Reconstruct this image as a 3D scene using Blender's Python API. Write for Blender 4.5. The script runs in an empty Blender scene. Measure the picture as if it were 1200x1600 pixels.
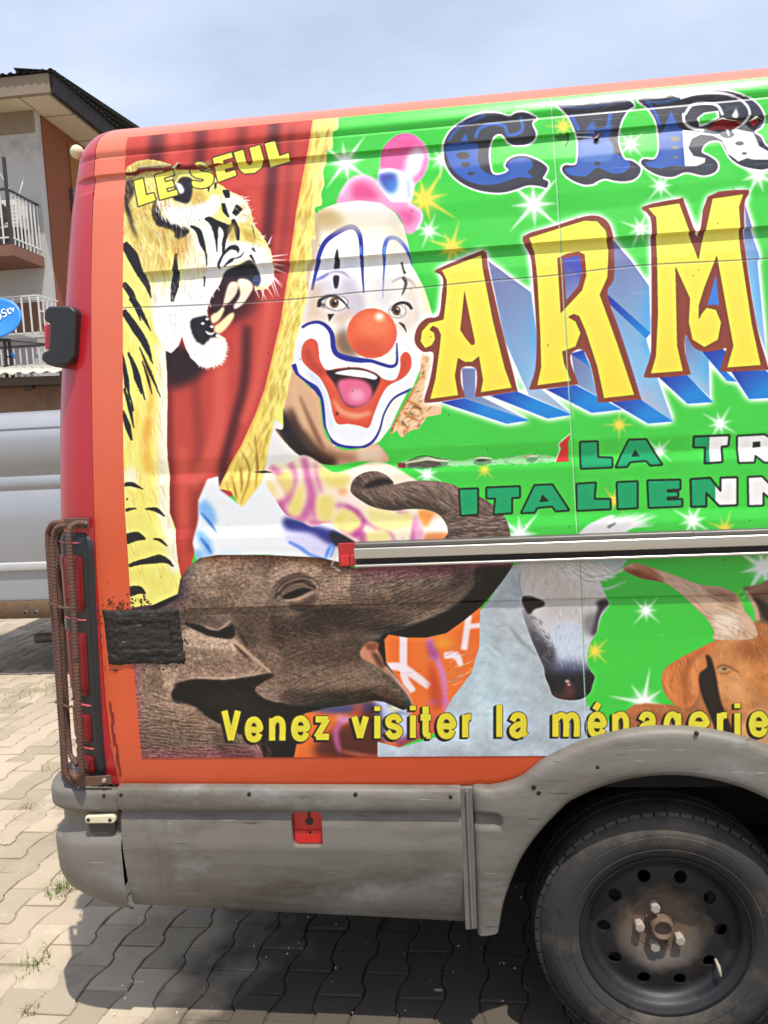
import bpy, bmesh, math, random
import numpy as np
from mathutils import Vector, Matrix

# ------------------------------------------------------------------ camera, sky, sun, exposure
SC = bpy.context.scene
COL = SC.collection
F_PX, CAM_Y, CAM_Z, YAW, PITCH, ROLL = 1229.08, -2.0121, 1.7102, -.1084, -.0973, -.0497
CAM = np.array([0., CAM_Y, CAM_Z])
_f = np.array([math.sin(YAW)*math.cos(PITCH), math.cos(YAW)*math.cos(PITCH), math.sin(PITCH)])
_r = np.cross(_f, [0, 0, 1]); _r /= np.linalg.norm(_r)
_u = np.cross(_r, _f)
C_F, C_R, C_U = _f, _r*math.cos(ROLL)+_u*math.sin(ROLL), _u*math.cos(ROLL)-_r*math.sin(ROLL)
cd = bpy.data.cameras.new('camera'); cam = bpy.data.objects.new('camera', cd); COL.objects.link(cam)
cd.sensor_fit = 'VERTICAL'; cd.sensor_height = 36; cd.lens = 36*F_PX/1600; cd.clip_end = 3000; cd.clip_start = .05
m = Matrix([list(C_R)+[0], list(C_U)+[0], list(-C_F)+[0], [0, 0, 0, 1]]).transposed()
m.translation = Vector(CAM); cam.matrix_world = m
SC.camera = cam

SUN = Vector((-.20, .30, -.933)).normalized()           # the way the light travels
wd = bpy.data.worlds.new('World'); SC.world = wd; wd.use_nodes = True
wn = wd.node_tree.nodes; wl = wd.node_tree.links
sky = wn.new('ShaderNodeTexSky'); sky.sky_type = 'NISHITA'; sky.sun_disc = False
sky.sun_elevation = math.asin(-SUN.z); sky.sun_rotation = math.atan2(-SUN.x, -SUN.y)
sky.air_density = 1.0; sky.dust_density = 2.5; sky.ozone_density = 1.0; sky.altitude = 30
bg = wn['Background']; bg.inputs[1].default_value = .12
# thin high haze over the blue: soft uneven veil all round the sky
wt = wn.new('ShaderNodeTexCoord'); wm = wn.new('ShaderNodeMapping'); wm.inputs['Scale'].default_value = (1.1, 1.1, 3.2); wl.new(wt.outputs['Generated'], wm.inputs[0])
wz = wn.new('ShaderNodeTexNoise'); wz.inputs['Scale'].default_value = 1.6; wz.inputs['Detail'].default_value = 7; wz.inputs['Roughness'].default_value = .52; wl.new(wm.outputs[0], wz.inputs['Vector'])
wr = wn.new('ShaderNodeMapRange'); wr.inputs[1].default_value = .36; wr.inputs[2].default_value = .66; wr.inputs[3].default_value = .50; wr.inputs[4].default_value = .86; wl.new(wz.outputs[0], wr.inputs[0])
wx = wn.new('ShaderNodeMix'); wx.data_type = 'RGBA'; wx.inputs[7].default_value = (6.9, 7.8, 9.8, 1)
wl.new(wr.outputs[0], wx.inputs[0]); wl.new(sky.outputs[0], wx.inputs[6]); wl.new(wx.outputs[2], bg.inputs[0])
sd = bpy.data.lights.new('sun', 'SUN'); sd.energy = 5.0; sd.angle = math.radians(.53); sd.color = (1, .955, .88)
so = bpy.data.objects.new('sun', sd); COL.objects.link(so); so.rotation_euler = SUN.to_track_quat('-Z', 'Y').to_euler(); so.location = (3, -4, 12)
vs = SC.view_settings
vs.view_transform = 'Standard'; vs.look = 'None'; vs.gamma = 1; vs.use_curve_mapping = False; vs.exposure = .1

# ------------------------------------------------------------------ helpers
def at(px, py, Y):
    """point at depth plane Y seen at photo pixel (px, py)"""
    d = C_F+C_R*(px-600)/F_PX-C_U*(py-800)/F_PX
    return CAM+d*(Y-CAM_Y)/d[1]
def proj(P):
    d = np.asarray(P, float)-CAM; z = d@C_F
    return 600+F_PX*(d@C_R)/z, 800-F_PX*(d@C_U)/z
def prop(o, label=None, cat=None, group=None, kind=None):
    for k, v in (('label', label), ('category', cat), ('group', group), ('kind', kind)):
        if v: o[k] = v
    return o
def link(name, me, parent=None, mat=None, smooth=False):
    o = bpy.data.objects.new(name, me); COL.objects.link(o)
    if mat and not me.materials: me.materials.append(mat)
    if parent is not None:
        o.parent = parent; q = parent; T = Vector((0, 0, 0))
        while q is not None: T += q.location; q = q.parent
        o.matrix_parent_inverse = Matrix.Translation(-T) if parent.parent is None else Matrix.Identity(4)
    if smooth: me.polygons.foreach_set('use_smooth', [True]*len(me.polygons))
    return o
def empty(name, loc):
    o = bpy.data.objects.new(name, None); COL.objects.link(o); o.location = loc; o.empty_display_size = .2
    return o
class MB:
    def __init__(s): s.v = []; s.f = []
    def add(s, v, f):
        n = len(s.v); s.v += [tuple(map(float, q)) for q in v]; s.f += [tuple(i+n for i in q) for q in f]; return s
    def box(s, c, d, R=None):
        x, y, z = (k/2 for k in d)
        v = [Vector((a, b, e)) for a in (-x, x) for b in (-y, y) for e in (-z, z)]
        if R is not None: v = [R @ q for q in v]
        v = [q+Vector(c) for q in v]
        return s.add(v, [(0, 1, 3, 2), (4, 6, 7, 5), (0, 4, 5, 1), (2, 3, 7, 6), (0, 2, 6, 4), (1, 5, 7, 3)])
    def bar(s, a, b, w, h=None):
        a, b = Vector(a), Vector(b); d = b-a
        R = d.to_track_quat('Z', 'Y').to_matrix()
        return s.box((a+b)/2, (w, h or w, d.length), R)
    def tube(s, pts, r, n=8, cap=True):
        pts = [Vector(p) for p in pts]; k = len(pts)
        rr = list(r) if np.ndim(r) else [r]*k
        up = Vector((.31, .87, .38)); V = []; Fc = []
        for i in range(k):
            t = (pts[min(i+1, k-1)]-pts[max(i-1, 0)]).normalized()
            a = t.cross(up).normalized(); b = t.cross(a); up = b.cross(t) if False else up
            for j in range(n):
                q = 2*math.pi*j/n; V.append(pts[i]+(a*math.cos(q)+b*math.sin(q))*rr[i])
        for i in range(k-1):
            for j in range(n): Fc.append((i*n+j, i*n+(j+1) % n, (i+1)*n+(j+1) % n, (i+1)*n+j))
        if cap: Fc += [tuple(range(n-1, -1, -1)), tuple((k-1)*n+j for j in range(n))]
        return s.add(V, Fc)
    def lathe(s, c, prof, n=48, close=False):
        """(r, y) rings round the Y axis through c"""
        V = []; Fc = []; k = len(prof)
        for r, y in prof:
            for j in range(n):
                q = 2*math.pi*j/n; V.append((c[0]+r*math.cos(q), c[1]+y, c[2]+r*math.sin(q)))
        for i in range(k if close else k-1):
            a, b = i*n, ((i+1) % k)*n
            for j in range(n): Fc.append((a+j, a+(j+1) % n, b+(j+1) % n, b+j))
        return s.add(V, Fc)
    def prism(s, pts, a, b, ax='y'):
        """2D outline extruded from a to b along an axis"""
        n = len(pts)
        def mk(p, t): return (p[0], t, p[1]) if ax == 'y' else ((t, p[0], p[1]) if ax == 'x' else (p[0], p[1], t))
        V = [mk(p, a) for p in pts]+[mk(p, b) for p in pts]
        return s.add(V, [tuple(range(n)), tuple(range(2*n-1, n-1, -1))]+[(i, i+n, (i+1) % n+n, (i+1) % n) for i in range(n)])
    def grid(s, V, nu, nv):
        return s.add(V, [(i*nv+j, i*nv+j+1, (i+1)*nv+j+1, (i+1)*nv+j) for i in range(nu-1) for j in range(nv-1)])
    def mesh(s, name):
        me = bpy.data.meshes.new(name); me.from_pydata(s.v, [], s.f); me.update()
        bm = bmesh.new(); bm.from_mesh(me); bmesh.ops.recalc_face_normals(bm, faces=bm.faces); bm.to_mesh(me); bm.free()
        return me
    def build(s, name, mat, parent=None, smooth=False, bevel=0, seg=2):
        o = link(name, s.mesh(name), parent, mat, smooth)
        if bevel:
            b = o.modifiers.new('bevel', 'BEVEL'); b.width = bevel; b.segments = seg; b.limit_method = 'ANGLE'; b.angle_limit = .6
            o.data.polygons.foreach_set('use_smooth', [True]*len(o.data.polygons))
            w = o.modifiers.new('wn', 'WEIGHTED_NORMAL'); w.keep_sharp = False
        return o
def carve(o, cutter_mb):
    """cut real openings: boolean, baked"""
    c = bpy.data.objects.new('cutter', cutter_mb.mesh('cutter')); COL.objects.link(c)
    if o.parent is not None: c.parent = o.parent; c.matrix_parent_inverse = o.matrix_parent_inverse.copy()
    b = o.modifiers.new('cut', 'BOOLEAN'); b.object = c; b.solver = 'EXACT'; b.operation = 'DIFFERENCE'
    dg = bpy.context.evaluated_depsgraph_get(); dg.update()
    me = bpy.data.meshes.new_from_object(o.evaluated_get(dg)); o.modifiers.clear(); o.data = me
    bpy.data.objects.remove(c)
    return o
def text_mesh(body, size, shear=0, depth=.001):
    cu = bpy.data.curves.new('t', 'FONT'); cu.body = body; cu.size = size; cu.shear = shear; cu.extrude = depth; cu.align_x = 'CENTER'; cu.align_y = 'CENTER'
    o = bpy.data.objects.new('t', cu); COL.objects.link(o)
    dg = bpy.context.evaluated_depsgraph_get(); dg.update()
    me = bpy.data.meshes.new_from_object(o.evaluated_get(dg)); bpy.data.objects.remove(o)
    return me

# ------------------------------------------------------------------ materials
def lin_(c):
    return [((v/255)/12.92 if v/255 <= .04045 else ((v/255+.055)/1.055)**2.4) for v in c[:3]]+[1]
def mat(name, col, rough=.5, metal=0, var=.12, scale=8, col2=None, spots=None, bump=0, bscale=60, spec=.5, coat=0, rvar=.1, island=0, streak=None, objrand=0, coord='Object', top_tint=None):
    """base colour with noise between two tones, optional second-tone patches (wear, dirt), fine relief"""
    M = bpy.data.materials.new(name); M.use_nodes = True
    N, K = M.node_tree.nodes, M.node_tree.links; B = N['Principled BSDF']
    tc = N.new('ShaderNodeTexCoord'); src = tc.outputs[coord]
    if streak:
        mp = N.new('ShaderNodeMapping'); mp.inputs['Scale'].default_value = streak; K.new(src, mp.inputs[0]); ssrc = mp.outputs[0]
    else: ssrc = src
    n1 = N.new('ShaderNodeTexNoise'); n1.inputs['Scale'].default_value = scale; n1.inputs['Detail'].default_value = 6; n1.inputs['Roughness'].default_value = .62
    K.new(ssrc, n1.inputs['Vector'])
    c = lin_(col); a = [min(1, v*(1-var)) for v in c[:3]]+[1]; b = [min(1, v*(1+var)) for v in c[:3]]+[1]
    mx = N.new('ShaderNodeMix'); mx.data_type = 'RGBA'; mx.inputs[6].default_value = a; mx.inputs[7].default_value = b
    K.new(n1.outputs[0], mx.inputs[0]); out = mx.outputs[2]
    if col2 is not None:                                   # patches of a second tone: (colour, scale, threshold, softness)
        for ent in col2:
            cc, sc, th, sf = ent[:4]
            n2 = N.new('ShaderNodeTexNoise'); n2.inputs['Scale'].default_value = sc; n2.inputs['Detail'].default_value = 9; n2.inputs['Roughness'].default_value = .68
            if len(ent) > 4:
                m5 = N.new('ShaderNodeMapping'); m5.inputs['Scale'].default_value = ent[4]; m5.inputs['Rotation'].default_value = (0, ent[5] if len(ent) > 5 else 0, 0); K.new(src, m5.inputs[0]); K.new(m5.outputs[0], n2.inputs['Vector'])
            else: K.new(ssrc, n2.inputs['Vector'])
            rp = N.new('ShaderNodeValToRGB'); rp.color_ramp.elements[0].position = th; rp.color_ramp.elements[1].position = min(1, th+sf)
            K.new(n2.outputs[0], rp.inputs[0])
            m2 = N.new('ShaderNodeMix'); m2.data_type = 'RGBA'; m2.inputs[7].default_value = lin_(cc)
            K.new(rp.outputs[0], m2.inputs[0]); K.new(out, m2.inputs[6]); out = m2.outputs[2]
    if top_tint:                                               # paler towards the top: sun-bleach on orange, painted-in sky reflection on red: (colour, z0, z1, amount)
        sx = N.new('ShaderNodeSeparateXYZ'); K.new(src, sx.inputs[0])
        nf = N.new('ShaderNodeMath'); nf.operation = 'MULTIPLY_ADD'; nf.inputs[1].default_value = .35; K.new(n1.outputs[0], nf.inputs[0]); K.new(sx.outputs[2], nf.inputs[2])
        fr = N.new('ShaderNodeMapRange'); fr.inputs[1].default_value = top_tint[1]; fr.inputs[2].default_value = top_tint[2]; fr.inputs[4].default_value = top_tint[3]; K.new(nf.outputs[0], fr.inputs[0])
        fm = N.new('ShaderNodeMix'); fm.data_type = 'RGBA'; fm.inputs[7].default_value = lin_(top_tint[0]); K.new(fr.outputs[0], fm.inputs[0]); K.new(out, fm.inputs[6]); out = fm.outputs[2]
    if island or objrand:
        if objrand: rn = N.new('ShaderNodeObjectInfo').outputs['Random']; amt = objrand
        else: rn = N.new('ShaderNodeNewGeometry').outputs['Random Per Island']; amt = island
        mr = N.new('ShaderNodeMapRange'); mr.inputs[3].default_value = 1-amt; mr.inputs[4].default_value = 1+amt; K.new(rn, mr.inputs[0])
        hv = N.new('ShaderNodeVectorMath'); hv.operation = 'SCALE'; K.new(out, hv.inputs[0]); K.new(mr.outputs[0], hv.inputs['Scale']); out = hv.outputs[0]
    K.new(out, B.inputs['Base Color'])
    B.inputs['Metallic'].default_value = metal; B.inputs['Specular IOR Level'].default_value = spec
    if coat: B.inputs['Coat Weight'].default_value = coat; B.inputs['Coat Roughness'].default_value = .12
    if rvar:
        mr = N.new('ShaderNodeMapRange'); mr.inputs[1].default_value = .3; mr.inputs[2].default_value = .7; mr.inputs[3].default_value = max(.03, rough-rvar); mr.inputs[4].default_value = min(1, rough+rvar)
        K.new(n1.outputs[0], mr.inputs[0]); K.new(mr.outputs[0], B.inputs['Roughness'])
    else: B.inputs['Roughness'].default_value = rough
    if bump:
        n3 = N.new('ShaderNodeTexNoise'); n3.inputs['Scale'].default_value = bscale; n3.inputs['Detail'].default_value = 8; K.new(src, n3.inputs['Vector'])
        bp = N.new('ShaderNodeBump'); bp.inputs['Strength'].default_value = bump; bp.inputs['Distance'].default_value = .01
        K.new(n3.outputs[0], bp.inputs['Height']); K.new(bp.outputs[0], B.inputs['Normal'])
    return M
# ---------------------------------------------------------------- the printed picture (painted in code, in artboard units)
AX, AY, AW, AH = 150, 90, 1360, 1130
CV = np.zeros((AH, AW, 3), np.float32)
_yy, _xx = np.mgrid[0:AH, 0:AW].astype(np.float32)
_xx += AX; _yy += AY
prng = np.random.RandomState(7)
_tab = prng.rand(256, 256).astype(np.float32)
def vnoise(x, y):
    xi = np.floor(x).astype(int); yi = np.floor(y).astype(int)
    fx = x - xi; fy = y - yi
    fx = fx*fx*(3-2*fx); fy = fy*fy*(3-2*fy)
    a = _tab[yi & 255, xi & 255]; b = _tab[yi & 255, (xi+1) & 255]
    c = _tab[(yi+1) & 255, xi & 255]; d = _tab[(yi+1) & 255, (xi+1) & 255]
    return (a*(1-fx)+b*fx)*(1-fy) + (c*(1-fx)+d*fx)*fy
def fbm(x, y, o=4):
    s = 0; a = .5
    for k in range(o):
        s = s + a*(vnoise(x*2**k+17*k, y*2**k+31*k)-.5); a *= .5
    return s
def box1(a, r, ax):
    if r < 1: return a
    p = [(0, 0)]*a.ndim; p[ax] = (r+1, r)
    c = np.cumsum(np.pad(a, p, mode='edge'), axis=ax, dtype=np.float64)
    n = a.shape[ax]
    return ((np.take(c, np.arange(2*r+1, 2*r+1+n), ax) - np.take(c, np.arange(0, n), ax))/(2*r+1)).astype(np.float32)
BF = .66
def blur(m, s):
    if s > 1.3: s = 1.3+(s-1.3)*BF
    if s <= 0: return m
    if s < .8:
        k = s*.4
        q = np.pad(m, 1, mode='edge')
        return m*(1-k) + k*.25*(q[:-2, 1:-1]+q[2:, 1:-1]+q[1:-1, :-2]+q[1:-1, 2:])
    r = max(1, int(round(s)))
    for _ in range(2 if s < 2 else 3):
        m = box1(box1(m, r, 0), r, 1)
    return m
def crm(p, closed=True, n=6):
    p = np.asarray(p, float)
    if len(p) < 3: return p
    if closed:
        a, b, c, d = np.roll(p, 1, 0), p, np.roll(p, -1, 0), np.roll(p, -2, 0)
    else:
        q = np.vstack([2*p[0]-p[1], p, 2*p[-1]-p[-2]])
        a, b, c, d = q[:-3], q[1:-2], q[2:-1], q[3:]
    t = (np.arange(n)/n)[None, :, None]
    a, b, c, d = (v[:, None, :] for v in (a, b, c, d))
    o = .5*(2*b+(c-a)*t+(2*a-5*b+4*c-d)*t*t+(3*b-a-3*c+d)*t**3)
    o = o.reshape(-1, 2)
    if not closed: o = np.vstack([o, p[-1]])
    return o
SS = 3
def mask(polys, pad=2):
    """anti-aliased coverage (non-zero winding) of polygons -> slice, mask"""
    al = np.vstack(polys)
    x0 = int(max(0, np.floor(al[:, 0].min())-AX-pad)); x1 = int(min(AW, np.ceil(al[:, 0].max())-AX+pad+1))
    y0 = int(max(0, np.floor(al[:, 1].min())-AY-pad)); y1 = int(min(AH, np.ceil(al[:, 1].max())-AY+pad+1))
    if x1 <= x0 or y1 <= y0: return None, None
    h, w = (y1-y0)*SS, (x1-x0)*SS
    W = np.zeros((h, w+1), np.int16)
    for p in polys:
        q = np.empty_like(p); q[:, 0] = (p[:, 0]-AX-x0)*SS; q[:, 1] = (p[:, 1]-AY-y0)*SS
        for (ax, ay), (bx, by) in zip(q, np.roll(q, -1, 0)):
            if ay == by: continue
            s = 1 if by > ay else -1
            lo, hi = (ay, by) if s > 0 else (by, ay)
            r0 = max(0, int(np.ceil(lo-.5))); r1 = min(h, int(np.ceil(hi-.5)))
            if r1 <= r0: continue
            rr = np.arange(r0, r1)
            xc = ax+(rr+.5-ay)*(bx-ax)/(by-ay)
            ci = np.clip(np.ceil(xc-.5), 0, w).astype(int)
            np.add.at(W, (rr, ci), s)
    m = (np.cumsum(W[:, :w], 1) != 0).astype(np.float32)
    m = m.reshape(y1-y0, SS, x1-x0, SS).mean((1, 3))
    return (slice(y0, y1), slice(x0, x1)), m
CLIP = None
def comp(sl, m, col, a=1.0):
    if sl is None: return
    if CLIP is not None: m = m*CLIP[sl]
    if callable(col): c = col(_xx[sl], _yy[sl])
    else: c = np.array(col[:3], np.float32)/255
    k = (m*a)[..., None]
    CV[sl] = CV[sl]*(1-k)+k*c
def tr(ox, oy, k):
    return lambda *p: np.array(p, float).reshape(-1, 2)/k+np.array([ox, oy])
def jag(p, amp, step=4, seed=1, closed=True):
    r = np.random.RandomState(seed); o = []
    for a, b in list(zip(p, np.roll(p, -1, 0)))[:None if closed else -1]:
        n = max(1, int(np.hypot(*(b-a))/step)); d = (b-a)/max(1e-6, np.hypot(*(b-a)))
        for i in range(n):
            o.append(a+(b-a)*i/n+np.array([-d[1], d[0]])*r.uniform(-amp, amp))
    if not closed: o.append(np.asarray(p[-1], float))
    return np.array(o)
def F(p, col, b=0, a=1, s=1, j=0):
    p = np.asarray(p, float)
    if s: p = crm(p)
    if j: p = jag(p, j)
    sl, m = mask([p], pad=2+int(b*3.5))
    if sl is None: return
    comp(sl, blur(m, b), col, a)
def ribbon(p, w, n=6, s=1):
    p = np.asarray(p, float); k = len(p)
    w = np.interp(np.linspace(0, 1, k), np.linspace(0, 1, len(w)), w) if np.ndim(w) else np.full(k, float(w))
    q = crm(np.column_stack([p, w])[:, :2], False, n) if s and k > 2 else p
    ww = np.interp(np.linspace(0, 1, len(q)), np.linspace(0, 1, k), w)
    polys = []
    for i in range(len(q)-1):
        d = q[i+1]-q[i]; l = np.hypot(*d)
        if l < 1e-6: continue
        nn = np.array([-d[1], d[0]])/l
        e0 = d/l*ww[i]*.12; e1 = d/l*ww[i+1]*.12
        polys.append(np.array([q[i]-e0+nn*ww[i]/2, q[i+1]+e1+nn*ww[i+1]/2, q[i+1]+e1-nn*ww[i+1]/2, q[i]-e0-nn*ww[i]/2]))
    return polys
def L(p, w, col, b=0, a=1, s=1):
    sl, m = mask(ribbon(p, w, s=s), pad=2+int(b*3.5))
    if sl is None: return
    comp(sl, blur(m, b), col, a)
def dot(x, y, rx, ry=None, col=(0, 0, 0), b=0, a=1, rot=0):
    ry = ry or rx; t = np.linspace(0, 2*math.pi, 22)[:-1]
    X = rx*np.cos(t); Y = ry*np.sin(t); c, s_ = math.cos(rot), math.sin(rot)
    F(np.column_stack([x+X*c-Y*s_, y+X*s_+Y*c]), col, b, a, 0)
def setclip(p=None, s=1, b=0):
    global CLIP
    if p is None: CLIP = None; return
    CLIP = np.zeros((AH, AW), np.float32)
    sl, m = mask([crm(p) if s else np.asarray(p, float)], pad=2+int(b*3))
    if sl is not None: CLIP[sl] = blur(m, b)
def lin(x0, y0, c0, x1, y1, c1):
    c0 = np.array(c0, np.float32)/255; c1 = np.array(c1, np.float32)/255
    def f(x, y):
        t = ((x-x0)*(x1-x0)+(y-y0)*(y1-y0))/((x1-x0)**2+(y1-y0)**2)
        t = np.clip(t, 0, 1)[..., None]
        return c0*(1-t)+c1*t
    return f
def wrinkle(p, ang, ll, ls, amp, b=6, s=1, ridge=True):
    """skin creases running along ang inside p: multiplies what is there"""
    sl, m = mask([crm(p) if s else np.asarray(p, float)], pad=2+int(b*3))
    if sl is None: return
    m = blur(m, b)
    if CLIP is not None: m = m*CLIP[sl]
    x, y = _xx[sl], _yy[sl]
    wx = x+10*fbm(x/40, y/40, 2); wy = y+14*fbm(x/46+9, y/46, 2)
    c, s_ = math.cos(ang), math.sin(ang)
    u = (wx*c+wy*s_)/ll; v = (-wx*s_+wy*c)/ls
    n = vnoise(u, v)*.6+vnoise(u*1.9+5, v*2.1+3)*.4
    if ridge: n = 1-np.abs(2*n-1)*1.9
    else: n = 2*n-1
    CV[sl] *= (1+(amp*m*n))[..., None]
def strokes(p, ang, n, ln, w, cols, a=.5, b=.5, wig=.5, seed=1, s=1, bend=.3):
    """many short strokes inside p, along a wandering direction: folds of skin, hair"""
    sl, m = mask([crm(p) if s else np.asarray(p, float)])
    if sl is None: return
    if CLIP is not None: m = m*CLIP[sl]
    ys, xs = np.nonzero(m > .6)
    if not len(xs): return
    rr = np.random.RandomState(seed); y0, x0 = sl[0].start+AY, sl[1].start+AX
    k = rr.randint(0, len(xs), n); P = np.column_stack([xs[k]+x0, ys[k]+y0]).astype(float)
    A = ang(P[:, 0], P[:, 1]) if callable(ang) else np.full(n, float(ang))
    A = A+wig*2.6*fbm(P[:, 0]/38, P[:, 1]/38, 2)+rr.uniform(-.18, .18, n)
    by = {}
    for i in range(n):
        l = ln*rr.uniform(.35, 1.25); c, s_ = math.cos(A[i]), math.sin(A[i]); bd = l*bend*rr.uniform(-.6, .6); ww = w*rr.uniform(.6, 1.3)
        q = np.array([[-l/2, 0], [-l/5, bd*.8], [l/5, bd*.8], [l/2, 0]]); q = np.column_stack([P[i, 0]+q[:, 0]*c-q[:, 1]*s_, P[i, 1]+q[:, 0]*s_+q[:, 1]*c])
        t = np.array([.25, 1, 1, .25])*ww/2; nx_ = np.array([-s_, c])
        by.setdefault(rr.randint(len(cols)), []).append(np.vstack([q+nx_*t[:, None], (q-nx_*t[:, None])[::-1]]))
    for ci, polys in by.items():
        for h in range(0, len(polys), 60):
            sl2, m2 = mask(polys[h:h+60], pad=3)
            if sl2 is not None: comp(sl2, blur(m2, b), cols[ci], a)
def star(x, y, r, col=(245, 250, 245), rot=.35, n=8, core=.20):
    dot(x, y, r*core*1.5, None, col, r*core*.8, .8)
    for k in range(n):
        a = rot+k*2*math.pi/n; q = r*(1 if k % 2 == 0 else .62)
        L([(x, y), (x+q*math.cos(a), y+q*math.sin(a))], (r*.15, .5), col, 1.1, .8, 0)
    dot(x, y, r*core*.8, None, col, 1)
A_ = tr(190, 230, 4.615); B_ = tr(190, 430, 4.615); C3 = tr(680, 120, 4.2857); C4 = tr(920, 110, 4.2857)
D5 = tr(640, 370, 4.2857); D6 = tr(800, 290, 3); E7 = tr(700, 670, 2.4); G8 = tr(330, 1090, 2.6667); H1 = tr(760, 1080, 2.727)
H2 = tr(200, 860, 4); H3 = tr(480, 880, 4); H4 = tr(740, 870, 5); H5 = tr(940, 780, 3.904); H6 = tr(300, 680, 4.615)
H7 = tr(540, 720, 4.2857); H8 = tr(430, 170, 4.444); K1 = tr(120, 170, 3); K2 = tr(420, 200, 4); K3 = tr(420, 450, 4)
K4 = tr(640, 100, 2.143); K5 = tr(180, 560, 3.158); K6 = tr(520, 640, 3)
GREEN = (62, 200, 62); YEL = (238, 222, 72); BRN = (138, 66, 42); INK = (34, 27, 26); WH = (236, 234, 230)
def paint():
    CV[:] = np.array(GREEN)/255.
    CV[:] *= (1+.05*fbm(_xx/90, _yy/90, 3))[..., None]
    # ---- glints on the green ground
    W = (244, 250, 242); Y = (238, 215, 70)
    for x, y, r, c in [(540, 254, 52, W), (670, 361, 30, W), (690, 250, 32, W), (664, 312, 60, Y), (706, 386, 44, Y), (834, 320, 58, W),
                       (880, 198, 30, Y), (985, 226, 30, W), (1105, 196, 22, Y), (1032, 291, 32, W), (1184, 274, 46, W), (1000, 358, 34, W), (968, 664, 26, Y),
                       (1126, 662, 32, W), (1032, 705, 26, W), (667, 742, 30, W), (757, 735, 20, Y), (1082, 814, 36, W), (1132, 826, 30, Y),
                       (960, 782, 26, Y), (812, 835, 46, W), (1010, 955, 30, W), (1192, 886, 62, W), (1006, 1098, 56, W), (1148, 936, 20, Y), (930, 1018, 30, Y),
                       (1290, 300, 46, W), (1350, 700, 44, W), (1300, 960, 40, W), (1420, 480, 44, Y), (1400, 1060, 50, W)]:
        star(x, y, r, c, rot=(x*7 % 11)/11)
    # ---- red curtain
    F([(190, 180), (512, 160), (500, 260), (470, 450), (448, 560), (415, 670), (362, 775), (320, 800), (300, 880), (280, 920), (190, 930)], (190, 64, 52), 0, 1, 0)
    setclip([(190, 180), (512, 160), (500, 260), (470, 450), (448, 560), (415, 670), (362, 775), (320, 800), (300, 880), (280, 920), (190, 930)], 0)
    for pts, w, a in [([(248, 190), (238, 300)], 24, .55), ([(315, 190), (312, 260)], 20, .5), ([(380, 190), (376, 250)], 16, .35), ([(430, 185), (424, 300), (414, 400)], 18, .6),
                      ([(385, 510), (380, 600), (352, 710), (340, 770)], 14, .75), ([(262, 600), (264, 700), (268, 850)], 10, .45), ([(300, 560), (310, 700), (300, 860)], 16, .22), ([(455, 200), (448, 330), (430, 460)], 10, .25)]:
        L(pts, w, (70, 18, 20), 5, min(1, a*1.3))
    for pts, w, a in [([(345, 560), (338, 680), (300, 760)], 22, .5), ([(420, 470), (400, 600), (380, 660)], 14, .5), ([(275, 200), (272, 250)], 14, .4), ([(350, 190), (345, 250)], 14, .35), ([(395, 300), (400, 360)], 20, .3), ([(285, 700), (286, 820)], 10, .5)]:
        L(pts, w, (232, 104, 84), 6, a)
    F(B_(300, 500, 560, 560, 600, 660, 520, 760, 330, 800), (34, 10, 10), 8, .95)
    F(A_(700, 900, 960, 940, 980, 1100, 900, 1230, 760, 1260, 640, 1240), (60, 14, 14), 10, .85)
    setclip()
    # ---- yellow rope
    RL = [(489, 186), (482, 232), (473, 278), (463, 332), (452, 412), (438, 500), (424, 560), (413, 607), (398, 648), (376, 696), (357, 728), (340, 764)]
    RR = [(360, 768), (378, 795), (398, 770), (412, 755), (432, 744), (431, 672), (441, 669), (441, 640), (449, 637), (449, 610), (454, 606), (455, 575), (461, 565), (462, 530), (470, 524), (473, 490),
          (483, 465), (478, 445), (479, 412), (487, 405), (486, 375), (494, 372), (493, 338), (492, 325), (503, 320), (502, 302), (507, 288), (505, 268), (510, 255), (511, 236), (520, 232), (520, 208), (528, 202), (529, 183)]
    RO = np.vstack([RL, crm(RR, False, 4)])
    F([(500, 325), (484, 375), (474, 440), (464, 500), (452, 560), (444, 640), (470, 650), (480, 560), (500, 440), (505, 340)], (206, 186, 148), 1, 1, 0)
    F(RO, (240, 214, 104), .5, 1, 0)
    setclip(RO, 0)
    L([(508, 190), (494, 300), (472, 440), (448, 560), (420, 680)], 22, (236, 228, 120), 5, .9)
    L(RR[9:], 7, (246, 236, 150), 2, .9)
    r = np.random.RandomState(3)
    for k in range(320):
        t = r.rand(); y = 186+t*560
        xl = np.interp(y, [q[1] for q in RL], [q[0] for q in RL]); wd = np.interp(y, [186, 480, 640, 760], [38, 36, 46, 70])
        x = xl+r.rand()*wd*.9
        c = (176, 128, 40) if r.rand() < .65 else (250, 240, 170)
        L([(x, y), (x-1+r.uniform(-2, 2), y+8), (x-5+r.uniform(-2, 2), y+14+r.rand()*10)], (.8, 2.6, .5), c, .8, .5)
    for p in [(340, 100, 400, 215, 400, 340, 345, 500), (330, 210, 355, 330, 350, 420), (285, 300, 310, 420, 320, 470), (450, 0, 465, 200, 455, 390), (400, 50, 440, 130), (240, 330, 260, 420)]:
        L(H6(*p), (1, 3.5, 1), (140, 92, 24), .9, .8)
    L([(q[0]+1.5, q[1]) for q in RL], 3, (214, 150, 70), 1.2, .7)
    setclip()
    # ---- tiger: body column
    body = np.vstack([[(190, 330)], B_(200, 60, 310, 540, 322, 720, 326, 900, 322, 1200), K5(255, 500, 265, 600, 265, 760, 295, 850, 310, 1000, 330, 1090, 310, 1165, 180, 1235, 60, 1260), [(190, 960)]])
    F(body, (238, 228, 116), .6, 1, 0, .5)
    setclip(body, 0)
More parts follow.
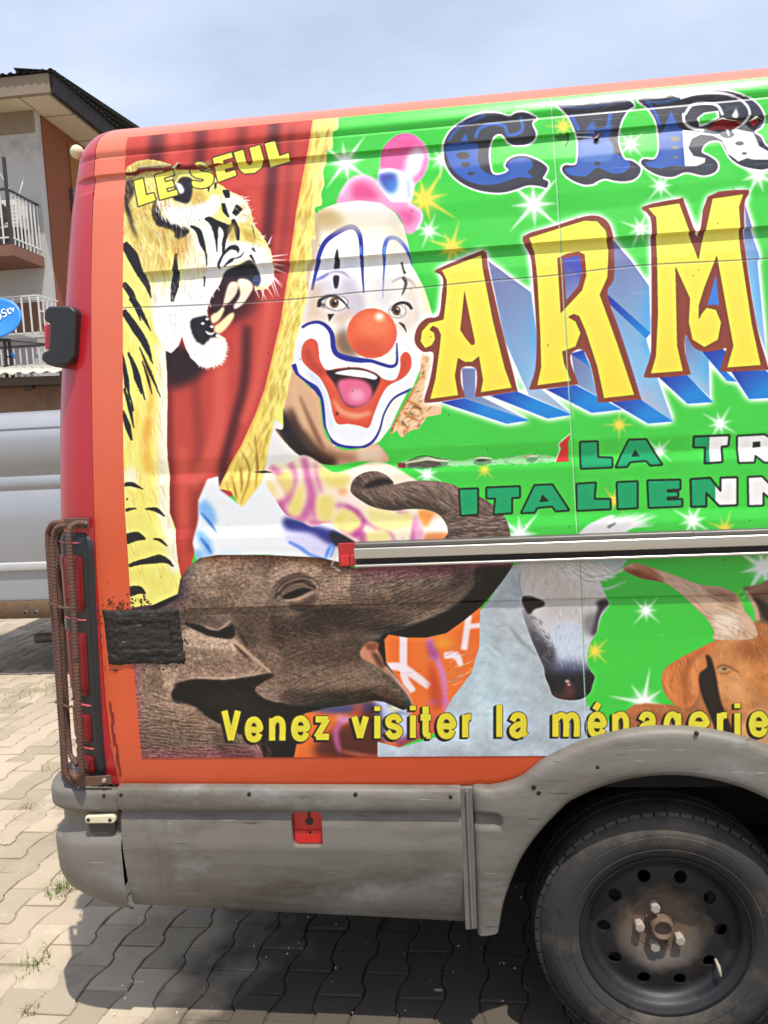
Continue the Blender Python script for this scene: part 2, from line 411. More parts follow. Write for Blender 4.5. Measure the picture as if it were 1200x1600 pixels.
    L(np.vstack([B_(280, 500, 300, 720, 300, 900, 296, 1200), K5(235, 620, 245, 780, 280, 900, 300, 1050)]), 18, (240, 238, 226), 6, .95)
    for p, w, a in [((180, 640, 200, 900, 190, 1150), 10, .5), ((60, 900, 100, 1000, 80, 1180), 10, .35), ((150, 560, 190, 700), 6, .4)]:
        L(B_(*p), w, (226, 158, 50), 4, a)
    L(K5(165, 300, 150, 420, 165, 560), 12, (224, 152, 50), 4, .65)
    dot(205, 745, 12, 16, (240, 236, 215), 5, .9)
    strokes(body, 1.35, 420, 30, 1.5, [(246, 240, 170), (214, 190, 84), (250, 248, 220), (222, 168, 70)], .35, .6, .35, 24, 0)
    for p, w in [((15, 40, 80, 150, 150, 290, 205, 400), (8, 7, 4, .8)), ((15, 260, 90, 370, 160, 480, 220, 640), (6, 8, 5, .6)), ((50, 560, 100, 690, 145, 860), (2, 7, .8)), ((130, 0, 180, 90, 208, 165), (5, 5, 1)),
                 ((0, 560, 25, 700, 30, 850), (3, 4, 1)), ((10, 980, 45, 1090, 75, 1190), (3, 6, 2)), ((130, 520, 200, 700, 275, 880), (1, 3, .6)), ((245, 250, 265, 330, 270, 440), (2, 3, 1)), ((298, 280, 305, 380), (3, 2.5)), ((60, 860, 85, 980), (1, 2)), ((15, 640, 40, 760, 60, 900), (3, 4, 1)), ((90, 640, 130, 760, 170, 900), (1, 3, 1)), ((20, 820, 60, 960, 90, 1100), (2, 4, 1)), ((150, 620, 190, 760, 215, 860), (1, 2.4, .6)), ((60, 170, 110, 250, 140, 330), (2, 3, 1)), ((120, 60, 170, 170, 215, 290), (2, 3, 1))]:
        L(jag(crm(B_(*p), False), .5, 3, 1, False), [1.6*q for q in w], INK, .4, .97, 0)
    for p, w in [((50, 622, 90, 625, 140, 645), (6, 7, 1)), ((55, 748, 105, 742), (5, 2)), ((150, 742, 200, 750, 240, 780), (2, 7, 2)), ((62, 890, 110, 880, 150, 890), (16, 14, 3)), ((190, 890, 225, 900, 258, 925), (2, 5, 2)), ((70, 1022, 140, 1005, 230, 990, 290, 1025), (5, 9, 13, 2)), ((75, 1150, 120, 1145, 150, 1160), (16, 12, 3)), ((60, 700, 62, 690), (2, 2))]:
        P = K5(*p); L(jag(crm(P, False), 1.0, 2.5, 1, False), w, INK, .5, .97, 0)
    setclip()
    # ---- tiger: head
    head = np.vstack([A_(20, 240, 40, 150, 110, 105, 190, 90, 280, 102, 340, 125, 480, 150, 640, 160, 700, 262, 770, 312, 840, 345, 900, 398, 935, 470, 950, 550, 1000, 620, 1050, 690, 1085, 780, 1095, 880, 1090, 960, 1045, 1022, 960, 1030, 940, 985, 850, 940, 720, 940, 700, 990, 640, 1090, 610, 1180),
                      B_(620, 300, 640, 400, 700, 430, 735, 450, 755, 510, 738, 600, 690, 645, 610, 665, 545, 645, 490, 590, 455, 520, 430, 440, 405, 510, 350, 560, 312, 545, 225, 400, 200, 300, 0, 40)])
    F(head, (232, 218, 118), .5, 1, 0, .7)
    setclip(head, 0)
    F(B_(225, 60, 330, 40, 720, 20, 640, 200, 600, 300, 640, 420, 800, 480, 780, 700, 500, 700, 300, 580, 220, 400), (240, 239, 237), 5)
    F(A_(470, 480, 640, 520, 720, 900, 560, 1000, 260, 1100, 420, 800), (238, 236, 228), 9, .8)
    F(A_(250, 600, 480, 640, 470, 800, 420, 1000, 250, 1000, 120, 760), (230, 220, 130), 10, .55)
    F(A_(60, 420, 200, 400, 330, 640, 170, 660), (198, 168, 84), 9, .6)
    F(A_(20, 180, 110, 105, 280, 105, 330, 135, 240, 170, 60, 260), (176, 146, 74), 5, .8)
    for p, w, a in [((300, 590, 290, 700, 300, 900), 9, .4), ((400, 640, 410, 780), 16, .55), ((470, 640, 480, 760), 10, .4), ((520, 330, 560, 420), 26, .5), ((60, 560, 140, 780, 180, 900), 14, .4)]:
        L(A_(*p), w, (178, 120, 40), 5, a)
    F(A_(740, 330, 830, 350, 900, 400, 932, 470, 905, 535, 830, 545, 760, 505, 728, 420), WH, 3); F(A_(740, 700, 900, 680, 1040, 720, 1092, 850, 1080, 990, 960, 990, 930, 830, 840, 840, 730, 900), (240, 237, 230), 4); F(A_(560, 600, 740, 560, 780, 760, 720, 920, 600, 900), WH, 6)
    TF = [(176, 140, 66), (240, 232, 150), (206, 176, 90), (246, 244, 232)]
    strokes(A_(20, 120, 330, 120, 400, 560, 300, 760, 20, 700), 1.2, 420, 13, 1.5, TF, .4, .5, .5, 21); strokes(A_(100, 620, 560, 640, 600, 900, 220, 1100), 1.45, 420, 16, 1.6, TF, .35, .6, .4, 22); strokes(A_(500, 200, 720, 300, 900, 560, 1000, 680, 700, 620), .9, 260, 9, 1.3, TF, .4, .5, .5, 23)
    # brow whites and black
    F(A_(225, 420, 255, 400, 300, 500, 400, 560, 480, 580, 465, 640, 400, 660, 360, 600, 270, 570, 225, 500), INK, 1.2, .97, 1, 1.4)
    F(A_(250, 400, 330, 410, 450, 425, 560, 420, 620, 380, 680, 340, 720, 380, 690, 470, 620, 515, 540, 545, 480, 575, 440, 570, 360, 545, 310, 480), WH, 2, 1, 1, 1.6)
    F(A_(280, 330, 420, 300, 520, 420, 430, 425, 300, 410), (222, 206, 130), 5, .7)
    strokes(A_(260, 400, 640, 420, 660, 520, 450, 590, 300, 520), 1.2, 160, 12, 1.4, [(250, 249, 246), (206, 200, 190), (246, 244, 238)], .8, .3, .4, 25)
    F(A_(370, 360, 420, 230, 500, 225, 515, 280, 505, 360, 480, 405, 430, 400), INK, 1.6, 1)
    F(A_(395, 262, 430, 270, 452, 310, 440, 335, 415, 330), (240, 240, 245), .8)
    F(A_(20, 260, 90, 240, 95, 330, 60, 400, 75, 500, 90, 580, 125, 670, 80, 600, 45, 500, 20, 420), INK, 2, .95)
    for p, w in [((20, 700, 80, 790, 130, 900, 180, 1000, 208, 1085), (8, 12, 8, 5, 1)), ((15, 990, 70, 1060, 130, 1190), (7, 7, 3)), ((500, 570, 555, 610, 580, 690, 610, 770), (2, 6, 6, 1)), 
                 ((805, 525, 830, 600, 840, 670), (4, 6, 3)), ((735, 410, 745, 460, 775, 505), (4, 5, 2)), ((755, 315, 765, 365), (8, 5)), ((850, 435, 815, 485), (9, 6)), ((730, 780, 780, 730, 820, 725, 845, 745), (2, 4, 6, 3)), ((840, 745, 840, 765), (3, 1)), ((735, 770, 705, 830, 700, 870), (2, 3, 2)),
                 ((740, 860, 790, 820, 815, 800), (1, 4, 1)), ((820, 805, 860, 790, 885, 755), (1, 1.5, .5)), ((395, 770, 385, 900, 375, 1000, 360, 1110), (3, 7, 9, 3)), ((610, 770, 615, 860), (2, 1)), ((590, 930, 588, 1000), (2, 1.5)), ((945, 730, 965, 755), (3, 1)), ((930, 780, 965, 840), (3, 1)), ((940, 560, 960, 660), (1, 1)), ((680, 260, 678, 300), (3, 2)), ((630, 290, 628, 320), (3, 1))]:
        L(jag(crm(A_(*p), False), .45, 3, 1, False), [1.45*q for q in w], INK, .4, .97, 0)
    F(A_(600, 520, 640, 505, 690, 528, 740, 548, 785, 560, 803, 522, 815, 545, 795, 600, 765, 640, 748, 700, 742, 770, 726, 765, 724, 690, 736, 620, 704, 575, 694, 650, 690, 760, 678, 700, 662, 620, 640, 560), INK, .6, .97, 1, .4)
    strokes(A_(30, 130, 330, 140, 360, 420, 60, 560), 1.1, 200, 13, 1.5, [(196, 140, 60), (160, 112, 48), (236, 214, 130)], .5, .5, .5, 61); strokes(A_(830, 400, 940, 480, 1040, 700, 960, 720, 860, 600), .9, 120, 9, 1.4, [(206, 160, 74), (240, 226, 160)], .55, .5, .5, 62); strokes(A_(230, 600, 500, 640, 470, 820, 260, 860), 1.5, 130, 16, 1.7, [(206, 150, 62), (182, 124, 46), (244, 232, 160)], .45, .6, .3, 63)
    F(A_(870, 600, 930, 610, 980, 660, 940, 690, 890, 660), (196, 164, 66), 3, .8)
    F(A_(775, 570, 820, 560, 820, 660, 770, 680), (186, 160, 80), 3, .7)
    strokes(B_(230, 60, 640, 60, 600, 300, 700, 470, 720, 640, 520, 640, 330, 540), 1.5, 240, 13, 1.3, [(252, 252, 250), (206, 203, 200), (222, 220, 216)], .6, .4, .5, 26)
    # jaw, mouth
    setclip()
    mouth = A_(735, 905, 770, 872, 850, 850, 930, 815, 975, 880, 992, 940, 960, 985, 870, 950, 780, 935, 720, 985)
    F(np.vstack([A_(740, 900, 860, 860, 960, 900, 985, 960, 940, 1010), B_(905, 170, 830, 250, 740, 290, 690, 320, 640, 300, 625, 260, 640, 170, 690, 90, 720, 40)]), (52, 16, 18), 1.5)
    F(B_(490, 330, 560, 300, 610, 290, 640, 330, 660, 400, 700, 445, 640, 450, 590, 500, 545, 480, 510, 430), INK, .9, 1, 1, 1)
    F(mouth, INK, .8)
    F(A_(935, 960, 965, 915, 1000, 950, 975, 1005), (62, 66, 110), 1.5)
    F(A_(830, 955, 900, 950, 945, 1000, 920, 1060, 870, 1130, 815, 1165, 805, 1140, 850, 1060), (244, 226, 200), .8)
    F(A_(770, 980, 835, 975, 830, 1040, 790, 1100, 745, 1135, 728, 1125), (236, 214, 190), .8)
    F(B_(640, 290, 690, 260, 725, 225, 735, 250, 700, 320, 650, 345), (236, 218, 170), .8)
    F(B_(665, 370, 700, 340, 770, 280, 805, 270, 800, 310, 760, 370, 710, 415, 670, 410), (240, 222, 170), .8)
    F(B_(600, 400, 640, 415, 665, 405, 650, 430, 615, 425), (236, 230, 230), .6)
    for q in ((580, 347, 3), (645, 370, 3), (612, 315, 3), (690, 435, 4)): dot(190+q[0]/4.615, 430+q[1]/4.615, q[2], q[2]*.7, (232, 228, 228), .5)
    for y0, x0, x1, y1 in [(160, 610, 640, 230), (120, 640, 660, 160), (230, 600, 612, 300), (70, 680, 700, 110)]:
        L(B_(x0, y0, x1, y1), (4, 1), WH, .6, .9, 0)
    r = np.random.RandomState(9)
    for k in range(46):   # chin and cheek fringe
        t = k/45; P = crm(B_(735, 455, 755, 510, 738, 600, 690, 645, 610, 665, 545, 645), False, 12); q = P[int(t*(len(P)-1))]; c0 = np.array([190+600/4.615, 430+540/4.615]); d = (q-c0)/np.hypot(*(q-c0))
        L([q-d*3, q+d*r.uniform(1, 5)], (2.4, .5), WH, .4, .95, 0)
    for k in range(34):
        t = r.rand(); P = crm(A_(850, 345, 905, 400, 938, 480, 955, 560, 1010, 630, 1055, 700, 1088, 790), False, 12); q = P[int(t*(len(P)-1))]
        L([q-(3, -1), q+(r.uniform(1, 6), r.uniform(-4, 2))], (2, .5), (238, 226, 200), .4, .8, 0)
    for p in [(1080, 790, 1200, 775), (1090, 815, 1190, 815), (1095, 840, 1180, 850), (1090, 870, 1180, 905), (1085, 930, 1150, 1010), (1070, 960, 1110, 1070), (1040, 1000, 1090, 1080), (1000, 1020, 1040, 1100), (960, 1020, 990, 1090), (1060, 900, 1160, 1000), (1020, 1010, 1010, 1110), (1085, 950, 1130, 1080), (1060, 690, 1085, 640), (850, 370, 920, 360), (870, 390, 930, 385)]:
        L(A_(*p), (3, .6), (250, 226, 224), .5, .85, 0)
    # ---- clown: neck, hat, face
    F([(428, 655), (446, 668), (468, 708), (480, 718), (440, 752), (408, 756)], (230, 227, 222), .8, 1, 0)
    F(K3(150, 520, 240, 610, 310, 680, 345, 900, 430, 1000, 550, 1010, 640, 970, 690, 985, 745, 1085, 560, 1085, 380, 1108, 190, 1048, 40, 890, 85, 880, 90, 760, 118, 640), (214, 168, 130), .8)
    setclip(K3(150, 520, 240, 610, 310, 680, 345, 900, 430, 1000, 550, 1010, 640, 970, 690, 985, 745, 1085, 560, 1085, 380, 1108, 190, 1048, 40, 890, 85, 880, 90, 760, 118, 640))
    L(K3(60, 800, 110, 880, 170, 980, 260, 1060, 400, 1100), (22, 30, 28, 26, 14), (28, 14, 10), 5, 1)
    L(K3(130, 760, 180, 880, 300, 1020, 420, 1090), (10, 14, 14, 10), (52, 28, 18), 5, .9)
    L(K3(190, 680, 250, 820, 310, 950, 340, 1010), (3, 6, 8, 5), (110, 66, 40), 3, .8)
    L(K3(150, 600, 170, 720, 230, 880), 9, (226, 180, 140), 4, .6)
    L(K3(330, 1000, 450, 1060, 560, 1070), (8, 14, 8), (130, 84, 56), 5, .6)
    L(K3(560, 1040, 700, 1040), 20, (236, 214, 190), 5, .8)
    setclip()
    F(K2(430, 475, 450, 400, 500, 330, 560, 300, 630, 308, 690, 350, 750, 430, 830, 470, 800, 520, 560, 470), (244, 160, 196), .8)
    F(K2(520, 440, 530, 360, 590, 340, 650, 380, 690, 440, 600, 450), (214, 66, 130), 6, .9)
    L(K2(450, 420, 505, 335, 570, 305, 640, 315, 700, 370, 760, 440, 850, 465), 5, (250, 214, 230), 2, .8)
    F(K2(680, 335, 695, 240, 715, 130, 790, 55, 860, 35, 930, 60, 985, 120, 1002, 190, 975, 290, 915, 360, 885, 465, 780, 470, 715, 400), (246, 220, 234), .8)
    setclip(K2(680, 335, 695, 240, 715, 130, 790, 55, 860, 35, 930, 60, 985, 120, 1002, 190, 975, 290, 915, 360, 885, 465, 780, 470, 715, 400))
    F(K2(690, 270, 700, 150, 790, 50, 900, 45, 985, 110, 900, 150, 860, 200, 830, 280), (224, 84, 148), 5, .95)
    L(K2(695, 240, 715, 130, 790, 57, 860, 38, 925, 62), (3, 5, 5, 4, 2), (190, 50, 118), 2, .7)
    dot(420+915/4, 200+185/4, 8, 16, (252, 240, 246), 6, .75, .3)
    L(K2(960, 120, 985, 190, 960, 290, 905, 350), (4, 7, 7, 4), (222, 110, 164), 3, .7)
    L(K2(985, 200, 950, 290, 900, 330), 7, (226, 120, 168), 3, .8)
    F(K2(670, 280, 820, 275, 900, 340, 900, 480, 760, 480), (226, 232, 242), 3)
    F(K2(690, 290, 790, 285, 790, 370, 750, 400, 700, 350), (58, 74, 168), 4, .95)
    F(K2(740, 340, 800, 330, 790, 400, 750, 400), (60, 130, 214), 4, .8)
    L(K2(870, 330, 880, 440), 3, (150, 170, 215), 2, .7)
    L(K2(690, 275, 760, 262, 830, 280), 3, (252, 236, 244), 1)
    setclip()
    F(K2(750, 475, 880, 470, 940, 510, 957, 570, 920, 640, 862, 662, 820, 560), (244, 160, 200), .8)
    F(K2(800, 515, 900, 520, 910, 580, 860, 620, 830, 570), (220, 80, 150), 5, .8)
    L(K2(870, 475, 945, 520, 955, 570, 925, 638), 4, (250, 226, 238), 1.5, .8)
    skull = np.vstack([K2(285, 545, 350, 500, 430, 472, 560, 455, 700, 470, 790, 530, 840, 610, 870, 720, 900, 870, 935, 930, 970, 1000, 1000, 1090, 1022, 1170), K3(1018, 180, 955, 210, 960, 400, 950, 500, 900, 620, 860, 660, 800, 780, 760, 870, 690, 960, 600, 1000, 500, 1005, 400, 985, 340, 860, 320, 690, 250, 610, 165, 540, 140, 490, 165, 330, 205, 200, 240, 30), K2(270, 850, 292, 690)])
    F(skull, (236, 232, 224), .5, 1, 0)
    setclip(skull, 0)
    L(K2(300, 560, 380, 560, 470, 600), (20, 22, 14), (190, 160, 92), 6, .75)
    L(K2(285, 600, 300, 700, 270, 850), 10, (176, 146, 100), 4, .7)
    L(K2(800, 600, 850, 720, 880, 800), 8, (226, 208, 170), 4, .7)
    L(K2(960, 960, 990, 1060, 1010, 1150), 14, (240, 232, 160), 4, .8)
    F(K2(270, 1000, 300, 850, 345, 720, 430, 650, 520, 625, 560, 660, 580, 760, 590, 1030, 520, 1000, 420, 900, 320, 940), (238, 240, 246), 1.5)
    F(K2(300, 940, 400, 890, 500, 920, 560, 1050, 560, 1180, 460, 1160, 300, 1080, 260, 1020), (206, 200, 216), 6, .7)
    L(K2(560, 1030, 580, 1130, 540, 1180), 10, (170, 150, 170), 5, .5)
    L(K2(268, 1010, 300, 855, 345, 725, 430, 652, 515, 618, 562, 655, 578, 740, 580, 850, 592, 1030), (4, 6, 7, 8, 8, 7, 6, 5, 1.5), (48, 52, 150), .6)
    L(K2(575, 740, 577, 790), 3, (140, 190, 240), 1, .9); L(K2(290, 950, 330, 930, 370, 905), (3, 5, 2), (70, 90, 190), 1.2, .8)
    L(K2(710, 1060, 718, 880, 722, 760, 745, 695, 795, 690, 845, 735, 880, 800, 898, 860), (1, 3, 6, 7, 6, 6, 4, 3), (62, 92, 190), .6)
    L(K2(725, 740, 720, 800), 3, (130, 190, 240), 1, .8)
    L(K2(345, 920, 400, 895, 460, 900, 510, 940), (1.5, 3, 4, 1), (140, 124, 150), 1.2, .8)
    F(K2(428, 755, 440, 860, 420, 875, 403, 865), INK, .6); F(K2(400, 925, 437, 925, 428, 992, 408, 995), INK, .7)
    L(K2(828, 835, 842, 890, 850, 905), (3, 3, 5), INK, .5); L(K2(838, 930, 856, 965, 845, 1010, 830, 1045), (5, 5, 4, 1), INK, .6)
    L(K2(765, 965, 820, 935, 870, 945, 920, 990), (1, 2, 3, 1), (120, 110, 124), .8, .9)
    for x, y, rx, ry, c, bb, al in [(492, 470, 12, 30, (206, 176, 146), 8, .8), (486, 500, 12, 16, (214, 186, 160), 7, .7), (640, 470, 10, 40, (222, 204, 186), 8, .7), (652, 520, 8, 40, (226, 206, 184), 7, .7), (548, 462, 14, 30, (196, 184, 196), 9, .6), (600, 455, 14, 26, (206, 200, 208), 9, .5), (560, 350, 60, 14, (240, 226, 196), 10, .7), (510, 345, 22, 18, (196, 166, 104), 9, .6), (620, 362, 18, 30, (216, 204, 180), 9, .6), (520, 495, 24, 8, (206, 178, 158), 6, .6), (628, 508, 14, 7, (208, 180, 160), 5, .6)]:
        dot(x, y, rx, ry, c, bb, al)
    # eyes
    for cx, cy, rx, ry, ix, iy, ir in [(525, 473, 17, 11, 521.5, 472.5, 7.6), (620.5, 486, 12.5, 9.5, 619, 485, 6.8)]:
        dot(cx, cy, rx+1.2, ry+1.2, (96, 78, 74), .8, .8); dot(cx, cy, rx, ry, (246, 245, 242), .6)
        dot(ix, iy, ir, ir*1.1, (120, 84, 44), .6); dot(ix+.3, iy+.5, ir*.55, None, (24, 18, 16), .5); dot(ix+2, iy-2.4, 1.6, None, (255, 255, 255), .4)
    L(K3(310, 115, 318, 75, 370, 50, 420, 53, 465, 85, 500, 130), (6, 5, 4, 4, 3, 1), (40, 30, 32), .6); L(K3(310, 90, 345, 110), 4, INK, 1, .8)
    L(K3(330, 120, 400, 125, 460, 115), (1.5, 1.2, 1), (120, 100, 90), .8, .8); L(K3(330, 60, 360, 45, 420, 38), 2, (80, 70, 70), 1, .7)
    L(K3(765, 140, 790, 105, 830, 90, 870, 100, 893, 130), (3, 4, 4, 5, 4), (40, 30, 32), .6); L(K3(790, 165, 830, 165), 2, (90, 70, 60), .8, .8)
    F(K3(365, 162, 408, 160, 375, 208), INK, .6, 1, 0); L(K3(815, 215, 840, 235, 860, 275), (2, 4, .8), INK, .6)
    L(K3(440, 220, 470, 180, 520, 150), 14, (214, 178, 150), 6, .6)
    F(K3(400, 330, 470, 250, 520, 330, 560, 430, 450, 420), (120, 84, 60), 7, .9)
    L(K3(905, 60, 925, 200, 915, 300), (2, 3, 2), (196, 186, 190), 3, .6)
    mz = K3(205, 245, 280, 218, 345, 228, 382, 275, 405, 385, 450, 432, 560, 455, 660, 460, 750, 490, 800, 470, 806, 335, 850, 300, 912, 320, 952, 430, 932, 540, 880, 622, 780, 685, 722, 785, 692, 900, 640, 965, 550, 1000, 430, 988, 372, 930, 342, 860, 330, 725, 300, 640, 230, 590, 165, 540, 160, 470, 185, 330)
    F(mz, (234, 234, 240), .8)
    L(K3(240, 520, 320, 620, 360, 760, 380, 880), (8, 10, 8, 6), (176, 178, 214), 5, .6); L(K3(200, 340, 190, 450), 8, (206, 206, 226), 4, .7)
    L(K3(205, 245, 250, 220, 310, 213, 360, 240, 392, 290, 402, 370, 424, 412, 480, 437, 560, 450, 640, 456, 700, 475, 765, 490, 798, 468, 800, 400, 798, 345), (4, 4, 5, 6, 7, 8, 8, 9, 8, 5, 5, 5, 4, 3, 2), (46, 48, 142), .6)
    L(K3(150, 480, 172, 545, 230, 590, 290, 628, 322, 690, 337, 780, 347, 870, 382, 945, 440, 985, 520, 1000, 590, 995, 650, 958, 692, 885, 720, 785, 780, 690, 890, 632), (9, 9, 8, 8, 7, 6, 5, 5, 5, 6, 5, 4, 3, 2.5, 3, 4), (44, 48, 140), .6)
    setclip()
    lips = K3(200, 400, 215, 345, 258, 315, 298, 335, 310, 395, 318, 455, 360, 512, 440, 500, 560, 496, 660, 528, 720, 570, 790, 572, 820, 500, 822, 430, 855, 398, 887, 430, 886, 500, 840, 560, 745, 612, 695, 690, 655, 790, 622, 872, 565, 862, 500, 850, 430, 850, 402, 800, 385, 720, 360, 640, 315, 560, 250, 505, 207, 455)
    F(lips, (216, 84, 54), .7)
    setclip(lips)
    L(K3(240, 380, 260, 460, 340, 540), 9, (160, 44, 34), 4, .7); L(K3(850, 440, 840, 520), 6, (188, 60, 40), 3, .6)
    L(K3(400, 700, 450, 770, 540, 800, 640, 780), (4, 8, 9, 5), (236, 170, 130), 3, .8)
    F(K3(355, 520, 440, 508, 540, 500, 620, 518, 694, 560, 655, 660, 605, 722, 520, 748, 462, 710, 410, 600), (44, 16, 18), .9)
    F(K3(425, 600, 480, 565, 590, 575, 645, 640, 625, 712, 540, 745, 465, 712), (222, 100, 136), 2.4); dot(420+550/4, 450+670/4, 12, 10, (240, 168, 196), 4, .8)
    F(K3(410, 532, 500, 510, 600, 518, 672, 550, 662, 572, 600, 562, 520, 552), (244, 238, 232), .7)
    setclip()
    dot(420+425/4, 450+785/4, 2.5, 3, (90, 40, 20), .6, .8)
    # hair at the right
    hair = K3(958, 400, 1022, 398, 992, 690, 1085, 740, 1072, 792, 990, 806, 935, 880, 885, 892, 830, 936, 800, 892, 756, 915, 772, 860, 865, 690, 940, 560)
    F(hair, (232, 190, 140), .6, 1, 0, .8)
    setclip(hair, 0)
    for p, w, a in [((940, 560, 880, 660, 800, 800, 760, 900), (4, 8, 8, 4), .7), ((860, 700, 930, 740, 960, 790), (2, 5, 2), .8), ((820, 760, 880, 800, 930, 830), (2, 6, 2), .8), ((800, 830, 850, 860), (4, 2), .8), ((960, 480, 965, 560), (5, 2), .5)]:
        L(K3(*p), w, (176, 96, 40), 1.5, a)
    strokes(hair, 2.2, 110, 12, 1.8, [(250, 226, 190), (186, 118, 66), (120, 70, 36), (240, 200, 150)], .6, .4, 1.2, 45, 0, .8)
    for p in [(880, 780, 920, 800), (770, 880, 760, 910), (900, 740, 960, 760), (830, 830, 870, 880)]: L(K3(*p), (3, 1), (70, 40, 24), 1, .8, 0)
    setclip()
    # nose
    nx, ny, nr = 580.7, 520.5, 39.3
    dot(nx, ny, nr, None, (226, 98, 58), .6)
    setclip([(nx+nr*math.cos(t), ny+nr*math.sin(t)) for t in np.linspace(0, 6.2, 40)], 0)
    dot(nx-8, ny+24, 26, 16, (196, 66, 40), 8, .6); dot(nx+4, ny-14, 26, 20, (238, 128, 80), 8, .8); dot(nx+12, ny-26, 8, 7, (250, 214, 180), 3, .95); dot(nx+12, ny-27, 3, None, (255, 250, 240), 1)
    L([(nx+34, ny-10), (nx+36, ny+10), (nx+26, ny+28)], 4, (232, 90, 110), 2, .6)
    setclip()
    # ---- sleeve, ruff
    slv = np.vstack([H6(105, 320, 180, 298, 200, 395, 360, 520, 440, 420, 510, 330, 560, 240, 900, 300, 1200, 600, 1250, 940), [(520, 884)], H6(560, 862, 170, 872, 40, 905, 5, 780, 40, 600, 40, 470)])
    F(slv, (232, 234, 236), .8, 1, 0)
    setclip(slv, 0)
    for p, w in [((60, 500, 110, 560, 160, 640), (20, 22, 8)), ((30, 700, 90, 760, 130, 860), (10, 16, 14)), ((30, 840, 70, 900), (14, 14))]: L(H6(*p), w, (110, 172, 232), 4, .85)
    for p in [(60, 560, 120, 630, 175, 705), (60, 740, 110, 800, 145, 860)]: L(H6(*p), (2, 5, 1), (44, 110, 200), 1.5, .9)
    L(H6(30, 480, 15, 700), 4, (180, 130, 200), 2, .6); L(H6(350, 860, 200, 865), 6, (180, 220, 240), 4, .8)
    F(H6(650, 600, 860, 650, 1000, 700, 1040, 790, 960, 900, 700, 780), (214, 210, 240), 3)
    F(H6(660, 600, 760, 610, 880, 650, 1020, 690, 1180, 770, 1060, 800, 980, 780, 860, 710, 680, 680), (44, 44, 120), 3.5)
    F(H6(1000, 690, 1200, 760, 1200, 800, 1040, 800), (30, 22, 36), 2)
    for p in [(700, 770, 780, 810, 850, 860, 950, 890), (1010, 780, 980, 840, 960, 900), (1030, 800, 1000, 880)]: L(H6(*p), (4, 6, 3), (88, 140, 224), 1.6, .9)
    setclip()
    ruff = np.vstack([H6(520, 325, 560, 215, 690, 200, 770, 150, 830, 150, 900, 190, 1010, 268, 1120, 250), [(585, 722), (625, 735), (700, 790), (702, 846), (600, 848), (556, 850)], H6(1180, 770, 1050, 690, 1000, 640, 940, 640, 860, 660, 780, 620, 680, 580, 600, 470)])
    F(ruff, (244, 226, 200), 1)
    setclip(ruff)
    for p, w in [((560, 230, 640, 300, 700, 430, 620, 520), (8, 10, 10, 6)), ((700, 200, 740, 300, 720, 420, 690, 520), (8, 7, 5, 5)), ((800, 160, 830, 300, 860, 450, 800, 600), (10, 12, 16, 16)), ((880, 200, 900, 300, 930, 420), (4, 8, 4)), ((620, 480, 680, 590, 800, 630), (12, 16, 12)), ((840, 630, 920, 640, 1000, 650), (10, 10, 8)), ((1030, 510, 1100, 510, 1200, 570), (7, 7, 5)), ((870, 480, 880, 600), (6, 8)), ((1060, 680, 1200, 730), (6, 7))]:
        L(H6(*p), w, (192, 74, 146), 3.4, .8)
    for p in [(610, 300, 690, 260, 720, 330, 700, 430, 650, 380), (690, 540, 760, 380, 800, 360, 800, 500, 760, 570, 720, 580), (895, 480, 950, 430, 1020, 470, 1010, 590, 950, 630, 900, 570), (1020, 600, 1080, 540, 1180, 570, 1220, 680, 1120, 700, 1030, 660), (900, 230, 1000, 260, 1130, 290, 1100, 380, 960, 360), (530, 330, 590, 380, 590, 460)]:
        F(H6(*p), (232, 212, 118), 4, .95)
    L(H6(650, 130, 640, 170), 8, (230, 170, 90), 3, .8); L(H6(1060, 410, 1110, 410), 10, (236, 160, 90), 3, .7); L(H6(1090, 450, 1200, 500), 10, (246, 220, 220), 4, .8)
    for p, w in [((0, 300, 80, 350, 120, 420, 60, 500), (4, 8, 6, 8)), ((40, 470, 110, 500, 120, 540), (10, 14, 14)), ((200, 450, 290, 480, 330, 540), (4, 5, 3)), ((340, 340, 420, 360), (5, 4)), ((460, 400, 450, 540), (3, 8)), ((110, 400, 220, 460), (6, 4))]: L(H7(*p), w, (178, 64, 140), 3, .8)
    for p in [(150, 320, 330, 350, 340, 460, 200, 450), (150, 480, 270, 470, 300, 540, 150, 540), (0, 340, 60, 380, 60, 470, 0, 460), (340, 370, 440, 350, 440, 430, 350, 450)]: F(H7(*p), (232, 220, 140), 4, .9)
    F(H7(490, 330, 600, 340, 620, 400, 530, 440, 500, 400), (238, 150, 70), 3, .95); F(H7(540, 490, 690, 485, 690, 545, 540, 545), (236, 140, 76), 3, .95); F(H7(460, 360, 500, 420, 520, 500, 480, 545, 450, 470), (226, 140, 190), 3, .7)
    F(H7(600, 360, 660, 420, 680, 470, 560, 460), (244, 226, 220), 3, .9)
    setclip()
    # ---- clown trousers, lower right of the elephant
    trs = np.vstack([H3(470, 470, 520, 440, 900, 400, 1085, 270, 1080, 610, 900, 880, 800, 1060, 640, 1120, 570, 1155, 440, 1120, 440, 1215, -120, 1215, -60, 1100, -20, 900, 200, 860, 480, 820)])
    F(trs, (232, 112, 44), .6, 1, 0)
    setclip(trs, 0)
    for p, w in [((600, 450, 605, 700, 660, 800), (12, 12, 10)), ((490, 645, 600, 660, 760, 770), (10, 14, 11)), ((1010, 330, 980, 540), (10, 10)), ((860, 580, 930, 580, 960, 640), (10, 12, 8)), ((1000, 400, 1090, 390), (8, 8))]: L(H3(*p), w, (240, 222, 226), 1.6, .95)
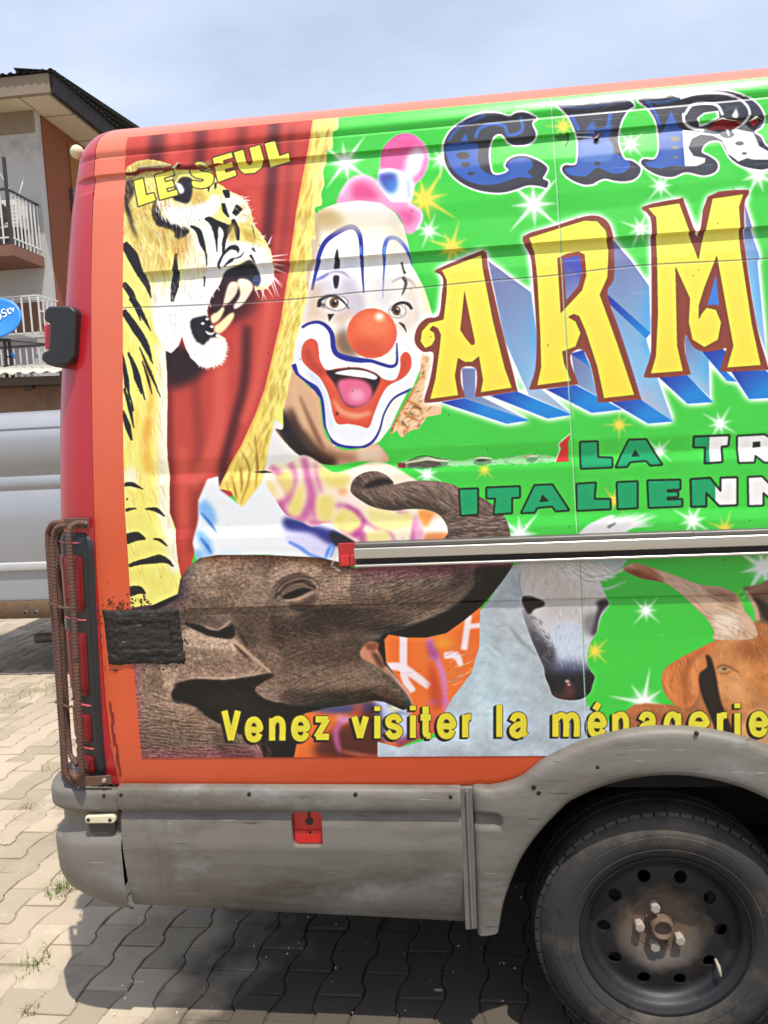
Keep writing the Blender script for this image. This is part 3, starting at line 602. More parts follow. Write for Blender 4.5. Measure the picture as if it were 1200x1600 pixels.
    for p, w in [((810, 600, 850, 720, 860, 920), (9, 10, 8)), ((770, 590, 830, 580), (8, 6)), ((770, 870, 880, 870), (10, 10)), ((760, 480, 790, 560), (12, 8))]: L(H3(*p), w, (214, 124, 186), 2, .9)
    F(H3(770, 620, 830, 760, 850, 900, 780, 900, 760, 760), (180, 52, 30), 5, .7); F(H3(760, 480, 820, 560, 800, 610, 750, 560), (150, 60, 130), 4, .7); dot(480+850/4, 880+500/4, 14, 10, (238, 160, 50), 5, .8)
    for k in range(26):
        x0 = 860+r.rand()*180; y0 = 540+r.rand()*260; L(H3(x0, y0, x0+90, y0-r.uniform(10, 70)), (1, 2.4, .5), [(224, 214, 180), (150, 160, 110), (200, 90, 80)][k % 3], .5, .8, 0)
    F(H3(420, 860, 520, 870, 640, 930, 640, 1080, 500, 1110, 420, 1040), (196, 204, 232), 3); L(H3(440, 890, 450, 1000, 490, 1100), (6, 8, 4), (70, 90, 180), 3, .8); L(H3(500, 880, 560, 930, 640, 940), (3, 4, 2), (60, 70, 60), 2, .7); dot(480+540/4, 880+910/4, 8, 5, (232, 226, 160), 3, .8)
    F(H3(0, 900, 260, 880, 400, 860, 420, 930, 200, 940, 60, 930), (44, 60, 124), 4, .9); L(H3(0, 915, 100, 900, 200, 885), (3, 4, 2), (180, 206, 230), 1.6, .9)
    F(H3(60, 1120, 240, 1000, 440, 900, 440, 1215, 80, 1215), (58, 22, 24), 9, .85); L(H3(330, 880, 300, 960, 340, 1060), (12, 14, 12), (196, 74, 34), 5, .8)
    L(H3(240, 960, 180, 1040, 190, 1130, 210, 1180), (7, 9, 8, 5), (190, 92, 150), 2.5, .9); L(H3(190, 960, 230, 980, 300, 970), (9, 10, 6), (212, 150, 190), 3, .7); L(H3(220, 1175, 320, 1195, 430, 1210), (3, 6, 3), (214, 120, 80), 2.5, .8)
    F(H3(560, 1100, 700, 1050, 720, 1110, 580, 1150), (130, 60, 100), 4, .8); F(H3(640, 960, 800, 950, 790, 1080, 660, 1090), (190, 80, 70), 6, .7)
    setclip()
    # ---- horse
    horse = np.vstack([[(800, 884), (778, 915), (762, 942), (750, 956), (749, 1010), (737, 1052), (706, 1092), (692, 1118)], H3(830, 1080, 575, 1152, 440, 1115, 440, 1220), [(860, 1190), (960, 1150), (960, 1130)], H4(1050, 1290, 980, 1250, 920, 1185, 888, 1160, 878, 1100, 860, 900, 900, 700, 960, 600, 1000, 470, 1062, 380, 1050, 340, 1010, 260, 975, 160, 1150, 90), [(985, 868), (860, 868)]])
    F(horse, (178, 190, 196), .6, 1, 0)
    setclip(horse, 0)
    CVs = CV.copy()
    for x, y, rx, ry, c, b, a in [(770, 1080, 34, 60, (190, 212, 218), 14, .8), (860, 1040, 26, 70, (160, 170, 174), 14, .8), (720, 1140, 40, 26, (206, 222, 226), 12, .8), (790, 960, 22, 40, (186, 188, 190), 10, .8), (640, 1170, 60, 20, (200, 214, 222), 10, .6), (870, 1150, 40, 22, (168, 176, 182), 12, .7), (775, 1020, 8, 70, (150, 166, 174), 10, .6), (830, 1178, 44, 7, (208, 222, 230), 5, .8)]:
        dot(x, y, rx, ry, c, b, a)
    wrinkle(horse, .3, 30, 14, .07, 3, 0, False); wrinkle(horse, -.5, 9, 5, .05, 3, 0, False)
    strokes(horse, 1.2, 320, 10, 1.4, [(206, 216, 220), (150, 160, 166), (214, 222, 226)], .3, .7, .8, 31, 0)
    L(H4(280, 540, 360, 650, 440, 720, 500, 780), (2, 5, 4, 1), (120, 112, 106), 3, .7)
    L(H4(120, 700, 200, 780), (2, 2), (215, 222, 226), 1.5, .8)
    setclip()
    face = H4(365, 90, 352, 200, 378, 310, 372, 400, 400, 500, 450, 640, 510, 780, 550, 870, 560, 940, 590, 1010, 620, 1085, 690, 1115, 790, 1122, 860, 1105, 912, 1060, 930, 1000, 947, 940, 912, 890, 890, 830, 890, 760, 912, 670, 962, 600, 975, 530, 995, 460, 1035, 410, 1062, 370, 1048, 338, 1012, 260, 975, 160, 1000, 60, 380, 60)
    F(face, (206, 200, 198), .8)
    setclip(face)
    F(H4(400, 100, 900, 80, 980, 200, 960, 340, 760, 330, 560, 340, 400, 280), (216, 204, 194), 8); F(H4(560, 360, 960, 350, 940, 480, 620, 480), (186, 178, 172), 8, .7)
    F(H4(580, 560, 860, 540, 880, 830, 640, 840), (198, 206, 220), 8)
    F(H4(372, 390, 430, 440, 480, 520, 520, 600, 600, 680, 640, 780, 640, 900, 560, 920, 500, 800, 420, 660, 380, 560), (104, 104, 110), 6, .8)
    F(H4(430, 600, 520, 660, 620, 760, 640, 900, 560, 920, 500, 790), (48, 48, 54), 6, .85)
    L(H4(430, 560, 520, 640, 560, 720, 620, 800), (3, 6, 7, 8), (46, 46, 52), 4, .7)
    F(H4(590, 880, 700, 860, 850, 870, 960, 900, 960, 1140, 560, 1140, 540, 930), (24, 24, 30), 5); F(H4(620, 830, 760, 810, 880, 840, 890, 900, 620, 900), (84, 92, 120), 7, .8)
    F(H4(720, 1000, 780, 1000, 795, 1060, 770, 1110, 690, 1100), (86, 44, 40), 4, .9); F(H4(610, 1060, 690, 1080, 760, 1115, 650, 1110), (92, 50, 44), 3, .7); dot(886.6, 1065, 3.6, 2, (226, 180, 170), .8); dot(889, 1070, 3, 2, (214, 150, 140), .8)
    strokes(H4(400, 90, 940, 80, 960, 320, 700, 340, 420, 290), 1.4, 150, 11, 1.3, [(238, 234, 228), (168, 160, 154), (228, 216, 206)], .55, .4, .6, 41); strokes(H4(420, 420, 620, 640, 640, 860, 560, 840), 1.0, 90, 9, 1.4, [(60, 60, 66), (140, 140, 146)], .5, .5, .5, 42); strokes(H4(640, 420, 900, 400, 880, 820, 660, 830), 1.5, 120, 10, 1.3, [(226, 228, 236), (160, 164, 178)], .5, .5, .5, 43)
    F(H4(372, 322, 420, 306, 480, 318, 552, 356, 545, 390, 480, 412, 432, 452, 398, 400), (18, 16, 18), 1.6)
    F(H4(960, 360, 1010, 335, 1050, 335, 1062, 375, 1010, 430, 985, 500, 960, 600, 920, 610, 950, 480, 975, 400), (30, 28, 30), 3, .95); F(H4(860, 480, 960, 440, 950, 580, 900, 620, 860, 560), (96, 90, 92), 6, .7)
    L(H4(360, 120, 350, 210, 375, 300), (2, 3, 2), (110, 106, 104), 1.6, .8); F(H4(640, 200, 700, 180, 760, 260, 720, 320, 640, 300), (214, 190, 176), 6, .7)
    for k in range(40):
        x0 = r.uniform(420, 950); y0 = r.uniform(120, 840); L(H4(x0, y0, x0+r.uniform(-20, 20), y0+r.uniform(14, 40)), (1, 1.8, .5), (236, 234, 232) if k % 2 else (150, 148, 150), .8, .45, 0)
    setclip()
    for p, w in [((740, 70, 800, 130, 900, 180, 1020, 160, 1180, 90), (6, 8, 8, 7, 4)), ((850, 200, 960, 245, 1060, 245, 1190, 190), (2, 3, 3, 1)), ((700, 90, 740, 180, 780, 290), (2, 3, 1)), ((820, 160, 920, 210, 1000, 215), (2, 3, 2)), ((620, 80, 560, 160, 500, 220), (3, 3, 1)), ((760, 80, 900, 130, 1100, 95), (5, 8, 6)), ((660, 70, 690, 150, 700, 230), (2, 3, 1))]:
        L(H4(*p), w, (222, 218, 212), .9, .9)
    strokes(H4(640, 70, 1000, 70, 1150, 100, 1000, 190, 860, 190, 720, 150), .5, 120, 22, 1.2, [(240, 238, 234), (176, 170, 164), (228, 222, 216)], .7, .3, .4, 44)
    for p in [(780, 120, 880, 190, 1000, 190), (800, 90, 920, 150, 1060, 140), (700, 100, 760, 200)]: L(H4(*p), (.8, 1.6, .6), (150, 144, 140), .7, .7)
    for p, w in [((906, 842), 0)]: pass
    for k in range(46):
        x0 = 905+r.rand()*60; L([(x0, 842), (x0+20, 826-r.rand()*8), (x0+46+r.rand()*34, 800+r.rand()*22)], (7, 4, .6), (228, 230, 228), .8, .75)
    F([(902, 842), (918, 822), (945, 808), (962, 806), (950, 820), (990, 812), (960, 842)], (218, 216, 212), 1.5)
    L([(950, 824), (962, 817)], (4, 2), (60, 56, 54), 1, .8, 0)
    # ---- goat
    gbody = np.vstack([H5(100, 1350, 150, 1290, 200, 1255, 270, 1245, 430, 1255, 500, 1270, 560, 1200, 640, 1000, 690, 870, 780, 760, 1015, 750), [(1250, 955), (1310, 985), (1350, 1040), (1375, 1110), (1390, 1160), (1440, 1185), (1480, 1210), (940, 1210)]])
    F(gbody, (176, 106, 58), .8, 1, 0)
    setclip(gbody, 0)
    F(H5(700, 860, 1100, 800, 1400, 900, 1400, 1500, 800, 1500, 700, 1100), (196, 128, 72), 8)
    for x, y, rx, ry, c, b, a in [(1180, 1010, 26, 26, (158, 84, 36), 10, .8), (1150, 990, 22, 16, (216, 160, 110), 8, .8), (1150, 1075, 26, 22, (206, 146, 92), 8, .8), (1195, 1060, 20, 30, (190, 116, 54), 8, .8), (1190, 1140, 30, 30, (214, 170, 116), 8, .8), (1135, 1130, 14, 30, (180, 104, 50), 6, .8), (1010, 1125, 30, 12, (150, 82, 52), 6, .8), (1080, 1130, 24, 16, (170, 100, 58), 6, .7), (1280, 1080, 50, 60, (190, 128, 76), 16, .7), (1165, 990, 40, 14, (190, 110, 56), 8, .6)]:
        dot(x, y, rx, ry, c, b, a)
    strokes(gbody, 1.15, 1500, 9, 1.3, [(214, 156, 100), (140, 78, 38), (196, 130, 74), (228, 180, 128)], .38, .5, .8, 32, 0); wrinkle(gbody, .2, 30, 24, .16, 4, 0, False)
    setclip()
    horn = H5(132, 430, 180, 392, 240, 398, 400, 448, 600, 520, 700, 530, 785, 558, 850, 620, 880, 690, 930, 750, 940, 850, 700, 860, 690, 810, 650, 740, 560, 650, 460, 560, 380, 510, 240, 482)
    F(horn, (190, 158, 130), .6)
    setclip(horn)
    F(H5(130, 430, 240, 430, 390, 515, 240, 490), (120, 66, 34), 2.4); F(H5(640, 540, 780, 560, 850, 650, 760, 640, 700, 600), (140, 104, 80), 5, .8); F(H5(690, 720, 800, 700, 860, 800, 720, 850), (216, 196, 178), 6, .9); F(H5(180, 390, 300, 420, 380, 500, 260, 440), (150, 88, 46), 3, .8)
    wrinkle(horn, .55, 24, 3.2, .16, 2)
    for k in range(9): L(H5(600+k*26, 515+k*9, 630+k*24, 560+k*18), (1, 1.6, .6), (120, 92, 72), .8, .6)
    setclip()
    F(H5(860, 540, 960, 522, 1015, 492, 1140, 470, 1180, 600, 1100, 760, 950, 748, 948, 690, 905, 585), (120, 86, 66), .8); F(H5(930, 600, 1015, 640, 1060, 740, 1000, 740, 960, 660), (40, 28, 24), 3); L(H5(880, 560, 940, 660, 955, 740), (5, 6, 8), (190, 156, 130), 1.6)
    L(H5(900, 560, 1015, 520, 1120, 500), 8, (150, 110, 86), 3)
    for k in range(70):
        x0 = r.uniform(720, 1250); y0 = r.uniform(745, 900); L(H5(x0, y0, x0+r.uniform(-25, 30), y0+r.uniform(20, 60)), (1, 2, .5), [(226, 176, 120), (146, 80, 40), (206, 150, 96)][k % 3], .8, .6, 0)
    ear = H5(695, 872, 600, 912, 480, 972, 392, 1032, 368, 1090, 380, 1172, 430, 1242, 482, 1272, 545, 1265, 592, 1200, 620, 1060, 660, 960)
    F(ear, (190, 110, 54), .6)
    setclip(ear)
    L(H5(640, 910, 540, 1000, 510, 1100, 520, 1240), (4, 10, 10, 6), (146, 76, 34), 4, .8); L(H5(400, 1050, 400, 1150, 450, 1230), 6, (206, 136, 76), 3, .7); L(H5(600, 960, 560, 1080, 570, 1200), 6, (212, 150, 98), 4, .7); wrinkle(ear, 1.3, 20, 3, .14, 2)
    setclip()
    F(H5(638, 955, 672, 975, 700, 1080, 728, 1230, 800, 1430, 715, 1430, 640, 1270, 602, 1160, 598, 1070, 645, 1025), (36, 22, 18), 1)
    dot(940+748/3.904, 780+1038/3.904, 10, 6, (196, 150, 104), 1.5); L(H5(705, 1035, 740, 1015, 790, 1030, 840, 1060), (2, 2, 2, 1), (96, 54, 26), .8); L(H5(720, 1060, 760, 1065, 800, 1050), (1, 1.5, 1), (110, 64, 30), .8); dot(940+752/3.904, 780+1038/3.904, 5, 3, (150, 108, 60), .8); dot(940+752/3.904, 780+1038/3.904, 2.6, 1.2, (40, 26, 16), .5)
    # ---- elephant
    ele = np.array([(282, 905), (295, 885), (312, 872), (340, 867), (412, 867), (500, 871), (530, 878), (556, 888), (700, 876), (803, 876), (800, 886), (782, 912), (752, 948), (725, 970), (697, 990), (665, 997), (635, 997), (607, 992), (600, 1000), (603, 1035), (620, 1060), (640, 1085), (646, 1104), (630, 1110), (600, 1097), (584, 1095), (560, 1100), (510, 1107), (474, 1116), (458, 1190), (200, 1192), (200, 950), (240, 945), (278, 928)], float)
    trunk = H7(30, 190, 50, 130, 110, 85, 190, 70, 260, 90, 318, 142, 322, 160, 420, 140, 540, 135, 680, 150, 785, 192, 900, 242, 1000, 310, 1078, 400, 1108, 530, 1112, 560, 680, 560, 686, 480, 670, 420, 620, 360, 540, 330, 430, 325, 310, 335, 180, 310, 90, 260, 40, 220)
    F(trunk, (104, 83, 71), .5)
    setclip(trunk)
    L(H7(60, 230, 200, 290, 330, 305, 480, 290, 620, 330, 700, 420), (10, 16, 18, 16, 14, 10), (52, 38, 32), 5, .85); L(H7(330, 180, 520, 160, 700, 190, 900, 290, 1040, 420), (8, 12, 12, 10, 8), (146, 122, 108), 5, .7)
    DK1 = [(54, 40, 34), (70, 54, 45)]; LT1 = [(164, 138, 120), (146, 122, 106)]; fa_ = lambda x, y: .62+0*x; fb_ = lambda x, y: -.05+0*x
    P1 = H7(100, 60, 700, 100, 1000, 280, 1000, 400, 650, 400, 600, 300, 60, 290); P2 = H7(640, 370, 1150, 370, 1150, 600, 650, 600)
    wrinkle(P1, .5, 4, 3, .12, 2, 1, False); strokes(P1, fa_, 190, 20, 1.8, LT1, .4, .6, .3, 1, 1, .1); strokes(P1, fa_, 200, 20, 1.3, DK1, .6, .4, .3, 2, 1, .1); strokes(P2, fb_, 200, 22, 2.2, LT1, .5, .6, .4, 3); strokes(P2, fb_, 200, 24, 1.8, DK1, .65, .5, .4, 4); wrinkle(H7(0, 60, 700, 60, 700, 400, 0, 400), 1.2, 4, 3, .14, 4)
    F(H7(110, 180, 180, 130, 260, 120, 318, 145, 240, 165, 160, 185), (26, 18, 16), 2); F(H7(40, 160, 100, 110, 110, 160, 90, 190), (60, 44, 38), 3, .7)
    setclip()
    F(ele, (122, 101, 88), .5, 1, 0)
    setclip(ele, 0)
    for x, y, rx, ry, c, b, a in [(360, 905, 60, 22, (160, 136, 120), 12, .8), (470, 890, 36, 14, (158, 134, 116), 8, .7), (330, 1020, 60, 26, (170, 146, 124), 10, .85), (540, 930, 60, 22, (160, 128, 104), 12, .8), (640, 925, 70, 20, (146, 114, 92), 12, .7), (250, 1130, 40, 50, (152, 126, 104), 16, .8), (420, 1030, 50, 40, (128, 100, 82), 14, .8), (500, 1050, 60, 26, (104, 80, 66), 14, .8), (560, 960, 70, 16, (70, 52, 44), 10, .7), (500, 1000, 50, 30, (98, 74, 60), 12, .7), (250, 1060, 26, 22, (160, 138, 118), 10, .7), (580, 1070, 40, 16, (120, 96, 80), 8, .7), (245, 1060, 10, 8, (96, 76, 62), 4, .6)]:
        dot(x, y, rx, ry, c, b, a)
    F(H2(0, 860, 90, 860, 300, 960, 500, 1050, 700, 1200, 800, 1320, 0, 1320), (148, 122, 100), 8, .8)
    for x, y, rx, ry, a in [(455, 1000, 40, 16, .5), (520, 1020, 46, 14, .6), (470, 1050, 30, 12, .4), (560, 1010, 30, 20, .6), (430, 960, 36, 10, .4), (580, 975, 60, 12, .7), (540, 1085, 50, 10, .7), (300, 960, 40, 9, .4), (390, 985, 14, 20, .5), (240, 1010, 20, 30, .3), (300, 1110, 60, 12, .35), (250, 1160, 60, 14, .35), (500, 1090, 40, 10, .6), (705, 905, 50, 16, .45)]:
        dot(x, y, rx, ry, (58, 43, 36), 9, a)
    for x, y, rx, ry, a in [(330, 885, 40, 8, .5), (430, 880, 40, 8, .4), (520, 905, 36, 10, .5), (600, 915, 50, 8, .5), (330, 1005, 46, 10, .6), (270, 1090, 40, 10, .4), (470, 1075, 40, 9, .4), (450, 960, 20, 20, .35)]:
        dot(x, y, rx, ry, (182, 156, 134), 8, a)
    # dark under the ear, chin, trunk underside
    F(H2(285, 830, 330, 815, 420, 800, 620, 806, 880, 766, 908, 792, 830, 830, 792, 880, 880, 940, 1000, 960, 1200, 985, 1090, 1030, 1060, 1130, 1020, 1320, 880, 1320, 800, 1200, 640, 1120, 500, 1040, 400, 970, 285, 945), (26, 20, 18), .9, .98, 1, .8)
    F(H3(1280, 30, 1200, 130, 1085, 285, 900, 432, 740, 478, 520, 466, 470, 500, 480, 440, 600, 410, 760, 350, 920, 270, 1040, 140, 1060, 30), (24, 19, 18), 2.4, .97)
    F(H3(-20, 280, 300, 290, 560, 330, 620, 360, 520, 470, 400, 430, 200, 400, -20, 360), (70, 52, 44), 8, .6)
    F(H3(330, 540, 440, 480, 520, 460, 500, 560, 470, 640, 400, 560), (34, 24, 22), 3, .9)
    F(H3(-60, 900, 120, 850, 360, 830, 480, 820, 640, 880, 560, 920, 360, 880, 100, 920), (44, 34, 30), 6, .8)
    # creases
    L0, L1, MM, D1, D2 = (190, 164, 143), (164, 138, 118), (134, 110, 92), (98, 77, 63), (64, 48, 40)
    for P, c, bb, al in [
        (H2(340, 180, 420, 90, 560, 45, 800, 45, 860, 130, 820, 260, 640, 300, 430, 290), L1, 7, .8), (H2(420, 90, 620, 60, 760, 90, 640, 160, 460, 190), L0, 7, .5), (H2(330, 320, 640, 330, 900, 360, 900, 410, 640, 420, 350, 400), MM, 5, .8),
        (H2(870, 190, 900, 110, 1000, 70, 1130, 80, 1220, 120, 1200, 190, 1080, 150, 960, 190, 900, 260), L0, 4, .75), (H2(640, 200, 860, 190, 880, 330, 760, 370, 640, 330), L1, 6, .7), (H2(560, 170, 700, 190, 700, 330, 600, 320), MM, 6, .5),
        (H2(650, 400, 900, 400, 1000, 470, 900, 600, 740, 600), D1, 7, .7), (H2(900, 430, 1230, 420, 1230, 640, 1060, 700, 930, 600), D2, 8, .75), (H2(760, 600, 960, 640, 1080, 760, 1060, 900, 900, 860, 880, 760), MM, 7, .7), (H2(960, 720, 1230, 700, 1230, 940, 1040, 930), D1, 7, .8),
        (H2(340, 500, 430, 500, 640, 570, 700, 640, 560, 640, 340, 600), L0, 4, .85), (H2(320, 640, 700, 650, 860, 760, 620, 800, 420, 795, 290, 820), L1, 5, .8), (H2(420, 700, 700, 690, 820, 755, 620, 775, 430, 770), MM, 4, .5),
        (H2(210, 620, 290, 640, 300, 850, 220, 860), L0, 3, .6), (H2(120, 770, 210, 780, 205, 850, 130, 850), D1, 4, .7), (H2(60, 700, 200, 720, 200, 900, 60, 900), L1, 6, .6), (H2(60, 900, 280, 930, 420, 1010, 300, 1080, 60, 1060), L1, 6, .7), (H2(60, 1080, 400, 1060, 640, 1180, 700, 1320, 60, 1320), MM, 7, .7), (H2(500, 1080, 660, 1160, 820, 1320, 620, 1320), D1, 6, .7),
        (H3(30, 60, 500, 40, 900, 50, 860, 140, 560, 200, 200, 220, 40, 200), L1, 6, .85), (H3(200, 60, 560, 50, 700, 110, 460, 160, 220, 150), L0, 7, .5), (H3(0, 215, 600, 220, 760, 250, 640, 300, 200, 290, 0, 280), MM, 5, .7), (H3(0, 290, 300, 300, 520, 350, 600, 420, 480, 440, 300, 430, 0, 420), D2, 6, .8), (H3(300, 320, 620, 300, 800, 260, 700, 350, 520, 380), D1, 5, .7),
        (H3(-150, 480, 100, 470, 320, 520, 330, 620, 100, 660, -140, 620), D1, 6, .7), (H3(-120, 640, 160, 650, 330, 640, 420, 760, 200, 800, -100, 800), MM, 6, .7), (H3(-160, 800, 200, 800, 420, 790, 480, 840, 200, 880, -100, 900), D2, 5, .7), (H3(400, 640, 520, 720, 640, 850, 600, 900, 480, 820, 400, 740), MM, 4, .8), (H3(400, 780, 520, 800, 640, 900, 520, 870), D1, 3, .8)]:
        F(P, c, bb, al)
    wrinkle(ele, .1, 5, 3.6, .14, 3, 0, False); wrinkle(ele, .9, 2.4, 2.0, .16, 3, 0, False)
    DKC = [(50, 38, 32), (66, 50, 42)]; LTC = [(192, 166, 144), (176, 150, 130)]
    def folds(P, ang, gap, aa, sd, w=1.3):
        """broken wavy skin folds: dark line with a pale lip under it"""
        sl, m = mask([crm(P)]); rr = np.random.RandomState(sd)
        if sl is None: return
        ys, xs = np.nonzero(m > .5); c, s_ = math.cos(ang), math.sin(ang)
        X0, Y0 = xs+sl[1].start+AX, ys+sl[0].start+AY; v = -X0*s_+Y0*c; u = X0*c+Y0*s_
        for vv in np.arange(v.min(), v.max(), gap):
            k = np.abs(v-vv) < 1
            if k.sum() < 3: continue
            u0, u1 = u[k].min(), u[k].max(); t = u0
            while t < u1-4:
                l = min(rr.uniform(12, 46), u1-t); n = max(3, int(l/6)); uu = np.linspace(t, t+l, n)
                off = gap*.9*fbm(uu/26, np.full(n, vv/9.), 3)*2+rr.uniform(-.25, .25)*gap
                q = np.column_stack([uu*c-(vv+off)*s_, uu*s_+(vv+off)*c]); g = rr.uniform(.5, 1)
                L(q, (.3, w, w*.8, .3), DKC[rr.randint(2)], .3, aa*g); L(q+(1.2*s_, 1.3*c), (.3, w*1.2, .3), LTC[rr.randint(2)], .5, aa*.5*g)
                t += l*rr.uniform(.8, 1.3)
    folds(H2(60, 1010, 300, 1000, 620, 1150, 820, 1310, 60, 1310), .08, 5.2, .8, 3, 1.5); folds(H2(60, 880, 270, 930, 420, 1010, 60, 1040), .3, 6.5, .45, 4); folds(H2(640, 1150, 860, 1200, 900, 1310, 600, 1310), 1.0, 5, .8, 5, 1.6)
    folds(H2(340, 640, 700, 660, 840, 750, 300, 800), .1, 9, .3, 6); folds(H2(360, 90, 840, 60, 840, 300, 380, 290), -.12, 10, .28, 7); folds(H2(650, 400, 1000, 420, 1180, 880, 820, 820, 660, 560), -.85, 7, .5, 8); folds(H2(820, 560, 1200, 520, 1200, 930, 900, 900), .35, 8, .4, 9)
    folds(H3(40, 60, 620, 50, 600, 250, 60, 240), -.08, 6, .5, 10); folds(H3(560, 70, 1100, 40, 1020, 210, 760, 330, 560, 300), -.42, 4.4, .75, 11, 1.5); folds(H3(240, 300, 620, 320, 760, 340, 520, 430, 300, 420), -.25, 6, .6, 12); folds(H3(-140, 480, 330, 500, 420, 820, -140, 850), -.35, 7, .5, 13); folds(H3(400, 660, 640, 820, 630, 900, 420, 830), .75, 5, .7, 14); folds(H2(880, 90, 1220, 90, 1220, 200, 900, 220), -.35, 6, .4, 15)
    r2 = np.random.RandomState(5)
    for k in range(60):
        x0 = r2.uniform(620, 1220); y0 = r2.uniform(430, 900); an = r2.choice([-.4, .5, .2]); l = r2.uniform(30, 110)
        L(H2(x0, y0, x0+l*math.cos(an), y0+l*math.sin(an)), (.5, 1.3, .4), (190, 160, 134), .4, .45, 0)
    # ear flap
    F(H2(350, 458, 430, 470, 520, 500, 620, 480, 655, 470, 650, 550, 520, 540, 430, 505), (30, 23, 20), 1, .97); L(H2(480, 480, 560, 500, 640, 440), (2, 3, 2), (196, 170, 148), 1.2, .8)
    L(H2(655, 560, 720, 620, 800, 690, 890, 765), (5, 6, 5, 3), (186, 156, 130), 1.2, .9); L(H2(660, 590, 710, 640, 760, 690), (2, 4, 1), (84, 62, 48), 1.2, .8); L(H2(670, 480, 720, 560, 740, 600), (2, 4, 2), (66, 48, 40), 2, .8)
    L(H2(290, 825, 420, 800, 620, 803, 880, 764), (1, 2, 2, 1.6), (200, 176, 150), .8, .8); L(H2(340, 620, 520, 640, 760, 700), (2, 5, 2), (150, 122, 100), 3, .6); L(H2(215, 700, 230, 820, 290, 850), 3, (186, 160, 136), 2, .6)
    F(H2(140, 355, 200, 310, 310, 272, 300, 300, 240, 330, 170, 370), (40, 30, 26), 2.5, .95)
    # eye
    for q, c, w in ((1.0, (70, 53, 44), 2.2), (.9, (176, 150, 130), 1.6), (.78, (58, 43, 36), 2.2), (.66, (170, 144, 124), 1.5)):
        L([(467+34*q*math.cos(t)-2, 924+22*q*math.sin(t)-6*math.cos(t)*q) for t in np.linspace(2.6, 6.6, 12)], (.6, w, w, .6), c, .6, .5); L([(470+30*q*math.cos(t), 930+18*q*math.sin(t)-5*math.cos(t)*q) for t in np.linspace(.1, 2.4, 9)], (.6, w, .6), c, .6, .45)
    dot(467, 920, 26, 18, (112, 90, 76), 5, .6); L(H2(900, 250, 960, 190, 1060, 150, 1140, 170), (3, 5, 5, 3), (88, 66, 54), 2.4, .8); L(H2(930, 280, 1000, 225, 1090, 195, 1180, 240), (3, 4, 4, 2), (62, 46, 38), 1.4, .9)
    F(H2(965, 290, 1010, 262, 1090, 235, 1150, 245, 1120, 260, 1060, 290, 1000, 306), (16, 12, 11), .7); L(H2(980, 310, 1060, 305, 1130, 275, 1175, 255), (2, 4, 4, 2), (174, 146, 126), 1.2, .9); F(H2(1000, 330, 1080, 320, 1175, 270, 1160, 340, 1090, 365, 1030, 360), (98, 76, 64), 2.5, .9); L(H2(1010, 365, 1090, 372, 1165, 345), (2, 3, 1), (52, 38, 32), 1.4, .8); L(H2(950, 262, 1030, 215, 1120, 205), (1, 2, 1), (176, 150, 130), 1, .8); L(H2(1000, 330, 1060, 340, 1140, 320), (1, 1.5, 1), (60, 46, 38), .8, .8)
    for q in (ele,):
        sl, m = mask([np.asarray(q, float)]); k = m[..., None]; t = CV[sl]; g = box1(box1(t, 30, 0), 30, 1)
        CV[sl] = np.clip(t*(1-k)+k*(g*.84+(t-g)*1.45)*np.array([1.02, .99, .97]), 0, 1)  # darkens the elephant's print, light falloff on its lower body included
    # mouth
    F(H3(328, 560, 350, 520, 395, 492, 445, 505, 440, 540, 470, 600, 485, 650, 540, 720, 600, 770, 650, 830, 662, 890, 610, 810, 530, 720, 430, 645, 345, 600), (196, 128, 98), 1.4); F(H3(360, 510, 440, 500, 430, 545, 380, 545), (120, 60, 44), 2, .9); F(H3(400, 560, 450, 580, 480, 660, 440, 640), (76, 46, 36), 2, .9)
    L(H3(490, 650, 560, 730, 640, 820, 660, 885), (2, 3, 3, 2), (232, 196, 170), .8, .9); L(H3(400, 800, 460, 770, 540, 780), (2, 3, 1), (70, 52, 44), 1.5, .8)
    setclip()
    # ---- lettering: ARM... with its drop shade
    Ao = D5(178, 215, 470, 92, 500, 92, 517, 110, 527, 200, 570, 400, 640, 700, 718, 1010, 705, 1035, 470, 1071, 440, 1055, 450, 980, 440, 878, 350, 878, 345, 980, 366, 1055, 350, 1080, 130, 1112, 97, 1090, 130, 980, 155, 850, 155, 772, 90, 770, 40, 720, 33, 660, 60, 590, 115, 543, 195, 525, 215, 380, 225, 290, 205, 250)
    Ai = D5(213, 220, 482, 113, 490, 200, 560, 560, 640, 880, 688, 1012, 474, 1043, 490, 960, 463, 803, 420, 838, 370, 840, 325, 813, 305, 930, 327, 1062, 134, 1089, 170, 950, 200, 730, 207, 655, 187, 612, 155, 596, 134, 620, 165, 640, 172, 685, 148, 727, 102, 747, 70, 700, 80, 630, 130, 575, 225, 551, 245, 380, 246, 290)
    Ro = D6(50, 240, 200, 190, 340, 145, 410, 145, 455, 180, 475, 250, 482, 330, 478, 440, 450, 510, 520, 720, 602, 985, 592, 1002, 420, 1016, 402, 995, 372, 850, 330, 768, 277, 790, 283, 850, 306, 915, 292, 935, 100, 956, 86, 940, 110, 860, 116, 700, 100, 450, 85, 320)
    Ri = D6(78, 246, 220, 200, 340, 164, 400, 167, 440, 212, 456, 300, 450, 430, 414, 510, 500, 750, 577, 982, 432, 998, 400, 850, 345, 680, 315, 612, 290, 602, 266, 615, 300, 635, 324, 690, 300, 755, 238, 778, 246, 830, 280, 916, 117, 938, 136, 850, 132, 700, 118, 440, 105, 310)
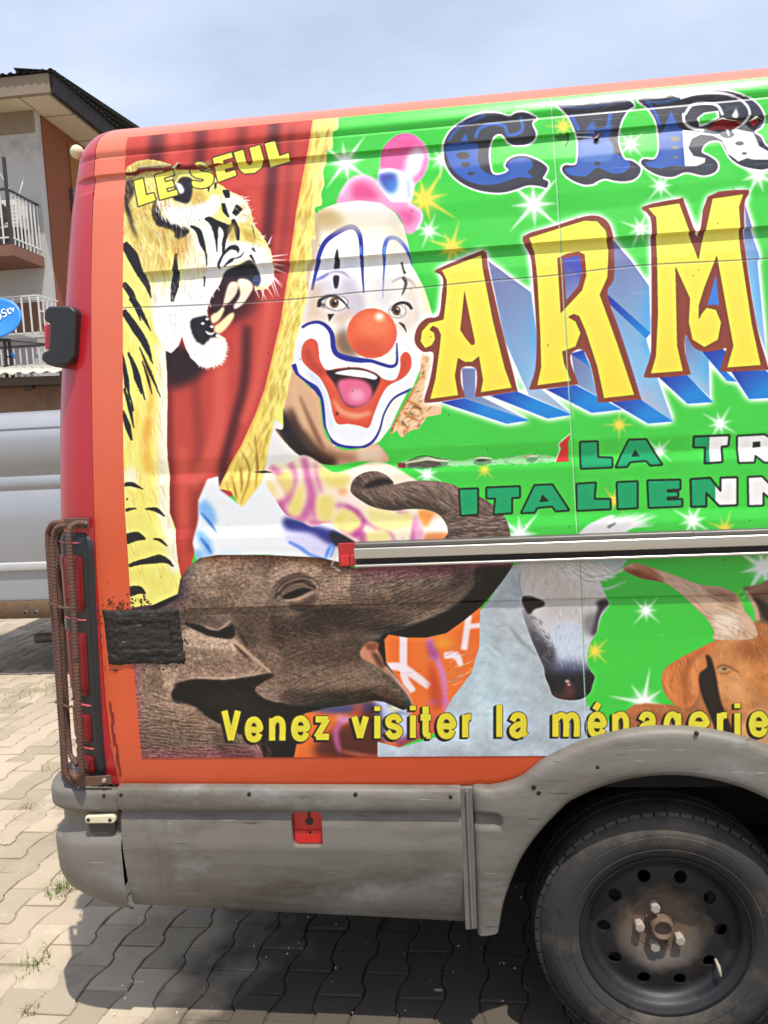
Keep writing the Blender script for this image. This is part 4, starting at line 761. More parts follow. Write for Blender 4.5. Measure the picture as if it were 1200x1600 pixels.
    Mo = D6(610, 100, 785, 62, 806, 72, 872, 235, 918, 52, 1090, 20, 1110, 40, 1090, 90, 1095, 280, 1150, 650, 1205, 850, 1190, 863, 1000, 872, 983, 850, 1008, 765, 985, 768, 900, 778, 850, 752, 815, 700, 815, 790, 836, 865, 822, 888, 640, 901, 624, 880, 650, 800, 655, 700, 655, 300, 648, 150)
    Mi = D6(636, 106, 785, 82, 876, 342, 940, 60, 1087, 39, 1066, 100, 1076, 300, 1130, 650, 1172, 842, 1010, 854, 1040, 750, 1010, 590, 963, 330, 905, 480, 880, 560, 880, 622, 890, 600, 915, 570, 960, 580, 985, 640, 970, 722, 905, 758, 848, 722, 830, 640, 836, 528, 770, 383, 778, 750, 806, 870, 651, 882, 675, 800, 685, 600, 680, 300, 674, 150)
    nx2 = D6(1290, 60, 1420, 20, 1640, 20, 1700, 860, 1560, 880, 1500, 560, 1420, 880, 1270, 880)
    FC = [D5(525, 155, 670, 265, 815, 370, 850, 640, 870, 1010, 1090, 1190, 800, 1060, 640, 700), D5(350, 880, 440, 880, 440, 1050, 800, 1230, 362, 1078), D6(478, 250, 560, 350, 645, 470, 652, 690, 630, 716, 690, 920, 757, 1106, 600, 1000, 450, 510), D6(280, 790, 370, 850, 402, 995, 515, 1050, 300, 930), D6(1092, 85, 1165, 335, 1155, 360, 1195, 780, 1150, 650, 1095, 280), D6(812, 700, 925, 800, 930, 990, 820, 890), D6(244, 340, 310, 325, 328, 400, 312, 470, 255, 537)]
    DK = [D5(210, 1108, 365, 1080, 802, 1230, 650, 1253), D5(540, 1065, 716, 1034, 1092, 1192, 925, 1218), D6(160, 955, 300, 935, 518, 1050, 375, 1066), D6(468, 1015, 600, 1000, 757, 1106, 640, 1116), D6(690, 898, 822, 888, 946, 1015, 825, 1023), D6(1030, 870, 1192, 864, 1320, 990, 1115, 1001), D6(275, 787, 335, 770, 372, 855), D6(448, 508, 652, 690, 630, 716, 448, 545), D6(895, 778, 990, 765, 1010, 780, 985, 850, 1060, 920, 1010, 915), D6(250, 350, 318, 327, 328, 400, 318, 430)]
    sl, m = mask([Ao, Ro, Mo]+FC+DK, pad=40)
    g = np.clip(blur(m, 7)*2.4, 0, 1); comp(sl, g, (246, 250, 246), .95)
    for k, p in enumerate(FC):
        x0, y0 = p.min(0); x1, y1 = p.max(0)
        F(p, lin(x0, y0, (112, 112, 156), x1, y0+(y1-y0)*.5, (132, 182, 218)), .4, 1, 0)
        setclip(p, 0); dot(x1, y0+(y1-y0)*.45, (x1-x0)*.5, (y1-y0)*.3, (60, 160, 224), 10, .5); dot(x0+(x1-x0)*.4, y1, (x1-x0)*.5, (y1-y0)*.2, (176, 178, 200), 12, .7); setclip()
    for p in DK:
        x0, y0 = p.min(0); x1, y1 = p.max(0)
        F(p, lin(x0, y0, (44, 44, 150), x0+(x1-x0)*.35, y1, (26, 132, 208)), .4, 1, 0)
    for o in (Ao, Ro, Mo): F(crm(o, True, 3), BRN, .4, 1, 0)
    for i in (Ai, Ri, Mi):
        F(i, lin(0, 330, (242, 228, 84), 0, 640, (236, 214, 62)), .4, 1, 0); q = np.vstack([i, i[:1]]); L(q, 1.3, (84, 62, 20), .3, .7, 0)
    F(D5(367, 358, 400, 520, 438, 700, 432, 722, 415, 724, 375, 680, 338, 622, 352, 500), BRN, .4, 1, 0)
    F(D6(213, 338, 260, 315, 315, 305, 343, 320, 350, 420, 330, 490, 229, 598), BRN, .4, 1, 0)
    F(FC[6], lin(880, 400, (58, 60, 160), 900, 460, (128, 136, 178)), .4, 1, 0); F(DK[9], (66, 74, 172), .8, .8, 0)
    F(D6(960, 415, 974, 560, 945, 556, 918, 562), (70, 120, 200), .4, 1, 0)
    # CIR... : ornate letters
    GR = (58, 60, 70); BL = (52, 92, 172)
    C = C3(58, 500, 62, 440, 100, 370, 160, 318, 240, 272, 330, 246, 420, 248, 495, 268, 545, 244, 610, 244, 678, 280, 654, 300, 650, 330, 672, 380, 660, 425, 610, 456, 545, 461, 495, 446, 462, 405, 440, 386, 400, 395, 372, 440, 358, 510, 364, 590, 384, 652, 440, 657, 492, 630, 470, 600, 490, 560, 545, 535, 612, 535, 690, 565, 748, 610, 738, 650, 720, 684, 756, 705, 744, 746, 700, 735, 620, 730, 540, 756, 460, 776, 370, 776, 270, 756, 180, 715, 110, 655, 68, 580)
    I = np.vstack([C3(812, 188, 880, 188, 1000, 186, 1040, 168, 1090, 186), C4(20, 226, 60, 222, 110, 200, 200, 190, 270, 205, 302, 242, 265, 265, 222, 330, 200, 400, 194, 470, 206, 530, 236, 597, 290, 610, 342, 650, 338, 695, 300, 732, 240, 746, 170, 741, 100, 728, 20, 765), C3(1080, 712, 1010, 726, 930, 702, 870, 660, 848, 620, 870, 594, 932, 594, 952, 560, 956, 450, 940, 380, 908, 300, 868, 240)])
    Rr = C4(328, 202, 370, 185, 440, 190, 510, 185, 545, 164, 600, 186, 660, 164, 760, 140, 880, 134, 990, 158, 1080, 195, 1142, 250, 1172, 320, 1152, 380, 1105, 415, 1152, 450, 1182, 505, 1270, 570, 1260, 630, 1180, 664, 1110, 662, 1020, 640, 950, 592, 908, 520, 880, 476, 812, 476, 766, 510, 755, 552, 800, 575, 852, 612, 862, 655, 832, 690, 760, 706, 650, 684, 560, 716, 470, 706, 390, 666, 348, 622, 370, 596, 430, 600, 460, 570, 470, 500, 456, 370, 420, 290, 376, 240)
    for P in (C, I, Rr):
        Q = crm(P, True, 4); L(np.vstack([Q, Q[:1]]), 6, (246, 248, 244), .4, 1, 0); F(Q, GR, .4, 1, 0)
    setclip(C)
    F(C3(75, 460, 275, 450, 285, 560, 320, 630, 400, 662, 490, 632, 478, 590, 545, 545, 622, 550, 652, 585, 640, 620, 618, 642, 652, 680, 560, 676, 480, 700, 400, 722, 300, 724, 200, 690, 120, 625, 80, 540), BL, .5)
    L(C3(270, 410, 290, 360, 350, 325, 420, 320, 470, 340, 485, 390, 545, 385, 585, 350, 570, 270), 5, (56, 98, 176), .5); L(C3(90, 430, 130, 370, 190, 320, 330, 265), 5, (56, 92, 160), .6, .8); F(C3(170, 432, 205, 382, 220, 430), BL, .5, 1, 0)
    for x, y, rx in ((187, 530, 45), (203, 590, 32), (240, 650, 22)): dot(680+x/4.2857, 120+y/4.2857, rx/4.2857, rx*.55/4.2857, GR, .5)
    setclip(I)
    F(np.vstack([C3(950, 560, 1010, 540, 1080, 545), C4(60, 540, 180, 560, 240, 600, 275, 620, 270, 660, 220, 690, 150, 690, 60, 655, 10, 690), C3(1000, 670, 900, 660, 870, 620, 940, 600)]), BL, .6); F(C3(955, 440, 1165, 425, 1170, 560, 960, 560), (76, 114, 186), .8)
    F(C3(1010, 350, 1060, 300, 1085, 350, 1180, 330, 1150, 430, 1000, 430), BL, .8, .85); L(C3(910, 260, 960, 360), 6, BL, .5); L(C3(1175, 240, 1140, 410), 6, BL, .5); L(C3(840, 200, 1000, 210, 1180, 180), 4, (70, 100, 160), .8, .6)
    dot(680+1085/4.2857, 120+585/4.2857, 5, 3, GR, .5); dot(932, 256, 4, 3, GR, .5)
    setclip(Rr)
    F(C4(470, 430, 625, 390, 640, 645, 560, 640, 480, 662, 400, 650, 370, 620, 440, 605, 475, 540), BL, .5, 1, 0); F(C4(470, 430, 500, 400, 550, 270, 590, 370, 625, 400, 625, 440), BL, .5, 1, 0); L(C4(390, 210, 440, 280, 480, 380), 5, BL, .5); L(C4(380, 215, 500, 215, 600, 190), 4, (70, 104, 166), .8, .8)
    F(C4(625, 400, 830, 428, 900, 430, 1000, 398, 1100, 418, 1140, 510, 1260, 575, 1230, 600, 1110, 600, 1060, 590, 1000, 612, 930, 560, 890, 470, 830, 440, 750, 432, 690, 460, 665, 520, 700, 575, 780, 590, 775, 620, 720, 642, 642, 645), (238, 238, 236), .6, 1, 0)
    for x, y, rx in ((925, 432, 48), (1008, 490, 30), (1040, 558, 18), (580, 462, 38), (578, 520, 26), (580, 585, 18)): dot(920+x/4.2857, 110+y/4.2857, rx/4.2857, rx*.5/4.2857, (110, 112, 116), .5)
    L(C4(610, 190, 720, 160, 860, 155, 970, 175, 1050, 230, 1075, 300, 1020, 370, 960, 405), 4, (236, 236, 236), .6); L(C4(640, 300, 690, 235, 780, 222, 860, 240, 895, 300), 4.5, (238, 238, 238), .5); L(C4(632, 290, 640, 350, 690, 390, 770, 405), 4.5, (238, 238, 238), .5); F(C4(955, 310, 985, 255, 1000, 300, 990, 330), (230, 230, 230), .8, 1, 0)
    F(C4(722, 322, 770, 285, 868, 272, 874, 320, 800, 362, 740, 382), (246, 248, 244), .5, 1, 0); F(C4(735, 325, 775, 296, 850, 285, 855, 315, 795, 350, 745, 365), GREEN, .5, 1, 0)
    setclip()
    # LE SEUL
    def block(P, fill, edge, w, holes=(), s=0):
        Q = crm(P) if s else P
        L(np.vstack([Q, Q[:2]]), w, edge, .35, 1, 0); F(Q, fill, .35, 1, 0)
        L(np.vstack([Q, Q[:2]]), w*.5, edge, .3, 1, 0)
        for h in holes: F(h, edge, .35, 1, 0)
    YB = (240, 224, 82); ED = (74, 62, 20)
    block(A_(88, 245, 158, 225, 180, 345, 235, 330, 252, 385, 120, 432), YB, ED, 2.4)
    block(A_(238, 202, 370, 166, 385, 205, 308, 225, 318, 252, 372, 238, 385, 285, 325, 300, 335, 325, 400, 305, 412, 347, 275, 385), YB, ED, 2.4)
    block(A_(650, 165, 600, 120, 545, 110, 500, 150, 500, 195, 540, 225, 590, 235, 575, 250, 510, 245, 520, 290, 590, 300, 650, 275, 668, 225, 650, 190, 570, 170, 580, 155), YB, ED, 2.4, (), 1)
    block(A_(655, 80, 795, 38, 808, 78, 735, 100, 742, 122, 800, 105, 812, 148, 748, 164, 754, 184, 820, 164, 833, 206, 695, 258), YB, ED, 2.4)
    block(A_(806, 40, 880, 18, 905, 115, 925, 130, 945, 112, 920, 6, 1000, -15, 1030, 90, 1015, 150, 960, 190, 885, 195, 845, 160), YB, ED, 2.4)
    block(K1(880, 165, 930, 150, 952, 222, 995, 206, 1004, 250, 908, 278), YB, ED, 2.4)
    # LA TR / ITALIEN
    GN = (8, 158, 96); BK = (16, 34, 22); W2 = (238, 236, 232)
    for P, f, hs in [((497, 50, 562, 48, 565, 108, 618, 110, 616, 145, 500, 150), 0, []), ((680, 42, 745, 40, 805, 135, 760, 138, 745, 120, 685, 125, 672, 143, 630, 145), 0, [(705, 78, 722, 104, 690, 106)]), ((925, 30, 1058, 25, 1055, 65, 1030, 67, 1030, 125, 965, 130, 970, 70, 925, 70), 1, []), ((1088, 28, 1190, 22, 1230, 45, 1225, 80, 1205, 90, 1245, 125, 1190, 127, 1155, 100, 1152, 126, 1092, 128), 2, [(1148, 50, 1175, 48, 1177, 68, 1148, 72)]),
                     ((42, 228, 112, 225, 112, 322, 48, 327), 0, []), ((145, 222, 270, 217, 270, 258, 240, 260, 240, 317, 172, 322, 178, 262, 145, 262), 0, []), ((325, 213, 392, 210, 455, 307, 405, 310, 392, 292, 335, 297, 325, 315, 275, 317), 0, [(355, 247, 380, 273, 343, 276)]), ((483, 208, 555, 203, 550, 265, 610, 265, 610, 302, 485, 308), 0, []), ((635, 202, 712, 198, 712, 298, 638, 302), 0, []),
                     ((750, 195, 873, 192, 873, 228, 825, 230, 825, 238, 865, 236, 865, 256, 825, 258, 825, 268, 880, 265, 880, 292, 755, 297), 0, []), ((912, 190, 985, 185, 1025, 235, 1025, 185, 1087, 183, 1087, 287, 1020, 290, 970, 240, 970, 292, 915, 293), 1, []), ((1128, 182, 1180, 180, 1240, 240, 1240, 180, 1300, 180, 1300, 285, 1240, 288, 1185, 240, 1185, 288, 1130, 290), 2, [])]:
        Q = E7(*P); block(Q, GN if f < 2 else W2, BK, 4, [E7(*h) for h in hs])
        if f == 1:
            sx = 984 if P[0] == 925 else 1005; setclip(Q, 0); F(E7(sx, 0, 1200, 0, 1200, 400, sx, 400), W2, .3, 1, 0); setclip(); L(np.vstack([Q, Q[:2]]), 2.6, BK, .3, 1, 0)
    # sentence along the bottom
    e_ = [[(.08, .5), (.92, .5), (.9, .25), (.7, .08), (.5, .05), (.22, .15), (.08, .5), (.2, .85), (.5, .96), (.78, .9), (.92, .72)]]
    GL = {'V': [[(.1, -.27), (.5, .95), (.9, -.27)]], 'e': e_, 'n': [[(.14, .04), (.14, 1)], [(.14, .3), (.35, .08), (.65, .06), (.86, .3), (.86, 1)]], 'z': [[(.08, .1), (.86, .1), (.12, .9), (.92, .9)]], 'v': [[(.1, .04), (.5, .95), (.9, .04)]], 'i': [[(.5, .04), (.5, 1)], [(.5, -.32), (.5, -.18)]],
          's': [[(.9, .28), (.7, .08), (.4, .06), (.14, .2), (.2, .42), (.5, .5), (.82, .6), (.88, .78), (.65, .94), (.35, .94), (.08, .74)]], 't': [[(.5, -.28), (.5, .8), (.62, .93), (.95, .93)], [(.05, .1), (.95, .1)]], 'r': [[(.2, .04), (.2, 1)], [(.2, .35), (.45, .12), (.95, .1)]], 'l': [[(.5, -.3), (.5, 1)]],
          'a': [[(.12, .28), (.3, .07), (.62, .06), (.82, .25), (.82, .8), (.95, .95)], [(.82, .42), (.4, .5), (.12, .68), (.2, .9), (.5, .95), (.82, .75)]], 'm': [[(.1, .04), (.1, 1)], [(.1, .3), (.25, .07), (.42, .1), (.5, .35), (.5, 1)], [(.5, .3), (.65, .07), (.82, .1), (.9, .35), (.9, 1)]], 'g': [[(.85, .04), (.85, 1), (.7, 1.25), (.2, 1.25)], [(.85, .3), (.6, .06), (.3, .1), (.12, .45), (.2, .8), (.5, .93), (.85, .7)]], 'E': e_+[[(.4, -.14), (.65, -.36)]]}
    wrd = []
    for ch, a, b in [('V', 40, 125), ('e', 140, 213), ('n', 238, 313), ('e', 333, 410), ('z', 425, 500), ('v', 583, 658), ('i', 680, 705), ('s', 722, 800), ('i', 828, 853), ('t', 865, 922), ('e', 940, 1018), ('r', 1045, 1090)]: wrd.append((ch, 330+a/2.6667, 330+b/2.6667))
    for ch, a, b in [('l', 40, 70), ('a', 95, 178), ('m', 275, 405), ('E', 430, 510), ('n', 532, 612), ('a', 645, 728), ('g', 752, 835), ('e', 860, 948), ('r', 980, 1032), ('i', 1055, 1085), ('e', 1118, 1200), ('r', 1290, 1340)][:11]: wrd.append((ch, 760+a/2.727, 760+b/2.727))
    for ch, x0, x1 in wrd:
        bot = float(np.interp(x0, [345, 600, 760, 1200], [1159, 1154, 1152.5, 1150])); top = bot-float(np.interp(x0, [345, 760], [37, 38])); w = 10.9
        if ch == 'i' or ch == 'l': xa, xb = (x0+x1)/2-1, (x0+x1)/2+1
        else: xa, xb = x0+3, x1-3
        def mp(st): return np.array([(xa+(xb-xa)*u, top+(bot-top)*(v*.9+.05 if 0 <= v <= 1 else v)) for u, v in st])
        sts = [mp(s) for s in GL[ch]]
        sm = ch not in 'Vvzilt'
        po = [q for s in sts for q in ribbon(s, w, 5, sm)]
        for dx, dy, gr, c, in [(-3.2, 2.4, 2.6, (38, 26, 18)), (-1.6, 1.2, 2.4, (38, 26, 18)), (0, 0, 2.0, (50, 38, 16)), (0, 0, 0, (216, 202, 52))]:
            pp = [q for s in sts for q in ribbon(s+(dx, dy), w-1+gr, 5, sm)]
            sl, m = mask(pp); comp(sl, m, c)
    # ---- wear of the film: seam, scuffs, tears
    L([(859, 130), (873, 343), (891, 643), (902, 840), (905, 883), (915, 1111), (919, 1200)], 1.5, (186, 226, 186), .3, .8); L([(860.6, 130), (874.6, 343), (892.6, 643), (903.6, 840), (906.6, 883), (916.6, 1111)], 1, (60, 110, 60), .3, .55)
    for k in range(160):
        x0 = r.uniform(200, 1250); y0 = r.uniform(150, 1180); l = r.uniform(3, 40)*(1 if r.rand() < .3 else .25)
        L([(x0, y0), (x0+l, y0-l*.08+r.uniform(-1, 1))], (.4, .9, .3), (245, 245, 240) if r.rand() < .6 else (70, 60, 50), .3, r.uniform(.25, .6), 0)
    for k in range(70):
        x0 = r.uniform(200, 1250); y0 = r.uniform(150, 1180); dot(x0, y0, r.uniform(.5, 1.2), None, (60, 50, 44), .3, .7)
    for k in range(30):
        x0 = r.uniform(890, 1200); y0 = r.uniform(150, 290); L([(x0, y0), (x0+r.uniform(20, 70), y0-r.uniform(2, 9))], (.4, .9, .4), (240, 242, 240), .3, .5, 0)
    cr = [(150, 484), (195, 481), (330, 475), (470, 466), (560, 456), (640, 450), (760, 438), (860, 430), (1000, 414), (1200, 403), (1400, 386)]
    L(cr, 1.3, (70, 60, 50), .4, .75); L([(x, y+2) for x, y in cr], 1.2, (240, 240, 230), .5, .4)
    for p, w in [((190, 265), 4)]: pass
    RED = (128, 24, 26)
    F(A_(0, 195, 90, 190, 130, 155, 300, 150, 390, 128, 470, 130, 520, 122, 560, 140, 620, 150, 680, 118, 760, 120, 600, 160, 520, 165, 400, 165, 300, 172, 170, 180, 100, 208, 0, 205), RED, .6, 1, 0, .5)
    L(A_(0, 190, 100, 195), 2, (60, 14, 14), .5); L(A_(130, 150, 240, 138, 330, 130), 3, (226, 200, 180), .8, .9); F(A_(370, 195, 385, 130, 410, 105, 395, 160), (196, 180, 120), .5, 1, 0); F(A_(540, 125, 640, 100, 640, 140, 590, 165, 545, 150), (150, 136, 60), .8, .8, 0, 1); L(A_(560, 130, 600, 160, 570, 175), 1.2, (40, 34, 16), .4); L(A_(570, 110, 620, 140), 1.2, (240, 230, 170), .4)
    F(C4(796, 392, 850, 345, 890, 322, 1000, 332, 1022, 356, 965, 398, 880, 404, 800, 404), (150, 44, 46), .5, 1, 0, .6); L(C4(850, 345, 890, 320, 1000, 330), 2, (60, 40, 40), .5); L(C4(820, 395, 870, 380, 920, 390), 2, (200, 90, 84), .8, .8); L(C4(925, 400, 938, 440), (5, 2), (230, 226, 220), .4); F(C4(1065, 345, 1120, 310, 1140, 350, 1095, 380), (180, 60, 64), .5, 1, 0); L(C4(1040, 300, 1170, 330), 1.4, (40, 34, 34), .4)
    F(C3(1050, 420, 1080, 385, 1110, 375, 1085, 415, 1060, 425), (190, 40, 44), .4, 1, 0); L(C3(940, 380, 1060, 375), 2, (240, 230, 240), .4); L(C3(940, 405, 1050, 410), 2.4, (244, 240, 244), .4); F(C3(1065, 420, 1100, 430, 1085, 458), INK, .5); F(C3(800, 400, 900, 385, 890, 430, 820, 430), (40, 110, 40), 1, .8, 0, 1); L(C3(885, 375, 890, 430, 870, 470), 1.4, (20, 40, 20), .4)
    # tear along the lower moulding
    F(K6(300, 255, 340, 240, 430, 218, 520, 232, 600, 240, 700, 225, 760, 235, 880, 215, 960, 212, 1040, 220, 1050, 244, 900, 256, 700, 262, 520, 268, 380, 276, 300, 275), (136, 206, 134), .5, 1, 0, 1.2)
    F(K6(345, 268, 370, 240, 430, 222, 500, 240, 510, 262, 440, 275), (124, 116, 92), .6, 1, 0, 1); F(K6(300, 252, 340, 250, 338, 275, 305, 274), (130, 32, 34), .5, 1, 0); L(K6(340, 250, 380, 230, 430, 218, 500, 232, 540, 240), 1.4, (40, 50, 24), .4)
    for k in range(60):
        x0 = r.uniform(350, 1040); y0 = r.uniform(224, 264); L(K6(x0, y0, x0+r.uniform(8, 40), y0+r.uniform(-14, 14)), (.5, 1.4, .4), [(240, 244, 236), (58, 74, 40), (196, 224, 190), (120, 80, 60)][k % 4], .3, .8, 0)
    F(K6(670, 240, 700, 218, 720, 232, 750, 232, 700, 246), (70, 96, 40), .5, 1, 0, 1); F(K6(890, 220, 950, 212, 950, 224, 900, 226), (190, 150, 110), .5, 1, 0, .6)
    F(K6(1045, 246, 1060, 205, 1075, 185, 1062, 165, 1090, 138, 1115, 112, 1104, 160, 1108, 246), (196, 52, 44), .4, 1, 0, .5); L(K6(1045, 246, 1065, 190, 1062, 160, 1115, 112), 1.6, (226, 214, 196), .4)
    F(H6(430, 268, 520, 256, 578, 272, 500, 276), (50, 30, 20), .6, 1, 0)
    F(H6(1000, 940, 1040, 800, 1060, 795, 1050, 860, 1015, 940, 1080, 975, 1060, 985), (210, 200, 186), .6, .5, 0)
    # the print's own crispness
    for c in range(3):
        CV[..., c] += .42*(CV[..., c]-box1(box1(CV[..., c], 2, 0), 2, 1))+.22*(CV[..., c]-box1(box1(CV[..., c], 9, 0), 9, 1))
    CV[:] = np.clip(CV*(1+.03*fbm(_xx/60, _yy/60, 4))[..., None]*(1+.025*(prng.rand(AH, AW, 1)-.5)), 0, 1)
# ------------------------------------------------------------------ materials in use
M_ORANGE = mat('orange_paint', (198, 78, 40), .36, top_tint=((216, 122, 96), 1.6, 2.9, .9), var=.06, scale=3, coat=.25, rvar=.08, col2=[((222, 128, 100), 2.2, .60, .3), ((150, 48, 24), 40, .74, .05)])
M_RED = mat('red_paint', (172, 28, 36), .34, top_tint=((190, 70, 74), 2.2, 2.9, .8), var=.07, scale=3, coat=.3, rvar=.08)  # pinkish top paints the sky's reflection into the red
M_REDD = mat('dark_red_primer', (120, 22, 22), .5, var=.2, scale=20)
M_GREY = mat('grey_plastic', (110, 105, 97), .55, var=.10, scale=6, rvar=.1, bump=.05, bscale=240, col2=[((70, 61, 51), 2.0, .46, .22, (.6, 1, 2.2)), ((134, 132, 129), 3, .54, .16, (.7, 1, 1.5)), ((124, 78, 46), 6, .66, .06), ((60, 53, 46), 3.2, .635, .03, (1.2, 1, 22), .12), ((164, 162, 158), 2.6, .655, .02, (1.5, 1, 40), -.2), ((52, 46, 41), 4, .655, .02, (1, 1, 12), .7), ((60, 52, 45), 50, .68, .05), ((80, 69, 58), 1.2, .60, .2, (2.5, 1, .7))])
M_BLACK = mat('black_plastic', (34, 34, 36), .42, var=.2, scale=14, col2=[((86, 84, 84), 26, .72, .06)])
M_DARK = mat('underbody', (24, 21, 19), .9, var=.4, scale=10, rvar=0)
M_LENS = mat('red_lens', (120, 14, 20), .32, var=.2, scale=12, rvar=.08, spec=.35)
M_LENSB = mat('bright_red_lens', (196, 34, 32), .25, var=.1, coat=.4)
M_PINK = mat('faded_pink_paint', (176, 74, 78), .6, var=.2)
M_RUST = mat('rusty_rebar', (92, 66, 54), .8, var=.3, scale=60, rvar=.1, col2=[((120, 74, 50), 18, .52, .2), ((62, 46, 40), 30, .58, .1)], bump=.3, bscale=300)
M_ALU = mat('dull_aluminium', (188, 184, 176), .34, metal=.85, var=.08, scale=20, streak=(.05, 1, 8), col2=[((120, 112, 102), 14, .62, .2)])
M_ALUD = mat('grimy_strip', (104, 100, 96), .5, metal=.6, var=.2, scale=24, streak=(.2, 1, 2))
M_TYRE = mat('tyre_rubber', (44, 42, 40), .82, var=.2, scale=14, rvar=.08, col2=[((88, 79, 68), 4, .50, .22), ((30, 28, 27), 13, .56, .12), ((110, 100, 86), 40, .66, .08)], bump=.15, bscale=180)
M_RIM = mat('black_steel_rim', (26, 25, 26), .5, var=.2, scale=10, col2=[((70, 59, 49), 6, .60, .2)], bump=.05, bscale=90)
M_HUB = mat('rusty_dusty_hub', (98, 78, 63), .8, var=.25, scale=22, col2=[((66, 48, 38), 12, .55, .2)], bump=.2, bscale=120)
M_BOLT = mat('worn_bolt', (168, 158, 146), .5, metal=.2, var=.2, scale=60)
M_TAR = mat('black_sealant', (30, 25, 22), .7, var=.4, scale=40, col2=[((98, 80, 58), 60, .60, .06), ((70, 40, 28), 16, .62, .1)], bump=.8, bscale=70, streak=(.5, 1, 2.4))
M_CREAM = mat('cream_plastic', (206, 196, 166), .5, var=.1, scale=20)
M_SCREW = mat('screw_head', (40, 36, 34), .5, metal=.5)
M_FLAP = mat('curled_film', (136, 140, 116), .5, var=.2, scale=30)

# ------------------------------------------------------------------ body side surface
def base(z):
    z = np.asarray(z, float)
    y = .092*np.maximum(0, np.minimum(z, 2.5)-1.45)**2
    e = np.clip((z-2.5)/.105, 0, 1)
    return y+.1932*np.maximum(0, z-2.5)+.13*(1-np.sqrt(1-e*e)) + .012*np.clip((.93-z)/.16, 0, 1)**2
RZ = [.70, 1.18, 1.5, 1.82, 2.03, 2.365, 2.525, 2.58, 2.606]; RX = [-1.162, -1.160, -1.157, -1.135, -1.114, -1.082, -1.056, -1.035, -1.0]
def x_rear(z): return np.interp(z, RZ, RX)
def x_bend(z): return np.interp(z, [.7, 1.0, 1.54, 1.95, 2.39, 2.6], [-.985, -.975, -.962, -.946, -.932, -.925])
def x_seam(z): return np.interp(z, [.775, .883, 1.011, 1.369, 1.612, 1.816, 2.088, 2.397, 2.547, 2.61], [-1.002, -1.012, -1.018, -1.012, -1.0, -.99, -.981, -.970, -.962, -.94])
def x_print(z): return np.interp(z, [.85, 1.118, 1.436, 1.54, 2.014, 2.547], [-.925, -.925, -.916, -.915, -.893, -.875])
T1 = ([0, 2.288, 2.3775, 2.4284, 2.4375, 2.4416, 2.487, 2.4885, 2.4945, 2.496, 2.7], [0, .001, 0, -.0080, -.0080, .001, .0010, -.0045, -.0045, .0010, 0])
T2 = ([0, 1.43, 1.4602, 1.4879, 1.6092, 1.6333, 1.6734, 2.114, 2.148, 2.1665, 2.1703, 2.243, 2.288, 3], [0, 0, -.0012, -.0078, -.0070, -.0125, -.0072, -.0070, -.0118, -.0118, .0012, -.0024, .0006, 0])
T3 = ([0, .858, 1.162, 1.2491, 1.268, 1.2725, 1.3], [0, -.0005, -.0066, -.0062, -.0062, 0, 0])
def ss(x, a, b): t = np.clip((x-a)/(b-a), 0, 1); return t*t*(3-2*t)
def detail(X, z):
    X = np.asarray(X, float); z = np.asarray(z, float)
    d1 = np.interp(z, *T1)*ss(X, -1.05, -.99)
    # recessed pressings end in rounded corners towards the rear pillar
    def corner(x0, za, zb, r):
        dz = np.maximum(0, np.maximum(za+r-z, z-(zb-r)))
        return x0+r-np.sqrt(np.maximum(0, r*r-np.minimum(dz, r)**2))
    f2 = ss(X-corner(-.845, 1.44, 2.30, .10), -.005, .03)
    f3 = ss(X-corner(-.80, .80, 1.275, .05), -.005, .03)
    wob = .0016*(fbm(X*2.2+3, z*2.6, 3)*2)+.0008*fbm(X*9, z*11, 2)
    return d1+np.interp(z, *T2)*f2+np.interp(z, *T3)*f3+wob
def surf(X, z, off=0.):
    X = np.asarray(X, float); z = np.asarray(z, float)
    a = x_bend(z)-x_rear(z); t = np.clip((x_bend(z)-X)/a, 0, 1)
    return base(z)+.13*(1-np.sqrt(1-t*t))-detail(X, z)-off
ARC = (.479, .335)
zs = np.unique(np.concatenate([np.arange(.772, 2.496, .0042), 2.4375+np.array([0, .002, .0042]), 2.1665+np.array([0, .0038]), 1.2680+np.array([0, .0045]), 2.5+.105*np.sin(np.linspace(0, 1.56, 16))]))
xs_far = np.concatenate([np.arange(-.84, 1.2, .009), np.arange(1.2, 3.01, .09)])
def side_mesh(name, x0f, zsel, off, cols0, arch):
    k = len(cols0); V = np.zeros((len(zsel), k+len(xs_far), 3))
    for i, z in enumerate(zsel):
        X = np.concatenate([x0f(z)+(-.849-x0f(z))*cols0, xs_far])
        V[i, :, 0] = X; V[i, :, 2] = z
    V[:, :, 1] = surf(V[:, :, 0], V[:, :, 2], off)
    nu, nv = V.shape[:2]
    idx = np.arange(nu*nv).reshape(nu, nv)
    q = np.stack([idx[:-1, :-1], idx[:-1, 1:], idx[1:, 1:], idx[1:, :-1]], -1).reshape(-1, 4)
    P = V.reshape(-1, 3)
    c = P[q].mean(1); keep = np.hypot(c[:, 0]-ARC[0], c[:, 2]-ARC[1]) > arch
    q = q[keep]
    me = bpy.data.meshes.new(name)
    me.from_pydata(P.tolist(), [], q.tolist()); me.update()
    me.polygons.foreach_set('use_smooth', [True]*len(me.polygons))
    return me
van = empty('circus_van', (1.0, 1.0, 0))
prop(van, 'orange and red circus van printed with clown, tiger, elephant and ARM lettering', 'van')
c0 = np.linspace(0, 1, 16)
body = link('body_side', side_mesh('body_side', x_seam, zs, 0, c0, .565), van, M_ORANGE)

